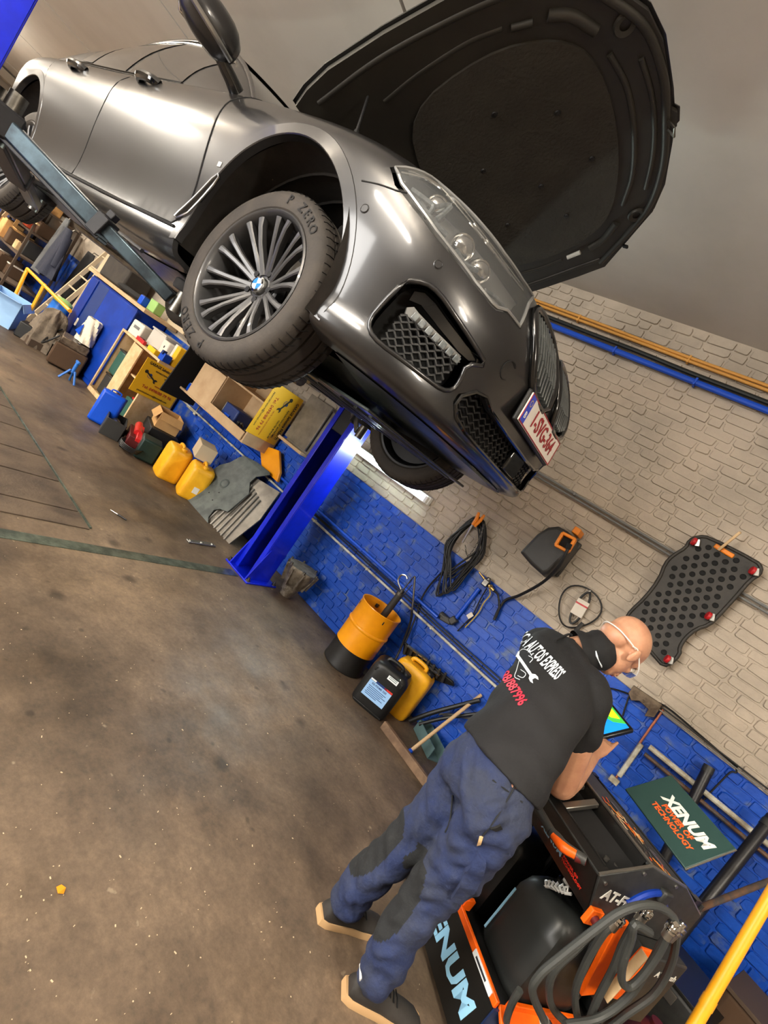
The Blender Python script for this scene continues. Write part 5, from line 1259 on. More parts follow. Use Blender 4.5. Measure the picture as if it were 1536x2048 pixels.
# pen, bracket and leaf on the floor
a = AZ(220, 1021); b = AZ(252, 1041); t = thing('pen', 'black and silver pen lying on the floor near the pit', 'pen', (a+b)/2); up = Vector((0, 0, .007)); m = MB(); m.tube([a+up, a.lerp(b, .45)+up], .005, 8); m.build('tip', 'alu', t, world=True); m = MB(); m.tube([a.lerp(b, .45)+up, b+up], .007, 8); m.build('barrel', 'black_plastic', t, world=True)
a = AZ(374, 1083); b = AZ(428, 1092); t = thing('metal_bracket', 'small grey slotted bracket lying on the floor by the lift post', 'bracket', (a+b)/2); M = basis((a+b)/2+Vector((0, 0, .008)), b-a, (0, 0, 1)); m = MB(); m.M = M; m.box((0, 0, 0), ((b-a).length, .014, .05)); m.build('plate', 'alu', t, world=True, bevel=.003)
for q in (-.4, 0, .4): m = MB(); m.M = M; m.cyl(((b-a).length*q, .004, 0), ((b-a).length*q, .013, 0), .014, n=10); m.build('boss', 'alu', t, world=True)
a = AZ(120, 1780); m = MB(); m.M = Matrix.Translation(a); m.add([(-.012, -.008, .002), (.010, -.012, .006), (.016, .004, .003), (.004, .012, .008), (-.012, .006, .004)], [(0, 1, 2, 3, 4)]); o = m.build('dry_leaf', 'orange', smooth=0); tag(o, 'small orange dry leaf lying alone on the floor', 'leaf')
# ================================================================ cabinets, posters and clutter at the far left
def panel_box(t, x0, x1, y0, y1, z0, z1, mat, th=.02, front=False, back=True, name='panel'):
    """open-fronted carcass (front is -y)"""
    L = [((x0+x1)/2, (y0+y1)/2, z0+th/2, x1-x0, y1-y0, th), ((x0+x1)/2, (y0+y1)/2, z1-th/2, x1-x0, y1-y0, th), (x0+th/2, (y0+y1)/2, (z0+z1)/2, th, y1-y0, z1-z0-2*th), (x1-th/2, (y0+y1)/2, (z0+z1)/2, th, y1-y0, z1-z0-2*th)]
    if back: L.append(((x0+x1)/2, y1-th/4, (z0+z1)/2, x1-x0-2*th, th/2, z1-z0-2*th))
    for x, y, z, dx, dy, dz in L:
        m = MB(); m.box((x, y, z), (dx, dy, dz)); m.build(name, mat, t, world=True, bevel=.002)
def bx(t, name, c, d, mat, rz=0, bevel=.003, **k):
    m = MB(); m.box(c, d, rz=rz, **k); return m.build(name, mat, t, world=True, bevel=bevel)
def solid(name, label, cat, c, d, mat, rz=0, group=None, parts=()):
    """small boxy thing: body plus named detail boxes (name, centre, size, material) in its own frame"""
    t = thing(name, label, cat, (c[0], c[1], c[2]-d[2]/2), rz, group)
    m = MB(); m.box((0, 0, d[2]/2), d); m.build('body', mat, t, bevel=min(d)*.08)
    for n_, pc, pd, pm in parts: m = MB(); m.box(pc, pd); m.build(n_, pm, t, bevel=min(pd)*.1)
    return t
def wrench(parent, M, size, mat, name='wrench_mark'):
    s = size; prof = [(-.5, .09), (-.40, .12), (-.33, .05), (.30, .045), (.36, .12), (.46, .14), (.54, .10), (.44, .05), (.44, -.05), (.54, -.10), (.46, -.14), (.36, -.12), (.30, -.045), (-.33, -.05), (-.40, -.12), (-.5, -.09), (-.54, 0)]
    m = MB(); m.M = M; m.prism([(x*s, y*s) for x, y in prof], 0, .0012); return m.build(name, mat, parent)
def poster(t, M, sz, name='poster'):
    """yellow garage sign; M local frame: x along the text, y up, z out"""
    w_, h_ = sz
    m = MB(); m.M = M; m.box((0, 0, -.003), (w_, h_, .006)); o = m.build(name, 'poster_yellow', t, bevel=.001)
    T = lambda x, y: M @ Matrix.Translation((x*w_, y*h_, .0012))
    text('poster_title', 'GARAGE Salvatore PASETTI', h_*.115, 'poster_ink', o, T(0, .40), bold=.02, sx=.78)
    text('poster_line', 'REPARATION ET ENTRETIEN', h_*.062, 'poster_ink', o, T(.10, .26), bold=.01)
    text('poster_line', 'TOUTES MARQUES', h_*.062, 'poster_ink', o, T(.24, .17), bold=.01)
    text('poster_line', 'VENTE VOITURE D\'OCCASION', h_*.05, 'poster_red', o, T(.20, -.12))
    text('poster_phone', 'Tel: 0498/88 79 96', h_*.12, 'poster_red', o, T(.05, -.25), bold=.01)
    text('poster_mail', 'pasettisalvatore@hotmail.com', h_*.075, 'poster_ink', o, T(.0, -.40))
    wrench(o, T(-.24, .07) @ Matrix.Rotation(R_(-25), 4, 'Z'), w_*.34, 'poster_ink')
    m = MB(); m.M = T(-.26, .10); m.lathe([(0, .001), (w_*.035, .001)], 16); m.lathe([(w_*.06, .0008), (w_*.07, .0008)], 16, None, R_(200), R_(340)); m.build('poster_motif', 'poster_blue', o)
    return o
# ---- wooden cabinet standing on the floor (open bays, one door leaf)
t = thing('wood_cabinet', 'pale wooden cabinet with open bays and a yellow sign on its end', 'cabinet', (-6.5, 3.5, 0))
panel_box(t, -7.05, -5.9, 3.30, 3.76, 0, .95, 'wood_light', .03)
bx(t, 'stile', (-6.62, 3.53, .475), (.03, .45, .88), 'wood_light'); bx(t, 'door_leaf', (-6.47, 3.30, .475), (.26, .022, .86), 'wood_light'); bx(t, 'shelf', (-6.26, 3.54, .56), (.66, .42, .02), 'wood_light'); bx(t, 'plinth', (-6.47, 3.305, .03), (1.14, .02, .06), 'wood_light')
poster(t, ROOTM[t.name].inverted() @ basis((-5.892, 3.45, .685), (0, 1, 0), (0, 0, 1)), (.58, .45))
solid('red_toolbag', 'crumpled red bag on the shelf inside the wooden cabinet', 'bag', (-6.18, 3.48, .66), (.20, .2, .17), 'red')
solid('green_canister', 'dark green canister in the lower bay of the wooden cabinet', 'canister', (-6.2, 3.5, .17), (.2, .2, .26), 'box_green', parts=(('lid', (0, 0, .27), (.1, .1, .03), 'red'),))
solid('black_case', 'black case at the back of the lower bay of the cabinet', 'case', (-6.02, 3.56, .24), (.14, .2, .38), 'black_plastic')
solid('spare_part_box', 'dark box in the narrow left bay of the wooden cabinet', 'box', (-6.84, 3.5, .18), (.28, .25, .28), 'dark_grey', parts=(('lid', (0, 0, .285), (.29, .26, .02), 'steel'),))
solid('spare_part_box', 'green oil box higher in the narrow left bay of the cabinet', 'box', (-6.84, 3.5, .52), (.28, .25, .34), 'box_green', parts=(('lid', (0, 0, .345), (.29, .26, .02), 'dark_grey'),))
# on top of it
zt = .95
for nm, lab, cat, x, y, d, mt, rz, parts in (
    ('paper_box', 'white paper box at the left end of the cabinet top', 'box', -6.82, 3.42, (.24, .2, .20), 'card_white', .2, (('print', (0, -.101, .12), (.12, .002, .04), 'pipe_grey'),)),
    ('clear_bin', 'milky clear plastic bin in the middle of the cabinet top', 'bin', -6.48, 3.55, (.32, .24, .26), 'clear_plastic', .1, (('rim', (0, 0, .255), (.34, .26, .02), 'clear_plastic'),)),
    ('spotted_carton', 'white carton with black spots beside the clear bin', 'carton', -6.18, 3.50, (.20, .16, .22), 'card_white', -.1, (('spot', (0, -.081, .14), (.03, .002, .03), 'text_dark'), ('spot', (.05, -.081, .07), (.03, .002, .03), 'text_dark'))),
    ('oil_filter_box', 'orange and white box at the right end of the cabinet top', 'box', -5.98, 3.55, (.16, .18, .26), 'poster_yellow', -.1, (('band', (-.05, 0, .13), (.07, .183, .263), 'card_white'),)),
    ('red_level', 'narrow red tool lying along the front edge of the cabinet top', 'tool', -6.56, 3.335, (.22, .04, .05), 'red', 0, (('grip', (0, 0, .055), (.1, .03, .012), 'dark_red'),)),
    ('yellow_meter', 'yellow device lying on the front edge of the cabinet top', 'meter', -6.20, 3.34, (.20, .07, .06), 'poster_yellow', 0, (('screen', (0, 0, .062), (.08, .04, .004), 'dark_grey'),)),
    ('blue_gun', 'blue grease gun body at the right front of the cabinet top', 'tool', -5.93, 3.36, (.09, .12, .10), 'case_blue', .2, (('grip', (0, -.05, .1), (.03, .06, .05), 'label_dark'),))):
    solid(nm, lab, cat, (x, y, zt+d[2]/2), d, mt, rz, None, parts)
t = thing('wheel_ring', 'coiled chrome ring lying on the cabinet top behind the yellow device', 'ring', (-6.02, 3.42, zt))
for k in range(5):
    m = MB(); m.tube([(.09*math.cos(a), .06*math.sin(a), .012+.014*k) for a in [2*PI*i/20 for i in range(20)]], .006, 6, closed=True); m.build('turn', 'steel', t)
# black board leaning between the cabinets
t = thing('black_board', 'plain black board leaning between the two cabinets', 'board', (-5.4, 3.5, .5))
A, B, C, D = [AX(px, py, -5.35) for px, py in ((384, 690), (432, 735), (386, 812), (320, 780))]
nx = Vector((1, 0, 0)); u = (B-A).normalized(); M = basis(A, u, nx.cross(u)); m = MB(); m.M = M; m.prism([((p-A).dot(u), (p-A).dot(nx.cross(u))) for p in (A, B, C, D)], -.02, 0); m.build('board', 'black_matt', t, world=True)
# ---- cabinet on the wall, left of the post
t = thing('hanging_cabinet', 'beige wall cabinet with one closed door and a yellow sign on its end', 'cabinet', (-4.75, 3.55, .84))
panel_box(t, -5.56, -3.95, 3.36, 3.77, .84, 1.52, 'wood_tan', .025)
bx(t, 'divider', (-5.16, 3.56, 1.18), (.02, .4, .62), 'wood_tan'); bx(t, 'divider', (-4.70, 3.56, 1.18), (.02, .4, .62), 'wood_tan'); bx(t, 'door', (-4.93, 3.352, 1.07), (.47, .018, .42), 'wood_tan'); bx(t, 'front_rail', (-4.34, 3.352, .90), (.72, .018, .10), 'wood_tan')
bx(t, 'shelf', (-4.33, 3.56, 1.30), (.7, .38, .02), 'wood_tan'); bx(t, 'shelf', (-5.36, 3.56, 1.30), (.36, .38, .02), 'wood_tan')
poster(t, ROOTM[t.name].inverted() @ basis((-3.942, 3.535, 1.26), (0, 0, -1), (0, 1, 0)), (.58, .43))
solid('parts_crate', 'dark blue crate inside the right bay of the wall cabinet', 'crate', (-4.48, 3.56, .965), (.26, .22, .20), 'label_dark', 0, None, (('edge', (-.125, 0, .1), (.012, .225, .2), 'alu'), ('inner_box', (.0, -.115, .06), (.1, .02, .07), 'case_blue')))
solid('spray_can_box', 'small blue box in the left bay of the wall cabinet', 'box', (-5.28, 3.45, .91), (.08, .08, .09), 'case_blue', 0, None, (('lid', (0, 0, .092), (.06, .06, .01), 'label_white'),))
t = thing('scrap_heap', 'heap of small grey metal parts in the right bay of the wall cabinet', 'scrap', (-4.16, 3.52, .866)); rn = random.Random(4)
for k in range(14): m = MB(); m.box((rn.uniform(-.12, .12), rn.uniform(-.12, .1), .02+rn.random()*.07), (.05, .03, .025), rz=rn.random()*3, rx=rn.random(), ry=rn.random()); m.build('scrap_piece', rn.choice(('steel', 'card_white', 'dark_grey')), t, bevel=.004)
# grey card stack and yellow bag between the cabinet and the post
t = thing('card_stack', 'grey sheets of card standing behind the lift post', 'card', (-3.7, 3.72, 1.15))
for k in range(3): bx(t, 'sheet', (-3.66+.03*k, 3.70+.03*k, 1.40-.03*k), (.36, .02, .52), 'sheet_grey', rz=.05*k)
bx(t, 'support_ledge', (-3.66, 3.72, 1.10), (.40, .16, .03), 'wood_tan')
t = thing('yellow_bag', 'folded yellow paper bag stuck under the wall cabinet', 'bag', (-3.85, 3.74, .7))
pp = [AY(px, py, 3.72) for px, py in ((521, 888), (560, 902), (562, 945), (556, 965), (525, 935))]; o0 = pp[0]; m = MB(); m.M = basis(o0, (1, 0, 0), (0, 0, 1)); m.prism([((p-o0).x, (p-o0).z) for p in pp], -.02, .02); m.build('bag', 'drum_yellow', t, world=True, bevel=.008)
# ---- blue tall cabinet with a wooden bench top
t = thing('blue_workbench', 'blue steel workbench with a wooden top behind the cabinets', 'workbench', (-7.9, 3.5, 0))
bx(t, 'carcass', (-7.88, 3.56, .64), (1.64, .44, 1.26), 'cabinet_blue'); bx(t, 'door', (-8.55, 3.33, .66), (.26, .02, 1.16), 'cabinet_blue'); bx(t, 'recess', (-8.2, 3.335, .66), (.36, .012, 1.16), 'label_dark'); bx(t, 'door', (-7.5, 3.33, .66), (.98, .02, 1.16), 'cabinet_blue'); bx(t, 'bench_top', (-7.80, 3.53, 1.31), (2.05, .50, .05), 'wood_tan')
for nm, lab, cat, x, y, d, mt, rz, parts in (
    ('dark_bin', 'large dark bin standing on the wooden bench top', 'bin', -8.15, 3.5, (.75, .36, .36), 'rubber', .05, (('rim', (0, 0, .36), (.77, .38, .03), 'rubber_dark'),)),
    ('green_sponge', 'pale green box at the right end of the bench top', 'box', -7.0, 3.5, (.16, .14, .15), 'lamp_green', .2, (('lid', (0, 0, .152), (.16, .14, .01), 'lamp_green'),)),
    ('blue_bottle_box', 'bright blue box beside the pale green one', 'box', -7.12, 3.38, (.10, .1, .12), 'case_blue', .1, (('lid', (0, 0, .12), (.08, .08, .02), 'label_dark'),)),
    ('beige_board', 'beige board standing at the back of the bench', 'board', -6.65, 3.68, (.5, .04, .5), 'box_beige', 0, (('edge', (0, 0, .505), (.51, .05, .02), 'card_white'),))):
    solid(nm, lab, cat, (x, y, 1.336+d[2]/2), d, mt, rz, None, parts)
t = thing('bumper_strip', 'curved black rubber strip lying along the bench top', 'car part', (-7.6, 3.4, 1.34)); m = MB(); m.tube([(-.5, 0, .03), (-.2, -.03, .05), (.2, .0, .05), (.45, .04, .07), (.5, .1, .12)], .045, 10, smooth=4); m.build('strip', 'rubber_dark', t)
# ---- ladder, jackets, shelving with clutter
t = thing('ladder', 'old wooden ladder leaning on the wall left of the workbench', 'ladder', (-9.3, 3.35, 0))
a0 = Vector((-9.72, 3.25, .02)); a1 = Vector((-9.42, 3.70, 1.95)); w_ = Vector((.42, 0, 0))
for k in (0, 1):
    m = MB(); M = basis((a0+a1)/2+w_*k, a1-a0, (1, 0, 0)); m.M = M; m.box((0, 0, 0), ((a1-a0).length, .03, .06)); m.build('stile', 'box_beige', t, world=True)
for k in range(8): q = a0.lerp(a1, (k+.7)/8.4); m = MB(); m.tube([q, q+w_], .014, 8); m.build('rung', 'box_beige', t, world=True)
bx(t, 'perforated_plank', (-9.08, 3.50, 1.0), (.14, .03, 1.5), 'box_beige', ry=R_(9))
def garment(name, label, mat, top, w0, w1, L, dy, rn, y0=3.62):
    t = thing(name, label, 'jacket', (top[0], y0, top[1]-L), 0, 'jackets on the wall hooks'); m = MB(); ph = rn.random()*6
    def f(u, v):
        a = 2*PI*u; ww = w0+(w1-w0)*v**.7; fold = 1+.16*math.sin(5*a+ph+2*v)*min(1, v*2)
        return Vector((ww*math.cos(a)*fold*.5+.05*math.sin(v*2+ph), (dy*(.4+.6*v))*math.sin(a)*fold-dy*.5, L*(1-v)))
    m.grid(f, 28, 10, cu=True); m.build('garment', mat, t, smooth=70)
    m = MB(); m.grid(lambda u, v: Vector((w0*.5+.05+.07*math.cos(2*PI*u)*(1-.2*v)+.10*v, -dy*.6+.06*math.sin(2*PI*u), L*(.86-.62*v))), 14, 7, cu=True); m.build('sleeve', mat, t, smooth=70)
    m = MB(); m.tube([(0, .12, L+.03), (0, 0, L+.03), (0, -.03, L-.02)], .008, 6); m.build('hook', 'steel', t)
    return t
rn = random.Random(8)
garment('jacket', 'grey work jacket hanging at the left of the navy padded one', 'jacket_grey', (-10.60, 1.75), .16, .40, 1.05, .08, rn, 3.36)
garment('jacket', 'navy padded jacket hanging on the wall by the ladder', 'jacket_navy', (-10.15, 1.62), .20, .58, .85, .12, rn, 3.34)
garment('jacket', 'long black coat hanging behind the navy jacket', 'jacket_black', (-9.95, 1.50), .3, .70, 1.3, .08, rn, 3.66)
t = thing('rack', 'tall crowded steel shelving rack at the far left end', 'shelving', (-12.2, 3.4, 0))
for x in (-14.6, -12.8, -11.0):
    for y in (3.1, 3.7): bx(t, 'upright', (x, y, 1.1), (.04, .04, 2.2), 'plank_dark')
for z in (.25, .75, 1.2, 1.65, 2.1): bx(t, 'shelf', (-12.8, 3.4, z), (3.64, .62, .03), 'plank_dark')
rn = random.Random(21); k = 0
names = ['first', 'second', 'third', 'fourth', 'fifth', 'sixth', 'seventh', 'eighth', 'ninth', 'tenth', 'eleventh', 'twelfth']
lev = ('lowest', 'second', 'third', 'fourth', 'top')
for li, z in enumerate((.265, .765, 1.215, 1.665, 2.115)):
    x = -14.5; j = 0
    while x < -11.1 and j < 12:
        w_ = rn.uniform(.14, .42); h_ = rn.uniform(.12, .40); mt = rn.choice(('clutter_tan', 'clutter_tan', 'kraft', 'clutter_brown', 'wood_light', 'dark_grey', 'plank_dark', 'crate_red', 'drum_yellow' if rn.random() < .3 else 'clutter_tan'))
        solid('stored_box', '%s box from the left on the %s shelf of the far rack' % (names[j], lev[li]), 'box', (x+w_/2, 3.3+rn.uniform(-.08, .1), z+h_/2), (w_*.92, rn.uniform(.25, .4), h_), mt, rn.uniform(-.12, .12), 'boxes on the far rack', (('lid', (0, 0, h_), (w_*.94, .3, .02), rn.choice(('clutter_tan', 'card_white', 'clutter_brown'))),)); x += w_; j += 1
t = thing('timber_pile', 'pile of loose timber offcuts on top of the far rack', 'timber', (-12.2, 3.3, 2.3))
t.location = (-11.6, 3.0, 1.4); ROOTM[t.name] = Matrix.Translation(t.location)
for k in range(26): m = MB(); m.box((rn.uniform(-1.3, .7), rn.uniform(-.25, .05), rn.uniform(-.1, .55)), (rn.uniform(.25, .8), .05, .03), rz=rn.uniform(-.5, .5), ry=rn.uniform(-.9, .5)); m.build('offcut', rn.choice(('wood_light', 'clutter_tan', 'wood_tan', 'kraft')), t)
# ---- yellow hand truck frame, light blue carton, engine block under a cloth, bags
t = thing('hand_truck', 'yellow tubular hand truck frame standing at the left edge', 'hand truck', (-8.9, 2.9, 0))
V = lambda px, py, y=2.9: AY(px, py, y)
m = MB(); m.tube([V(14, 625), V(55, 538), V(140, 622)], .026, 8); m.build('side_frame', 'frame_yellow', t, world=True); m = MB(); m.tube([V(62, 620, 2.9), V(90, 567, 2.9)], .024, 8); m.build('cross_tube', 'frame_yellow', t, world=True); m = MB(); m.tube([V(36, 592, 2.95), V(48, 560, 2.95)], .012, 6); m.build('brace', 'alu', t, world=True)
for y in (2.75, 3.0): m = MB(); m.cyl((-9.3, y, .12), (-9.3, y+.05, .12), .12, n=20); m.build('wheel', 'rubber_dark', t, world=True)
t = carton('printed_carton', 'pale blue printed carton with open brown flaps at the left edge', 'carton', (-8.72, 2.62, 0), (.62, .42, .40), R_(-28), 'label_blue', flaps=(('x', 1, R_(-5)), ('y', 1, R_(60)), ('y', -1, R_(100))))
m = MB(); m.box((0, -.214, .05), (.62, .003, .07)); m.build('printed_band', 'plate_blue', t); m = MB(); m.box((.1, -.214, .27), (.26, .003, .03)); m.build('print', 'text_dark', t); m = MB(); m.box((-.23, -.214, .3), (.1, .003, .1)); m.build('print', 'case_blue', t)
for k in range(5): m = MB(); m.box((.02+.055*k, -.214, .20), (.03, .003, .02)); m.build('print', 'text_dark', t)
t = thing('engine_block', 'dark bare engine block standing before the wooden cabinet', 'engine', (-7.62, 3.15, 0), R_(-20))
m = MB(); m.box((0, 0, .17), (.52, .40, .30)); m.build('crankcase', 'clutter_brown', t, bevel=.02); m = MB(); m.box((0, 0, .37), (.48, .34, .10)); m.build('cylinder_head', 'rust_steel', t, bevel=.012)
for k in range(4): m = MB(); m.lathe([(.0, .425), (.038, .425), (.045, .435), (.048, .42)], 16, Matrix.Translation((-.17+.115*k, 0, 0))); m.build('bore', 'sheet_grey', t)
for k in range(5): m = MB(); m.box((-.2+.1*k, -.2, .30), (.05, .06, .10)); m.build('port', 'cast_alu', t, bevel=.008)
m = MB(); m.tube([(-.25, -.2, .42), (-.3, -.27, .3), (-.1, -.32, .16), (.2, -.30, .22), (.26, -.2, .40)], .012, 6, smooth=5); m.build('wire', 'hose_black', t)
t = thing('dust_cloth', 'grey brown cloth bundle sitting on a crate left of the engine block', 'cloth', (-8.14, 2.98, 0)); m = MB()
def cl(u, v):
    a = 2*PI*u; r = (.13+.10*(1-v)+.03*math.sin(6*a+v*5)+.015*math.sin(11*a))*(1 if v < .8 else math.sqrt(max(0, 1-((v-.8)/.2)**2)))
    return Vector((r*math.cos(a)+.05*v, r*math.sin(a)*.9, .62*v**.8))
m.grid(cl, 40, 16, cu=True); m.build('cloth', 'cloth_grey', t, smooth=70); m = MB(); m.box((0, 0, .05), (.4, .36, .1)); m.build('crate', 'plank_dark', t)
t = thing('plastic_bag', 'crumpled white plastic bag with a blue print by the cabinet', 'bag', (-7.62, 3.22, .44)); m = MB()
def bgf(u, v):
    a = 2*PI*u; r = .15*(1-.25*v)+.02*math.sin(7*a+v*9)
    return Vector((r*math.cos(a)*1.1, r*.7*math.sin(a), .36*v))
m.grid(bgf, 30, 10, cu=True); m.build('bag', 'bag_white', t, smooth=60); m = MB(); m.M = basis((0, -.115, .15), (1, 0, 0), (0, .1, 1)); m.prism([(-.07, -.06), (.09, -.07), (.03, .08)], 0, .012); m.build('print', 'case_blue', t)
t = thing('blue_sack', 'bright blue plastic sack lying left of the white bag', 'sack', (-8.56, 3.13, .0)); m = MB()
m.grid(lambda u, v: Vector(((.21-.06*v)*math.cos(2*PI*u)*(1+.08*math.sin(5*2*PI*u)), (.17-.05*v)*math.sin(2*PI*u), .66*v)), 28, 8, cu=True); m.build('sack', 'stand_blue', t, smooth=60); m = MB(); m.ball((0, 0, .68), (.17, .13, .06)); m.build('filling', 'lamp_green', t)
solid('black_speaker', 'small black box with a pale label on the floor by the printed carton', 'box', (-8.25, 2.82, .11), (.24, .2, .22), 'black_plastic', R_(-28), None, (('label', (-.06, -.101, .12), (.06, .003, .05), 'label_blue'),))
solid('white_card', 'small white printed card propped on the engine block', 'card', (-7.86, 3.12, .62), (.14, .02, .10), 'card_white', R_(-20), None, (('print', (0, -.011, 0.06), (.10, .002, .02), 'pipe_grey'),))
# far ceiling beam at the left end
m = MB(); m.box((-16.2, -.6, ceil_z(-.6)-.12), (.25, 8.7, .16), rx=-math.atan(.05)); o = m.build('trim_2', 'wall_plain', smooth=0); struct(o)
# ================================================================ gearbox flushing machine (own frame: x along its front, y to the back)
MA = math.atan2(-.604, .797)
P('mach_black', (16, 16, 15), .38, coat=.15); P('mach_dark', (34, 35, 34), .5, rgb2=(44, 45, 43), nscale=30); P('tank_black', (18, 19, 19), .33, bump=.05, bscale=60); P('tank_dark', (30, 32, 31), .4)
P('lid_teal', (36, 62, 58), .42); P('edge_silver', (150, 146, 138), .3, .9); P('xenum_ice', (150, 205, 238), .35); P('xenum_white', (226, 224, 214), .45); P('xenum_orange', (236, 92, 34), .45); P('xenum_red', (214, 44, 26), .5); P('panel_navy', (26, 40, 74), .35); P('hose_grey', (52, 54, 52), .55)
P('picture_mix', (196, 110, 60), .5, rgb2=(60, 60, 62), nscale=40, lo=.45, hi=.55); P('handle_grey', (52, 52, 50), .5); P('clear_coil', (200, 200, 196), .2, .3)
def ML(px, py, axis, val):
    """pixel -> machine frame point on the plane axis=val"""
    n = {'x': Vector((math.cos(MA), math.sin(MA), 0)), 'y': Vector((-math.sin(MA), math.cos(MA), 0)), 'z': Vector((0, 0, 1))}[axis]
    w_ = onplane(px, py, n, val); return Matrix.Rotation(-MA, 3, 'Z') @ w_
# origin of the machine frame = world origin rotated, root placed at the machine's base centre
MO = Vector((-1.32, 2.07, 0)); MOW = Matrix.Rotation(MA, 3, 'Z') @ MO
MC = thing('flushing_machine', 'black gearbox oil flushing machine with orange trim and an open lid', 'machine', MOW, MA)
def mb(): m = MB(); m.M = Matrix.Translation(-MO); return m
XLm, XRm, YF, YB = -1.64, -1.0, 1.785, 2.36
# lower skirts with the big lettering
m = mb(); m.box(((XLm+XRm)/2, YF, .13), (XRm-XLm, .012, .22)); m.build('front_skirt', 'mach_black', MC)
m = mb(); m.box((XRm, (YF+YB)/2, .13), (.012, YB-YF, .22)); m.build('side_skirt', 'panel_navy', MC)
m = mb(); m.box((XLm, (YF+YB)/2, .13), (.012, YB-YF, .22)); m.build('side_skirt', 'mach_black', MC)
m = mb(); m.box(((XLm+XRm)/2, (YF+YB)/2, .05), (XRm-XLm-.02, YB-YF-.02, .02)); m.build('base_plate', 'mach_dark', MC)
for x in (XLm+.07, XRm-.07):
    for y in (YF+.08, YB-.08): m = mb(); m.cyl((x-.015, y, .03), (x+.015, y, .03), .03, n=16); m.build('castor', 'rubber_dark', MC)
F0 = Matrix.Translation(-MO) @ basis((-1.265, YF-.0065, .125), (1, 0, 0), (0, 0, 1))
text('front_lettering', 'XENUM', .112, 'xenum_ice', MC, F0, sx=1.12, shear=.12, bold=.045)
F1 = Matrix.Translation(-MO) @ basis((XRm+.0065, 2.01, .125), (0, 1, 0), (0, 0, 1))
text('side_lettering', 'XENUM', .12, 'xenum_ice', MC, F1, sx=.95, shear=.2, bold=.045)
# orange tray rim, flaps
m = mb(); m.box(((XLm+XRm)/2, YF+.004, .252), (XRm-XLm, .016, .03)); rim = m.build('tray_rim', 'orange_bright', MC, bevel=.003)
m = mb(); m.box((-1.10, YF-.006, .252), (.14, .004, .022)); m.build('caution_label', 'label_white', rim); m = mb(); m.box((-1.11, YF-.0085, .252), (.08, .002, .008)); m.build('label_print', 'text_dark', rim)
m = mb(); m.box((XRm-.005, (YF+YB)/2-.03, .252), (.016, .40, .035)); m.build('tray_rim', 'orange_bright', MC, bevel=.003)
m = mb(); m.box((XRm+.012, 2.0, .235), (.05, .38, .012), ry=R_(32)); m.build('tray_flap', 'orange_bright', MC, bevel=.002)
m = mb(); m.box((-1.335, YF+.03, .275), (.02, .05, .05)); m.build('tray_tab', 'orange_bright', MC, bevel=.003)
m = mb(); m.box((-1.45, YF+.03, .275), (.14, .035, .03)); m.build('tray_tab', 'orange_bright', MC, bevel=.003)
m = mb(); m.box(((XLm+XRm)/2, (YF+YB)/2, .235), (XRm-XLm-.02, YB-YF-.02, .012)); m.build('tray_floor', 'mach_black', MC)
# canisters on the tray
def tank(x, y, sx, sy, h, mat, label, spout=True):
    Wd = Matrix.Rotation(MA, 3, 'Z') @ Vector((x, y, .242))
    t = thing('fluid_tank', label, 'tank', Wd, MA, 'fluid tanks on the machine tray'); rings = []
    for z, s in ((0, .93), (.015, .99), (.03, 1), (h*.62, 1), (h*.66, 1.0), (h*.80, .90), (h*.88, .72), (h*.9, .5)):
        ring = []
        for q in range(32):
            a = 2*PI*q/32; ca, sa = math.cos(a), math.sin(a); r = 1/((abs(ca)**7+abs(sa)**7)**(1/7)); ring.append(Vector((sx/2*r*ca*s, sy/2*r*sa*(1-(1-s)*.8), z)))
        rings.append(ring)
    m = MB(); m.loft(rings); m.build('body', mat, t, smooth=40)
    m = MB(); m.tube([(sx*.15, 0, h*.86), (sx*.2, 0, h*.98), (sx*.42, 0, h*.95), (sx*.44, 0, h*.72)], .014, 8, smooth=4); m.build('handle', mat, t)
    m = MB(); m.lathe([(0, h*.97), (.032, h*.97), (.036, h*.96), (.036, h*.90), (.044, h*.89), (.044, h*.86)], 20, Matrix.Translation((-sx*.18, -sy*.15, 0))); c = m.build('cap', 'mach_black', t)
    m = MB(); m.lathe([(0, h*1.06), (.014, h*1.06), (.017, h*1.04), (.02, h*.97)], 14, Matrix.Translation((-sx*.18, -sy*.15, 0))); m.build('hose_nipple', 'xenum_white', t)
    m = MB(); m.box((-sx*.40, -sy*.505, h*.35), (.008, .004, h*.52)); m.build('level_strip', 'xenum_ice', t)
    return t
tank(-1.150, 2.045, .26, .36, .40, 'tank_dark', 'front black fluid tank with a pale level strip on the machine tray')
tank(-1.450, 2.045, .26, .36, .40, 'tank_black', 'rear black fluid tank on the machine tray behind the legs of the mechanic')
# clear spiral hose from the tank cap to the console
pts = [ML(1082, 1782, 'y', 1.93), ML(1090, 1768, 'y', 1.91), ML(1110, 1772, 'y', 1.89), ML(1138, 1782, 'y', 1.86)]
m = mb(); cc = crom(pts, 14); sp = []
for i, p in enumerate(cc): sp.append(p+Vector((.012*math.cos(i*1.5), .006*math.sin(i*1.5), .012*math.sin(i*1.5))))
m.tube(sp, .006, 6); m.build('clear_hose', 'clear_coil', MC)
# back panel
m = mb(); m.box(((XLm+XRm)/2, YB, .47), (XRm-XLm, .014, .84)); m.build('back_panel', 'mach_dark', MC)
for x in (XLm+.02, XRm-.02): m = mb(); m.box((x, YB-.03, .5), (.03, .04, .8)); m.build('upright', 'mach_black', MC)
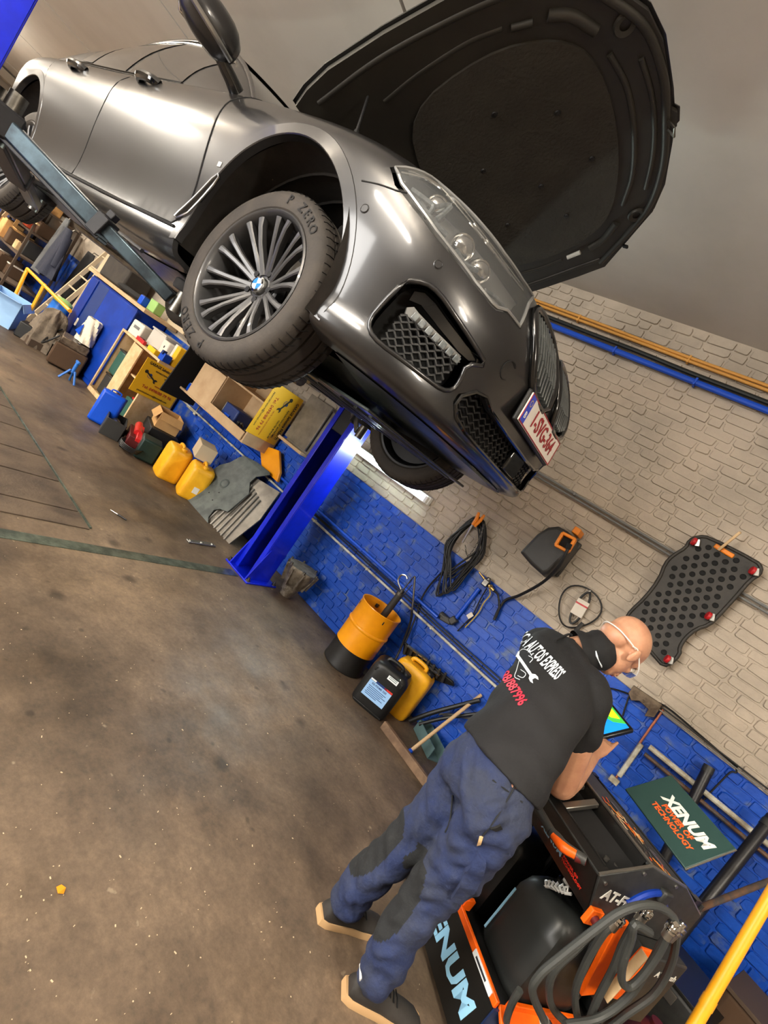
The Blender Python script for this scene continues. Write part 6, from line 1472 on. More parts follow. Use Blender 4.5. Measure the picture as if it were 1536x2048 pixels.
# console: side cheeks, sunken well, ridge with printed strip
prof = [(1.85, .70), (1.757, .861), (1.952, .962), (2.186, .936), (2.37, .855), (2.37, .70)]
for x in (XLm, XRm):
    m = mb(); m.M = m.M @ basis((x, 0, 0), (0, 1, 0), (0, 0, 1)); m.prism(prof, -.008, .008); ck = m.build('side_cheek', 'mach_dark', MC, bevel=.002)
    m = mb(); m.tube([(x, y, z) for y, z in prof[1:5]], .006, 6); m.build('cheek_edge', 'edge_silver', MC)
C2 = Matrix.Translation(-MO) @ basis((XRm+.0085, 1.96, .80), (0, 1, 0), (0, 0, 1))
text('side_name', 'AT-FLUSH', .058, 'xenum_white', MC, C2 @ Matrix.Rotation(R_(-2), 4, 'Z'), bold=.03)
for (y, z) in ((1.80, .845), (1.93, .93), (2.12, .93), (1.87, .72), (2.30, .75)): m = mb(); m.cyl((XRm+.008, y, z), (XRm+.013, y, z), .007, n=8); m.build('rivet', 'edge_silver', MC)
m = mb(); m.box((XRm+.02, 2.08, .885), (.03, .05, .05)); m.build('toggle', 'mach_dark', MC, bevel=.008)
xm = (XLm+XRm)/2; wx = XRm-XLm-.02
def slab(y0, z0, y1, z1, x0, x1, th, name, mat, **k):
    L = math.hypot(y1-y0, z1-z0); m = mb(); m.M = m.M @ basis(((x0+x1)/2, (y0+y1)/2, (z0+z1)/2), (1, 0, 0), (0, y1-y0, z1-z0)); m.box((0, 0, -th/2), (x1-x0, L, th)); return m.build(name, mat, MC, **k)
slab(1.85, .70, 1.757, .861, XLm, XRm, .01, 'front_lip', 'mach_black')
slab(1.757, .861, 1.80, .884, XLm, XRm, .012, 'front_ledge', 'mach_black')
slab(1.80, .835, 1.945, .912, XLm+.02, XRm-.02, .01, 'well_floor', 'black_matt')
slab(1.80, .884, 1.80, .835, XLm+.02, XRm-.02, .008, 'well_wall', 'mach_black'); slab(1.945, .912, 1.945, .958, XLm+.02, XRm-.02, .008, 'well_wall', 'mach_black')
slab(1.952, .962, 2.186, .936, XLm, XRm, .012, 'picture_strip', 'mach_dark'); slab(2.186, .936, 2.37, .855, XLm, XRm, .012, 'rear_slope', 'mach_dark')
m = mb(); m.tube([(XLm, 1.952, .964), (XRm, 1.952, .964)], .006, 6); m.build('ridge_edge', 'edge_silver', MC)
m = mb(); m.tube([(XLm, 1.757, .861), (XRm, 1.757, .861)], .005, 6); m.build('lip_edge', 'mach_dark', MC)
for x in (-1.27, -1.36):
    m = mb(); m.M = m.M @ basis((x, 1.865, .905), (1, 0, 0), (0, .88, .47)); m.box((0, 0, 0), (.03, .17, .02)); m.build('cross_bar', 'edge_silver', MC, bevel=.003)
for (x, y) in ((-1.07, 1.86), (-1.05, 1.89)): m = mb(); m.cyl((x, y, .868), (x, y, .882), .009, n=10); m.build('screw', 'edge_silver', MC)
# printed pictures on the strip: small fitting and hose drawings
rn = random.Random(2); Ms = Matrix.Translation(-MO) @ basis((-1.18, 2.06, .9515), (1, 0, 0), (0, .994, -.11))
for k in range(64):
    m = MB(); m.M = Ms @ Matrix.Translation((rn.uniform(-.15, .17), rn.gauss(0, .034), .001)) @ Matrix.Rotation(rn.uniform(-.9, .9), 4, 'Z'); m.box((0, 0, 0), (rn.uniform(.012, .04), rn.uniform(.004, .009), .0015)); m.build('printed_part', rn.choice(('orange', 'xenum_orange', 'edge_silver', 'wood_light', 'handle_grey')), MC)
for x in (-.12, .10):
    m = MB(); m.M = Ms @ Matrix.Translation((x, .035, .001)); m.box((0, 0, 0), (.06, .022, .0015)); m.build('printed_part', 'edge_silver', MC)
# front lip lettering
pL = ML(1116, 1722, 'y', 1.815); F3 = Matrix.Translation(-MO) @ basis((pL.x-.02, 1.815-.004, .761), (1, 0, 0), (0, -.5, .866))
text('lip_lettering', 'XENUM', .04, 'xenum_ice', MC, F3 @ Matrix.Translation((-.045, 0, .006)), bold=.02, shear=.15, sx=.95)
text('lip_line', 'POWER OF', .017, 'xenum_red', MC, F3 @ Matrix.Translation((.075, .009, .006)), bold=.02); text('lip_line', 'TECHNOLOGY', .017, 'xenum_red', MC, F3 @ Matrix.Translation((.085, -.009, .006)), bold=.02)
# push handle with orange grip end
h0 = ML(1050, 1572, 'y', 1.70); h1 = ML(1103, 1664, 'y', 1.695); h2 = ML(1130, 1695, 'y', 1.705); h3 = ML(1172, 1722, 'y', 1.745)
m = mb(); m.tube([h0+Vector((-.25, 0, 0)), h0, h1], .017, 12); m.build('push_handle', 'handle_grey', MC)
m = mb(); m.tube([h1, h1.lerp(h2, .4), h2, h3], [.017, .020, .021, .017], 14, smooth=5); m.build('handle_end', 'handle_grey', MC)
m = mb(); q = [h1.lerp(h2, .25), h2, h2.lerp(h3, .6)]; m.tube([p+Vector((.0, -.010, .0)) for p in q], [.012, .018, .016], 12, smooth=5); m.build('handle_grip', 'orange_bright', MC)
m = mb(); m.tube([h2.lerp(h3, .6)+Vector((0, -.006, -.006)), h3], [.017, .014], 12); m.build('handle_joint', 'dark_red', MC)
# open lid with logo
la = ML(1250, 1577, 'y', 2.20); lb_ = ML(1370, 1737, 'y', 2.20); lc = ML(1330, 1545, 'y', 2.34); ld = ML(1476, 1690, 'y', 2.34)
ob = (la+lb_)/2; ux = (lb_-la); uy = ((lc+ld)/2-ob); wL = ux.length; hL = uy.length
LM = Matrix.Translation(-MO) @ basis(ob, ux, uy)
m = MB(); m.M = LM; m.prism([(-wL/2, 0), (wL/2, 0), (wL/2*1.0, hL), (-wL/2*.93, hL)], -.012, 0); lid = m.build('open_lid', 'lid_teal', MC, bevel=.003)
m = MB(); m.M = LM; m.tube([(wL/2, 0, -.006), (wL/2, hL, -.006)], .004, 6); m.build('lid_edge', 'edge_silver', lid)
text('lid_logo', 'XENUM', .062, 'xenum_white', lid, LM @ Matrix.Translation((wL*.08, hL*.60, .0012)), bold=.045, shear=.18, sx=1.05)
text('lid_line', 'POWER OF', .030, 'xenum_orange', lid, LM @ Matrix.Translation((wL*.05, hL*.44, .0012)), bold=.03, shear=.1); text('lid_line', 'TECHNOLOGY', .030, 'xenum_orange', lid, LM @ Matrix.Translation((wL*.06, hL*.30, .0012)), bold=.03, shear=.1)
for k in range(3): m = MB(); m.M = LM; m.cyl((-wL*.4+wL*.4*k, .01, -.012), (-wL*.3+wL*.4*k, .01, -.012), .008, n=8); m.build('hinge', 'mach_dark', lid)
# orange channels and valve block on the right side
m = mb(); a = ML(1245, 1845, 'x', -.97); b = ML(1172, 1985, 'x', -.97); M2 = m.M @ basis((a+b)/2, b-a, (0, 1, 0)); m.M = M2; m.box((0, 0, 0), ((b-a).length, .06, .02)); m.build('side_channel', 'orange_bright', MC, bevel=.003)
m = mb(); a = ML(1300, 1900, 'x', -.90); b = ML(1218, 1992, 'x', -.90); M2 = m.M @ basis((a+b)/2, b-a, (0, 1, 0)); m.M = M2; m.box((0, 0, 0), ((b-a).length, .09, .012)); m.build('outer_channel', 'orange_bright', MC, bevel=.003)
m = mb(); m.M = M2; m.box((0, -.045, .015), ((b-a).length*.96, .004, .03)); m.build('channel_edge', 'wood_light', MC)
m = mb(); m.box((-.955, 2.23, .56), (.08, .24, .28)); m.build('valve_block', 'mach_dark', MC, bevel=.006)
text('block_name', 'AT-Flush', .034, 'xenum_white', MC, Matrix.Translation(-MO) @ basis((-.9135, 2.27, .64), (0, 1, 0), (0, 0, 1)), bold=.02)
m = mb(); q0 = ML(1262, 1812, 'x', -.985); m.tube([ML(1255, 1808, 'x', -.985), ML(1290, 1790, 'x', -.985), ML(1318, 1786, 'x', -.985), ML(1325, 1795, 'x', -.985), ML(1330, 1815, 'x', -.985)], .012, 8, smooth=4); m.build('hose_hook', 'cabinet_blue', MC)
m = mb(); p = ML(1185, 1832, 'x', -.985); m.box(p, (.02, .06, .06)); m.build('outlet_plate', 'orange_bright', MC, bevel=.003); m = mb(); m.cyl(p, p+Vector((.03, 0, 0)), .016, n=12); m.build('outlet_cap', 'dark_red', MC)
# service hoses hung on the hook, each with a quick coupling
def hose(label, px, xs, coup):
    pts = [ML(x, y, 'x', xx) for (x, y), xx in zip(px, xs)]; t = thing('service_hose', label, 'hose', Matrix.Rotation(MA, 3, 'Z') @ Vector((pts[0].x, pts[0].y, 0)), 0, 'grey service hoses')
    R3 = Matrix.Rotation(MA, 3, 'Z'); W_ = [R3 @ p for p in pts]; m = MB(); m.tube(W_, .0125, 9, smooth=7); m.build('hose', 'hose_grey', t, world=True)
    a = W_[-1]; d = (R3 @ ML(coup[0], coup[1], 'x', xs[-1])-a); L = d.length; d.normalize(); L = max(L, .05)
    m = MB(); m.tube([a-d*.01, a+d*L*.35], .016, 12); m.build('ferrule', 'edge_silver', t, world=True)
    m = MB(); M = basis(a+d*L*.35, d.orthogonal(), d.cross(d.orthogonal())); m.M = M; m.lathe([(.012, 0), (.019, 0), (.019, L*.15), (.013, L*.17), (.013, L*.25), (.02, L*.27), (.02, L*.45), (.012, L*.47), (.012, L*.65), (0, L*.65)], 14); m.build('coupling', 'chrome', t, world=True)
    return t
hose('grey hose looping lowest round the machine side, coupling at the far right', [(1195, 2075), (1250, 2030), (1310, 1985), (1345, 1920), (1352, 1850), (1330, 1820), (1290, 1810), (1240, 1825), (1190, 1860), (1120, 1915), (1080, 1950), (1065, 1985), (1090, 2045)], [-.86]*13, (1098, 2062))
hose('grey hose curving in a tall narrow loop, coupling at its upper right', [(1165, 2085), (1190, 2010), (1225, 1940), (1245, 1890), (1268, 1850), (1280, 1838)], [-.88]*6, (1296, 1818))
hose('grey hose with the rightmost bright coupling above the blue wall', [(1130, 2050), (1200, 2035), (1260, 1990), (1300, 1930), (1325, 1885), (1340, 1872)], [-.85]*6, (1368, 1846))
hose('short grey hose ending in a small coupling beside the machine name', [(1160, 2060), (1150, 1990), (1170, 1930), (1205, 1870), (1225, 1852)], [-.90]*5, (1242, 1832))
hose('grey hose of the inner oval loop in front of the orange channel', [(1300, 1865), (1270, 1850), (1262, 1880), (1245, 1930), (1245, 1965), (1262, 1972), (1290, 1945), (1318, 1905), (1335, 1870)], [-.84]*9, (1345, 1855))
hose('grey hose dropping left across the orange tray rim', [(1195, 1858), (1150, 1900), (1110, 1940), (1098, 1980), (1108, 2020), (1150, 2060)], [-.93]*6, (1160, 2075))
hose('thin dark hose hanging over the near orange tray flap', [(1040, 1980), (1025, 2005), (1012, 2045), (1010, 2090)], [-.97]*4, (1010, 2110))
# tablet with thermal style picture on its bracket
t0 = ML(1213, 1487, 'y', 2.06); t1 = ML(1258, 1456, 'y', 2.16); t2 = ML(1214, 1402, 'y', 2.16)
ux = (t1-t2).normalized(); uy = (t1-t0).normalized(); uy = (uy-ux*uy.dot(ux)).normalized()
hT = (t1-t0).length*1.08; wT = max(.26, (t1-t2).length*1.35); tc = t1-ux*wT/2-uy*hT/2
Wt = Matrix.Rotation(MA, 3, 'Z') @ tc; TB = thing('tablet', 'black framed display showing a bright blue and yellow picture', 'tablet', Wt, MA)
TM = basis((0, 0, 0), ux, uy)
m = MB(); m.M = TM; m.box((0, 0, -.010), (wT+.03, hT+.03, .022)); m.build('casing', 'mach_black', TB, bevel=.006)
P('scr_blue', (20, 130, 220), .2, emit=(20, 130, 225), estr=.9); P('scr_green', (60, 170, 70), .2, emit=(70, 180, 70), estr=.8); P('scr_yellow', (245, 225, 30), .2, emit=(245, 225, 30), estr=.9)
m = MB(); m.M = TM; m.box((0, 0, .0015), (wT, hT, .002)); scr = m.build('screen', 'scr_blue', TB)
m = MB(); m.M = TM; m.prism([(-wT/2, -hT*.05), (wT*.08, .0), (wT*.32, hT*.20), (wT*.42, hT/2), (-wT/2, hT/2)], .0028, .0036); m.build('screen_patch', 'scr_green', scr)
m = MB(); m.M = TM; m.prism([(-wT*.3, hT*.12), (wT*.02, hT*.12), (wT*.22, hT*.24), (wT*.30, hT*.44), (-wT*.3, hT*.44)], .0038, .0046); m.build('screen_patch', 'scr_yellow', scr)
m = mb(); p = tc-uy*(hT/2+.03)+Vector((.05, .02, -.03)); m.box(p, (.11, .03, .07)); m.build('display_bracket', 'edge_silver', MC, bevel=.004)
m = mb(); m.tube([tc+Vector((0, .03, -.03)), Vector((tc.x, 2.20, 1.0)), Vector((tc.x, 2.16, .93))], .018, 10); m.build('display_stem', 'mach_dark', MC)
# ---------------------------------------------------------------- things behind and beside the machine
def stick(name, label, cat, p0, p1, r, mat, parts=()):
    o0 = Vector(p0); t = thing(name, label, cat, (o0.x, o0.y, max(0, min(p0[2], p1[2])))); m = MB(); m.tube([p0, Vector(p0).lerp(Vector(p1), .5), p1], r, 12); m.build('tube', mat, t, world=True)
    for k, f, rr, mt in parts: q = Vector(p0).lerp(Vector(p1), f); d = (Vector(p1)-Vector(p0)).normalized(); m = MB(); m.tube([q-d*.02, q+d*.02], rr, 12); m.build(k, mt, t, world=True)
    return t
P('black_tube', (20, 20, 24), .4)
a = AY(1428, 1782, 3.42); b = AY(1545, 1635, 3.66); d = (a-b).normalized(); a2 = a+d*((a.z-.03)/max(.05, -d.z)) if d.z < 0 else a
stick('black_pipe', 'thick black pipe leaning to the right of the machine lid', 'pipe', a2, b, .030, 'black_tube', (('sleeve', .96, .033, 'mach_dark'),))
a = AY(1380, 1612, 3.68); b = AY(1418, 1535, 3.74); d = (a-b).normalized(); a2 = a+d*((a.z-.03)/max(.05, -d.z))
stick('black_pipe', 'short black pipe standing behind the open machine lid', 'pipe', a2, b, .030, 'black_tube', (('cap', .99, .031, 'mach_dark'),))
a = AZ(1395, 2048, .02); a = AY(1388, 2052, 2.55); b = AY(1550, 1775, 2.75); d = (a-b).normalized(); a2 = a+d*((a.z-.03)/max(.05, -d.z))
stick('yellow_pole', 'yellow painted steel pole leaning at the bottom right corner', 'pole', a2, b, .023, 'frame_yellow', (('collar', .55, .025, 'frame_yellow'),))
stick('grey_bar', 'flat grey bar reaching from the machine to the right edge', 'bar', Vector(AY(1350, 1835, 2.75)), Vector(AY(1545, 1760, 3.3)), .014, 'pipe_rust', (('blue_end', .05, .017, 'cabinet_blue'),))
# lower right: dark shelf with a brown carton, wooden disc and red jug
gz = 0
solid('brown_box', 'brown cardboard box at the bottom right corner behind the yellow pole', 'box', (1.36, 3.42, .22), (.46, .36, .44), 'clutter_brown', R_(-20), None, (('lid', (0, 0, .442), (.47, .37, .02), 'plank_dark'),))
t = thing('wooden_reel', 'pale round wooden disc with a wire at the bottom right corner', 'reel', (1.18, 2.95, 0), 0)
m = MB(); m.lathe([(0, .10), (.23, .10), (.24, .11), (.24, .14), (.23, .15), (.06, .15), (.05, .17), (0, .17)], 36); m.build('disc', 'wood_light', t); m = MB(); m.lathe([(0, 0), (.12, 0), (.12, .10)], 28); m.build('core', 'wood_brown', t); m = MB(); m.tube([(.25*math.cos(a), .25*math.sin(a), .19+.01*math.sin(3*a)) for a in [R_(20)+i*.2 for i in range(20)]], .007, 6); m.build('wire', 'edge_silver', t)
solid('steel_case', 'dark grey steel case on the floor right of the machine', 'case', (.98, 3.35, .16), (.32, .42, .32), 'mach_dark', R_(-20), None, (('lid', (0, 0, .322), (.33, .43, .015), 'mach_black'), ('latch', (0, -.215, .27), (.05, .01, .05), 'edge_silver')))
t = thing('red_jug', 'red plastic jug half hidden behind the machine hoses', 'jug', (.86, 2.86, 0)); m = MB(); m.lathe([(0, 0), (.08, 0), (.09, .01), (.09, .18), (.07, .23), (.035, .25), (.035, .27), (0, .27)], 24); m.build('body', 'dark_red', t); m = MB(); m.tube([(.05, 0, .24), (.12, 0, .22), (.12, 0, .12), (.085, 0, .1)], .012, 8, smooth=4); m.build('handle', 'dark_red', t)
# ================================================================ the mechanic, leaning on the machine (frame: x along the machine front, y forward, z up)
P('skin_head', (196, 146, 114), .45, rgb2=(180, 128, 100), nscale=10, bump=.08, bscale=200); P('skin', (196, 146, 114), .5)
P('shirt_black', (17, 17, 18), .85, rgb2=(22, 22, 24), nscale=5, bump=.15, bscale=120); P('trouser_navy', (30, 42, 78), .9, rgb2=(42, 48, 66), nscale=6, bump=.7, bscale=34); P('trouser_panel', (26, 28, 30), .88, bump=.2, bscale=120)
P('gaiter', (16, 16, 17), .85); P('shoe_dark', (46, 42, 38), .7, rgb2=(34, 31, 29), nscale=9); P('sole_tan', (178, 144, 102), .7); P('sock', (224, 222, 216), .8); P('print_white', (224, 232, 238), .6); P('print_red', (222, 44, 66), .6); P('stubble', (150, 118, 92), .7); P('lens_clear', (220, 225, 228), .05, trans=.9)
PO = Vector((-1.24, 1.40, 0)); POW = Matrix.Rotation(MA, 3, 'Z') @ PO
MAN = thing('person', 'bald person in black T-shirt and navy work trousers leaning on the machine', 'person', POW, MA)
TP = Matrix.Translation(-PO)
def remesh(m, name, mat, vox, smooth_it=6, parent=MAN, disp=None, mats=None):
    me = m.mesh('tmp', mat); ob = bpy.data.objects.new('tmp', me); COL.objects.link(ob)
    r = ob.modifiers.new('r', 'REMESH'); r.mode = 'VOXEL'; r.voxel_size = vox
    if smooth_it: s_ = ob.modifiers.new('s', 'SMOOTH'); s_.factor = .5; s_.iterations = smooth_it
    dg = bpy.context.evaluated_depsgraph_get(); me2 = bpy.data.meshes.new_from_object(ob.evaluated_get(dg)); bpy.data.objects.remove(ob)
    if disp:
        me2.update(); nn = [v.normal.copy() for v in me2.vertices]
        for v, n in zip(me2.vertices, nn): v.co += n*disp(v.co+PO, n)
    me2.name = name; me2.materials.clear()
    for q in (mats or [mat]): me2.materials.append(MATS[q])
    return me2
def capsule(m, pts, rs, k=6, n=14):
    P_ = crom([Vector(p) for p in pts], k); N = len(P_); R = []
    for i in range(N):
        f = i/(N-1)*(len(rs)-1); j = min(int(f), len(rs)-2); R.append(rs[j]+(rs[j+1]-rs[j])*(f-j))
    m.tube(P_, R, n); m.ball(P_[0], R[0]*.98, 12, 8); m.ball(P_[-1], R[-1]*.98, 12, 8)
def mpm(): m = MB(); m.M = TP; return m
def ell(c, lat, fw, n=24, lx=Vector((1, .05, 0)), fx=Vector((0, .78, -.62))):
    c = Vector(c); return [c+lx*(lat*math.cos(2*PI*i/n))+fx*(fw*math.sin(2*PI*i/n)) for i in range(n)]
# skeleton
PEL, WST, MID, CHS, SHO, NCK = [Vector(v) for v in ((-1.185, 1.33, .90), (-1.235, 1.375, 1.03), (-1.325, 1.455, 1.16), (-1.425, 1.535, 1.265), (-1.485, 1.600, 1.335), (-1.515, 1.648, 1.388))]
HC = Vector((-1.487, 1.782, 1.513)); HF = Vector((.05, .74, -.67)).normalized(); HR = Vector((1, 0, .05)); HR = (HR-HF*HR.dot(HF)).normalized(); HU = HR.cross(HF)
RS, RE, RW = Vector((-1.315, 1.605, 1.295)), Vector((-1.312, 1.775, .935)), Vector((-1.452, 2.00, 1.043))
LS, LE, LW = Vector((-1.655, 1.600, 1.295)), Vector((-1.735, 1.80, 1.0)), Vector((-1.69, 2.0, 1.02))
LHp, LK, LA = Vector((-1.275, 1.335, .855)), Vector((-1.305, 1.335, .505)), Vector((-1.352, 1.315, .10))
RHp, RK, RA = Vector((-1.085, 1.33, .855)), Vector((-1.135, 1.372, .485)), Vector((-1.115, 1.385, .10))
SPN = [(PEL, .160, .118), (WST, .158, .112), (MID, .175, .118), (CHS, .192, .122), (SHO, .165, .088), (NCK, .062, .06)]
def torso(m, g=0.0, i0=0, i1=6, extra=None):
    secs = [(c, l+g, f+g) for c, l, f in SPN[i0:i1]]
    cs = crom([c for c, l, f in secs], 5); N = len(cs); rings = []
    for i, c in enumerate(cs):
        t = i/(N-1)*(len(secs)-1); j = min(int(t), len(secs)-2); t -= j; t2 = t*t*(3-2*t)
        l = secs[j][1]+(secs[j+1][1]-secs[j][1])*t2; f = secs[j][2]+(secs[j+1][2]-secs[j][2])*t2
        rings.append(ell(c, l, f))
    m.loft(rings)
def hand(m, wr, d, up, side, curl, thumb, spread=.0, ext=None):
    """five finger hand: d pointing direction, up = back of the hand, side +1 thumb towards +lat"""
    d = d.normalized(); lat = d.cross(up).normalized(); up = lat.cross(d)
    m.loft([[wr+d*s+lat*(w_*math.cos(a))+up*(h_*math.sin(a)) for a in [2*PI*i/16 for i in range(16)]] for s, w_, h_ in ((-.02, .024, .020), (.01, .030, .018), (.05, .040, .016), (.085, .041, .014), (.095, .036, .011))])
    for k, (off, ln) in enumerate(((-.031, .86), (-.011, 1.0), (.010, 1.05), (.030, .98))):
        off *= side; kn = wr+d*(.090-.006*abs(k-1.8))+lat*off; p = [kn]; dd = (d+lat*(spread*off*8)).normalized(); c = curl[k]
        for sl in (.042, .027, .021):
            ax = lat; dd = (Matrix.Rotation(-c, 3, ax) @ dd).normalized(); p.append(p[-1]+dd*(sl*ln))
        capsule(m, p, [.0098, .0092, .0083, .0070], 4, 10)
    b = wr+d*.022+lat*(.030*side)
    t1 = b+(d*.5+lat*.75*side-up*.15).normalized()*.042; t2 = t1+(d*.85+lat*.35*side-up*thumb).normalized()*.034; t3 = t2+(d*.95+lat*.05*side-up*thumb*1.3).normalized()*.026
    capsule(m, [b, t1, t2, t3], [.015, .0125, .0108, .0085], 4, 10)
# ---- body (one continuous surface)
m = mpm(); torso(m, 0)
capsule(m, [NCK-(HC-NCK)*.25, NCK.lerp(HC, .35)+Vector((0, -.012, .0)), HC-HU*.03], [.062, .058, .056])
def eb(c, r):   # ellipsoid in head axes (right, forward, up)
    q = MB(); q.ball((0, 0, 0), [x*1.1 for x in r], 22, 14); M = Matrix(((HR.x, HF.x, HU.x, c.x), (HR.y, HF.y, HU.y, c.y), (HR.z, HF.z, HU.z, c.z), (0, 0, 0, 1))); m.add([M @ v for v in q.v], q.f)
HS = 1.1
HP_ = lambda r, f, u: HC+(HR*r+HF*f+HU*u)*HS
eb(HP_(0, -.008, .022), (.0765, .098, .086)); eb(HP_(0, .028, -.040), (.062, .070, .072)); eb(HP_(0, .055, -.085), (.040, .038, .026)); eb(HP_(0, .060, .012), (.060, .034, .03)); eb(HP_(0, -.055, -.03), (.058, .045, .05))
eb(HP_(0, .102, -.030), (.012, .018, .022)); eb(HP_(0, .110, -.044), (.016, .012, .010))
for s in (-1, 1):
    eb(HP_(s*.032, .075, -.022), (.020, .02, .016)); eb(HP_(s*.018, .088, -.070), (.020, .012, .006)); eb(HP_(s*.079, -.002, -.022), (.009, .019, .033)); eb(HP_(s*.084, -.012, -.012), (.006, .014, .022))
capsule(m, [RS, RS.lerp(RE, .5)+Vector((.012, -.008, 0)), RE], [.068, .066, .058]); capsule(m, [RE, RE.lerp(RW, .3)+Vector((0, 0, -.004)), RE.lerp(RW, .65), RW], [.057, .057, .045, .032])
capsule(m, [LS, LS.lerp(LE, .5), LE], [.062, .056, .047]); capsule(m, [LE, LE.lerp(LW, .35), RE.lerp(RW, .0)*0+LE.lerp(LW, .7), LW], [.047, .048, .038, .029])
capsule(m, [LHp, LK, LA], [.09, .062, .042]); capsule(m, [RHp, RK, RA], [.09, .062, .042])
tgt = t0-ux*.035+uy*.055
nT = ux.cross(uy).normalized()
hand(m, RW, (tgt-RW), nT*.8+Vector((.35, -.2, .3)), -1, (.15, .5, .65, .75), .35)
hand(m, LW, (tc-ux*wT*.42-uy*hT*.35-LW), nT+Vector((-.2, -.2, .3)), 1, (.45, .45, .5, .55), .1)
me = remesh(m, 'body', 'skin', .0052, 3, mats=['skin_head'])
body_o = link('body', me, MAN, 180)
# nails, eyes and brows
for s in (-1, 1):
    m = mpm(); m.ball(HP_(s*.031, .088, -.006), .0115, 12, 8); m.build('eye', 'sock', MAN); m = mpm(); m.ball(HP_(s*.031, .097, -.008), .005, 10, 6); m.build('iris', 'gaiter', MAN)
    m = mpm(); m.tube([HP_(s*.014, .094, .012), HP_(s*.032, .094, .018), HP_(s*.052, .082, .012)], [.003, .004, .002], 6, smooth=3); m.build('eyebrow', 'stubble', MAN)
m = mpm(); m.tube([HP_(-.02, .098, -.071), HP_(0, .101, -.070), HP_(.02, .098, -.071)], [.003, .0045, .003], 8, smooth=3); m.build('mouth', 'print_red', MAN)
# ---- trousers
def fold(c, n, amp=.0045, sc=1.0):
    return amp*(math.sin(c.z*46*sc+c.x*31+3*math.sin(c.y*22))*.6+math.sin(c.z*21*sc-c.y*38+2*math.sin(c.x*27))*.6)
m = mpm()
m.loft([ell(c, l, f, 24, Vector((1, .02, .02)), Vector((0, 1, -.15))) for c, l, f in ((PEL+Vector((-.045, .03, .105)), .158, .118), (PEL+Vector((-.02, .015, .06)), .172, .130), (PEL, .186, .140), (PEL+Vector((0, -.005, -.06)), .188, .138), (PEL+Vector((0, 0, -.10)), .175, .12))])
for hp, kn, an in ((LHp, LK, LA), (RHp, RK, RA)):
    capsule(m, [hp+Vector((0, -.005, .0)), hp.lerp(kn, .5)+Vector((0, .01, 0)), kn, kn.lerp(an, .5)+Vector((0, -.012, 0)), an+Vector((0, 0, .06)), an+Vector((0, .008, .018))], [.104, .100, .082, .079, .072, .071])
    m.ball(hp+Vector((0, -.055, .01)), (.088, .075, .095))
me = remesh(m, 'trousers', 'trouser_navy', .0085, 5, disp=lambda c, n: fold(c, n, .0065)+.004*math.sin(c.z*85+5*math.sin(c.x*14+c.y*19))*math.sin(c.x*25+c.z*13), mats=['trouser_navy', 'trouser_panel'])
for p in me.polygons:
    c = p.center+PO
    for kn, an, sgn in ((LK, LA, -1), (RK, RA, -1)):
        ax = kn.lerp(an, min(1, max(0, (kn.z-c.z)/(kn.z-an.z))))
        if .24 < c.z < .56 and abs(c.x-ax.x) < .1:
            v = Vector((c.x-ax.x, c.y-ax.y)); a = math.atan2(v.y, v.x)
            if math.cos(a-R_(-128)) > .35+.5*abs((c.z-.41)/.17)**3: p.material_index = 1
tro = link('trousers', me, MAN, 180)
TB_ = BVHTree.FromPolygons([v.co.copy() for v in me.vertices], [tuple(p.vertices) for p in me.polygons])
def onman(tree, px, py):
    M = ROOTM[MAN.name].inverted(); o = M @ CAMP; d = (M.to_3x3() @ ray(px, py)).normalized(); loc, n, i, dd = tree.ray_cast(o, d)
    if loc is None:
        best = None
        for k in range(100, 320):
            p = o+d*(k*.01); q, nn, ii, ds = tree.find_nearest(p)
            if best is None or ds < best[0]: best = (ds, q, nn)
        return best[1].copy(), best[2].copy()
    return loc.copy(), n.copy()
def patch_on(tree, pix, off, name, mat, parent):
    pts = [onman(tree, *p)[0] for p in pix]; c = sum(pts, Vector())/len(pts); nv = Vector()
    for i in range(len(pts)): nv += (pts[i]-c).cross(pts[(i+1) % len(pts)]-c)
    nv.normalize(); cd = (ROOTM[MAN.name].inverted() @ CAMP)-c
    if nv.dot(cd) < 0: nv = -nv; pts = pts[::-1]
    u = nv.orthogonal().normalized(); v = nv.cross(u); bm = bmesh.new(); bm.faces.new([bm.verts.new(((p-c).dot(u), (p-c).dot(v), 0)) for p in pts])
    for ax in (0, 1):
        arr = [(q.co.x if ax == 0 else q.co.y) for q in bm.verts]; lo, hi = min(arr), max(arr); k = max(2, int((hi-lo)/.015))
        for i in range(1, k): tt = lo+(hi-lo)*i/k; bmesh.ops.bisect_plane(bm, geom=bm.verts[:]+bm.edges[:]+bm.faces[:], plane_co=(tt, 0, 0) if ax == 0 else (0, tt, 0), plane_no=(1, 0, 0) if ax == 0 else (0, 1, 0))
    bm.verts.index_update(); V_ = []
    for q in bm.verts:
        p = c+u*q.co.x+v*q.co.y; loc, n, i, dd = tree.ray_cast(p+nv*.08, -nv, .2)
        if loc is None: loc, n, i, dd = tree.find_nearest(p)
        V_.append(loc)
    k = len(V_); fs = [tuple(q.index for q in f.verts) for f in bm.faces]; vs_ = [p+nv*off for p in V_]+[p-nv*.004 for p in V_]
    f2 = [tuple(i+k for i in f[::-1]) for f in fs]
    for e in bm.edges:
        if len(e.link_faces) == 1: a, b = e.verts[0].index, e.verts[1].index; f2.append((a, b, b+k, a+k))
    bm.free(); m = MB(); m.add(vs_, fs+f2); return m.build(name, mat, parent, smooth=50, fixn=True)
patch_on(TB_, [(902, 1792), (925, 1800), (962, 1755), (972, 1720), (955, 1700), (930, 1735)], .014, 'cargo_pocket', 'trouser_navy', tro)
patch_on(TB_, [(954, 1690), (962, 1688), (967, 1672), (959, 1672)], .004, 'yellow_tag', 'wood_light', tro)
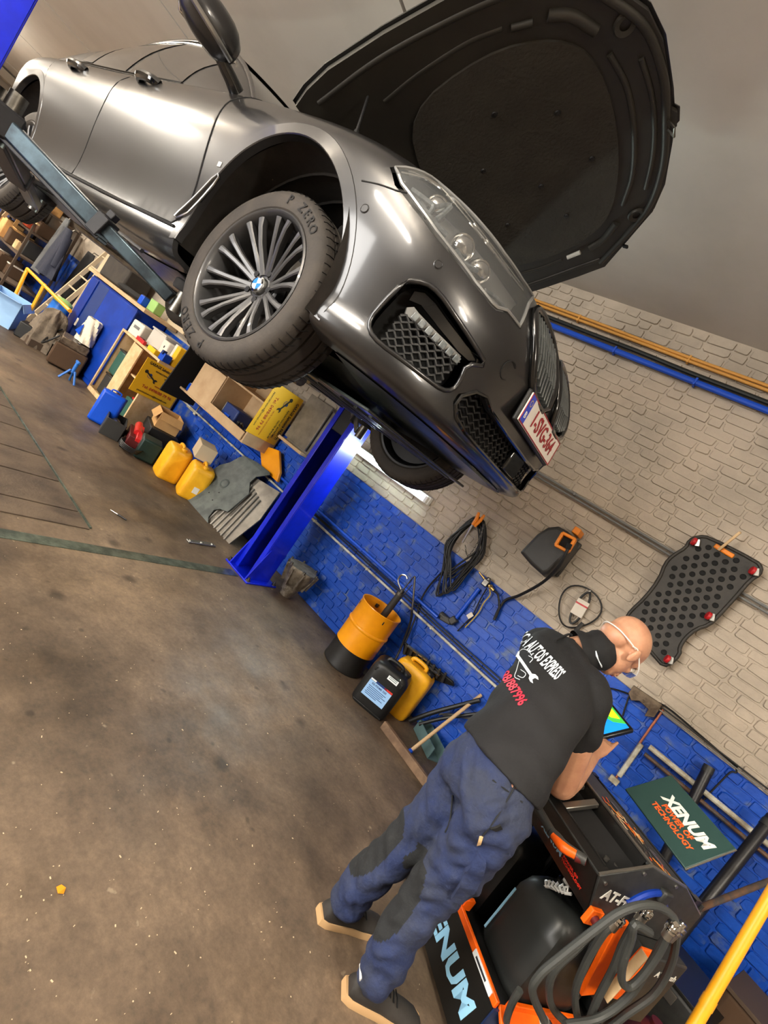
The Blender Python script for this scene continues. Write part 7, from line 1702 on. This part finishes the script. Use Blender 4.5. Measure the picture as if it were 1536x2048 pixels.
patch_on(TB_, [(980, 1655), (990, 1660), (1004, 1655), (1000, 1648)], .006, 'pocket_clip', 'gaiter', tro)
for pl_ in ([(985, 1560), (1045, 1605)], [(1035, 1560), (1020, 1590), (990, 1640), (965, 1672)], [(905, 1590), (900, 1640), (890, 1665)]):
    q = [onman(TB_, *p)[0]+Vector((0, 0, 0)) for p in pl_]; m = MB(); m.tube([p+(ROOTM[MAN.name].inverted() @ CAMP-p).normalized()*.002 for p in crom(q, 6)], .0028, 5); m.build('seam', 'trouser_panel', tro)
# ---- T-shirt
m = mpm()
secs = [(PEL+Vector((-.03, .02, .05)), .186, .142), (WST+Vector((-.005, .002, 0)), .186, .140), (MID, .196, .138), (CHS, .210, .140), (SHO, .182, .104), (NCK-(NCK-SHO)*.25, .082, .074)]
cs = crom([c for c, l, f in secs], 5); N = len(cs); rings = []
for i, c in enumerate(cs):
    t = i/(N-1)*(len(secs)-1); j = min(int(t), len(secs)-2); t -= j; t2 = t*t*(3-2*t)
    k = max(0, 1-i/9.0)
    rings.append(ell(c, secs[j][1]+(secs[j+1][1]-secs[j][1])*t2, secs[j][2]+(secs[j+1][2]-secs[j][2])*t2, 28, Vector((1, .05, 0)).lerp(Vector((1, .02, .12)), k), Vector((0, .78, -.62)).lerp(Vector((0, 1, -.25)), k)))
m.loft(rings)
e = RS.lerp(RE, .47); capsule(m, [RS+Vector((-.05, 0, .02)), RS+Vector((.0, -.004, 0)), RS.lerp(RE, .35)+Vector((.01, -.006, 0)), e+Vector((.006, -.004, 0))], [.078, .080, .079, .074], 5, 18)
e = LS.lerp(LE, .50); capsule(m, [LS+Vector((.05, 0, .02)), LS, LS.lerp(LE, .35), e], [.078, .080, .077, .072], 5, 18)
def sfold(c, n):
    d = (c-WST).length; a = .0035+.004*max(0, 1-d/.25)
    return a*(math.sin(c.x*34+c.z*20+4*math.sin(c.z*9+c.y*5))+.7*math.sin(c.x*15-c.z*44+3*math.sin(c.y*16)))*.8
me = remesh(m, 't_shirt', 'shirt_black', .0085, 6, disp=sfold)
shirt = link('t_shirt', me, MAN, 180)
SB = BVHTree.FromPolygons([v.co.copy() for v in me.vertices], [tuple(p.vertices) for p in me.polygons])
def shirt_print(me, A, B, up):
    """lay a flat print (local x 0..1 along A->B, y in letter heights) on the shirt's back"""
    inv = ROOTM[MAN.name].inverted(); o = inv @ CAMP
    for v in me.vertices:
        px = A[0]+(B[0]-A[0])*v.co.x+up[0]*v.co.y; py = A[1]+(B[1]-A[1])*v.co.x+up[1]*v.co.y
        loc, n = onman(SB, px, py); v.co = loc+n*.0030
def shirt_text(txt, A, B, up, mat, name):
    me = text_mesh(txt, 1.0, 0, bold=.025); me.materials.clear(); me.materials.append(MATS[mat]); xs = [v.co.x for v in me.vertices]; ys = [v.co.y for v in me.vertices]; x0, x1, y0, y1 = min(xs), max(xs), min(ys), max(ys)
    for v in me.vertices: v.co.x = (v.co.x-x0)/(x1-x0); v.co.y = (v.co.y-y0)/(y1-y0)-.5
    shirt_print(me, A, B, up); return link(name, me, shirt, 0)
def dense(me):
    bm = bmesh.new(); bm.from_mesh(me); bmesh.ops.triangulate(bm, faces=bm.faces); bmesh.ops.subdivide_edges(bm, edges=[e for e in bm.edges if e.calc_length() > .015], cuts=1); bmesh.ops.triangulate(bm, faces=bm.faces); bm.to_mesh(me); bm.free()
shirt_text('MECA AUTOS EXPRESS', (1036, 1262), (1121, 1353), (23, -17), 'print_white', 'shirt_lettering')
shirt_text('0498/887996', (1000, 1331), (1047, 1408), (19, -12), 'print_red', 'shirt_phone')
wp = [(-.5, .09), (-.40, .12), (-.33, .05), (.30, .045), (.36, .12), (.46, .14), (.54, .10), (.44, .05), (.44, -.05), (.54, -.10), (.46, -.14), (.36, -.12), (.30, -.045), (-.33, -.05), (-.40, -.12), (-.5, -.09), (-.54, 0)]
mm = MB(); mm.add([(x+.5, y*2.2, 0) for x, y in wp], [tuple(t_) for t_ in tessellate_polygon([[Vector((x, y, 0)) for x, y in wp]])]); me = mm.mesh('shirt_wrench', 'print_white')
for _ in range(2):
    bm = bmesh.new(); bm.from_mesh(me); bmesh.ops.subdivide_edges(bm, edges=bm.edges, cuts=2); bmesh.ops.triangulate(bm, faces=bm.faces); bm.to_mesh(me); bm.free()
shirt_print(me, (1030, 1303), (1070, 1362), (24, -15)); link('shirt_wrench', me, shirt, 0)
for pl_ in ([(1034, 1306), (1046, 1299), (1058, 1303), (1064, 1312)], [(1040, 1318), (1034, 1340), (1030, 1354), (1040, 1360)], [(1042, 1340), (1052, 1348), (1046, 1356), (1036, 1352)], [(1058, 1312), (1066, 1318), (1060, 1326)]):
    q = crom([onman(SB, *p)[0]+onman(SB, *p)[1]*.002 for p in pl_], 5); mm = MB(); mm.tube(q, .0014, 5); mm.build('shirt_line', 'print_white', shirt)
m = mpm(); ps = [onman(SB, *p)[0]+PO for p in ((1112, 1288), (1122, 1282), (1138, 1275), (1150, 1268))]; m.tube([p+Vector((0, -.012, .01)) for p in ps], .005, 7, smooth=3); m.build('lanyard_clip', 'gaiter', MAN)
# ---- neck gaiter with a light print, glasses
m = mpm(); ax = (HC-HU*.055-NCK); rings = []
for k in range(9):
    f = k/8; c = NCK+ax*(f*1.02-.12)+Vector((0, .004*math.sin(9*f), 0)); r = .073+.006*math.sin(11*f)+.010*(1-f)**2; fx = (HF+Vector((0, 0, .5))*f*0); la = Vector((1, 0, 0)); d = ax.normalized(); la = (la-d*la.dot(d)).normalized(); fo = d.cross(la)
    rings.append([c+la*(r*math.cos(t_)*(1+.02*math.sin(5*t_+k)))+fo*(r*1.06*math.sin(t_)) for t_ in [2*PI*i/28 for i in range(28)]])
m.loft(rings, cap=False); ga = m.build('neck_gaiter', 'gaiter', MAN, smooth=80)
GB = BVHTree.FromPolygons([v.co.copy() for v in ga.data.vertices], [tuple(p.vertices) for p in ga.data.polygons])
pts = [onman(GB, *p)[0]+PO for p in ((1192, 1302), (1194, 1312), (1198, 1322), (1203, 1332), (1206, 1345))]; m = mpm(); m.tube([p+Vector((.001, -.002, 0)) for p in pts], [.002, .004, .002, .003, .0015], 6, smooth=5); m.build('gaiter_print', 'print_white', ga)
gl = mpm(); 
for s in (-1, 1): gl.tube([HP_(s*.066, .092, -.006), HP_(s*.078, .06, -.004), HP_(s*.0815, .0, -.002), HP_(s*.082, -.03, -.008), HP_(s*.078, -.045, -.022)], .0028, 6, smooth=4)
gl.tube([HP_(-.066, .092, -.006), HP_(-.034, .106, .004), HP_(0, .112, -.004), HP_(.034, .106, .004), HP_(.066, .092, -.006)], .0026, 6, smooth=4); gl.tube([HP_(.079, -.03, -.012), HP_(.068, -.064, -.026), HP_(.038, -.094, -.036), HP_(0, -.104, -.040), HP_(-.038, -.094, -.036), HP_(-.068, -.064, -.026), HP_(-.079, -.03, -.012)], .003, 6, smooth=5); g = gl.build('glasses', 'sock', MAN)
for s in (-1, 1):
    m = mpm(); m.grid(lambda u, v: HP_(s*.034+(u-.5)*.05, .106-.01*abs(u-.5), -.012+(v-.5)*.034), 6, 5); m.build('glass_lens', 'lens_clear', g)
# ---- shoes
def shoe(heel, d, nm):
    d = d.normalized(); lat = Vector((d.y, -d.x, 0)); t = None
    sec = [(-.02, .030, .075), (.0, .038, .095), (.05, .040, .105), (.11, .040, .095), (.16, .046, .070), (.21, .048, .058), (.255, .042, .048), (.285, .022, .032)]
    rings = []
    for s_, w_, h_ in sec:
        c = heel+d*s_; rings.append([c+lat*(w_*math.cos(a))+Vector((0, 0, .026+max(0, math.sin(a))*(h_-.026)+min(0, math.sin(a))*.006)) for a in [2*PI*i/20 for i in range(20)]])
    m = mpm(); m.loft(rings); up = m.build('shoe', 'shoe_dark', MAN, smooth=60)
    rings = []
    for s_, w_, h_ in [(-.03, .026, 0)]+sec: c = heel+d*s_; rings.append([c+lat*((w_+.006)*math.cos(a))+Vector((0, 0, .015+.015*(1 if math.sin(a) > 0 else -1)*min(1, abs(math.sin(a))*3))) for a in [2*PI*i/20 for i in range(20)]])
    m = mpm(); m.loft(rings); m.build('sole', 'sole_tan', up, smooth=50)
    m = mpm(); m.tube([heel+d*-.012+lat*x+Vector((0, 0, .098)) for x in (-.025, 0, .025)], .008, 8); m.build('pull_tab', 'sock', up)
    for k in range(4): c = heel+d*(.09+.022*k)+Vector((0, 0, .102-.011*k)); m = mpm(); m.tube([c-lat*.028, c+Vector((0, 0, .004)), c+lat*.028], .0028, 5); m.build('lace', 'gaiter', up)
shoe(Vector((-1.365, 1.285, 0)), Vector((-.02, 1, 0)), 'l'); shoe(Vector((-1.128, 1.355, 0)), Vector((.22, .97, 0)), 'r')
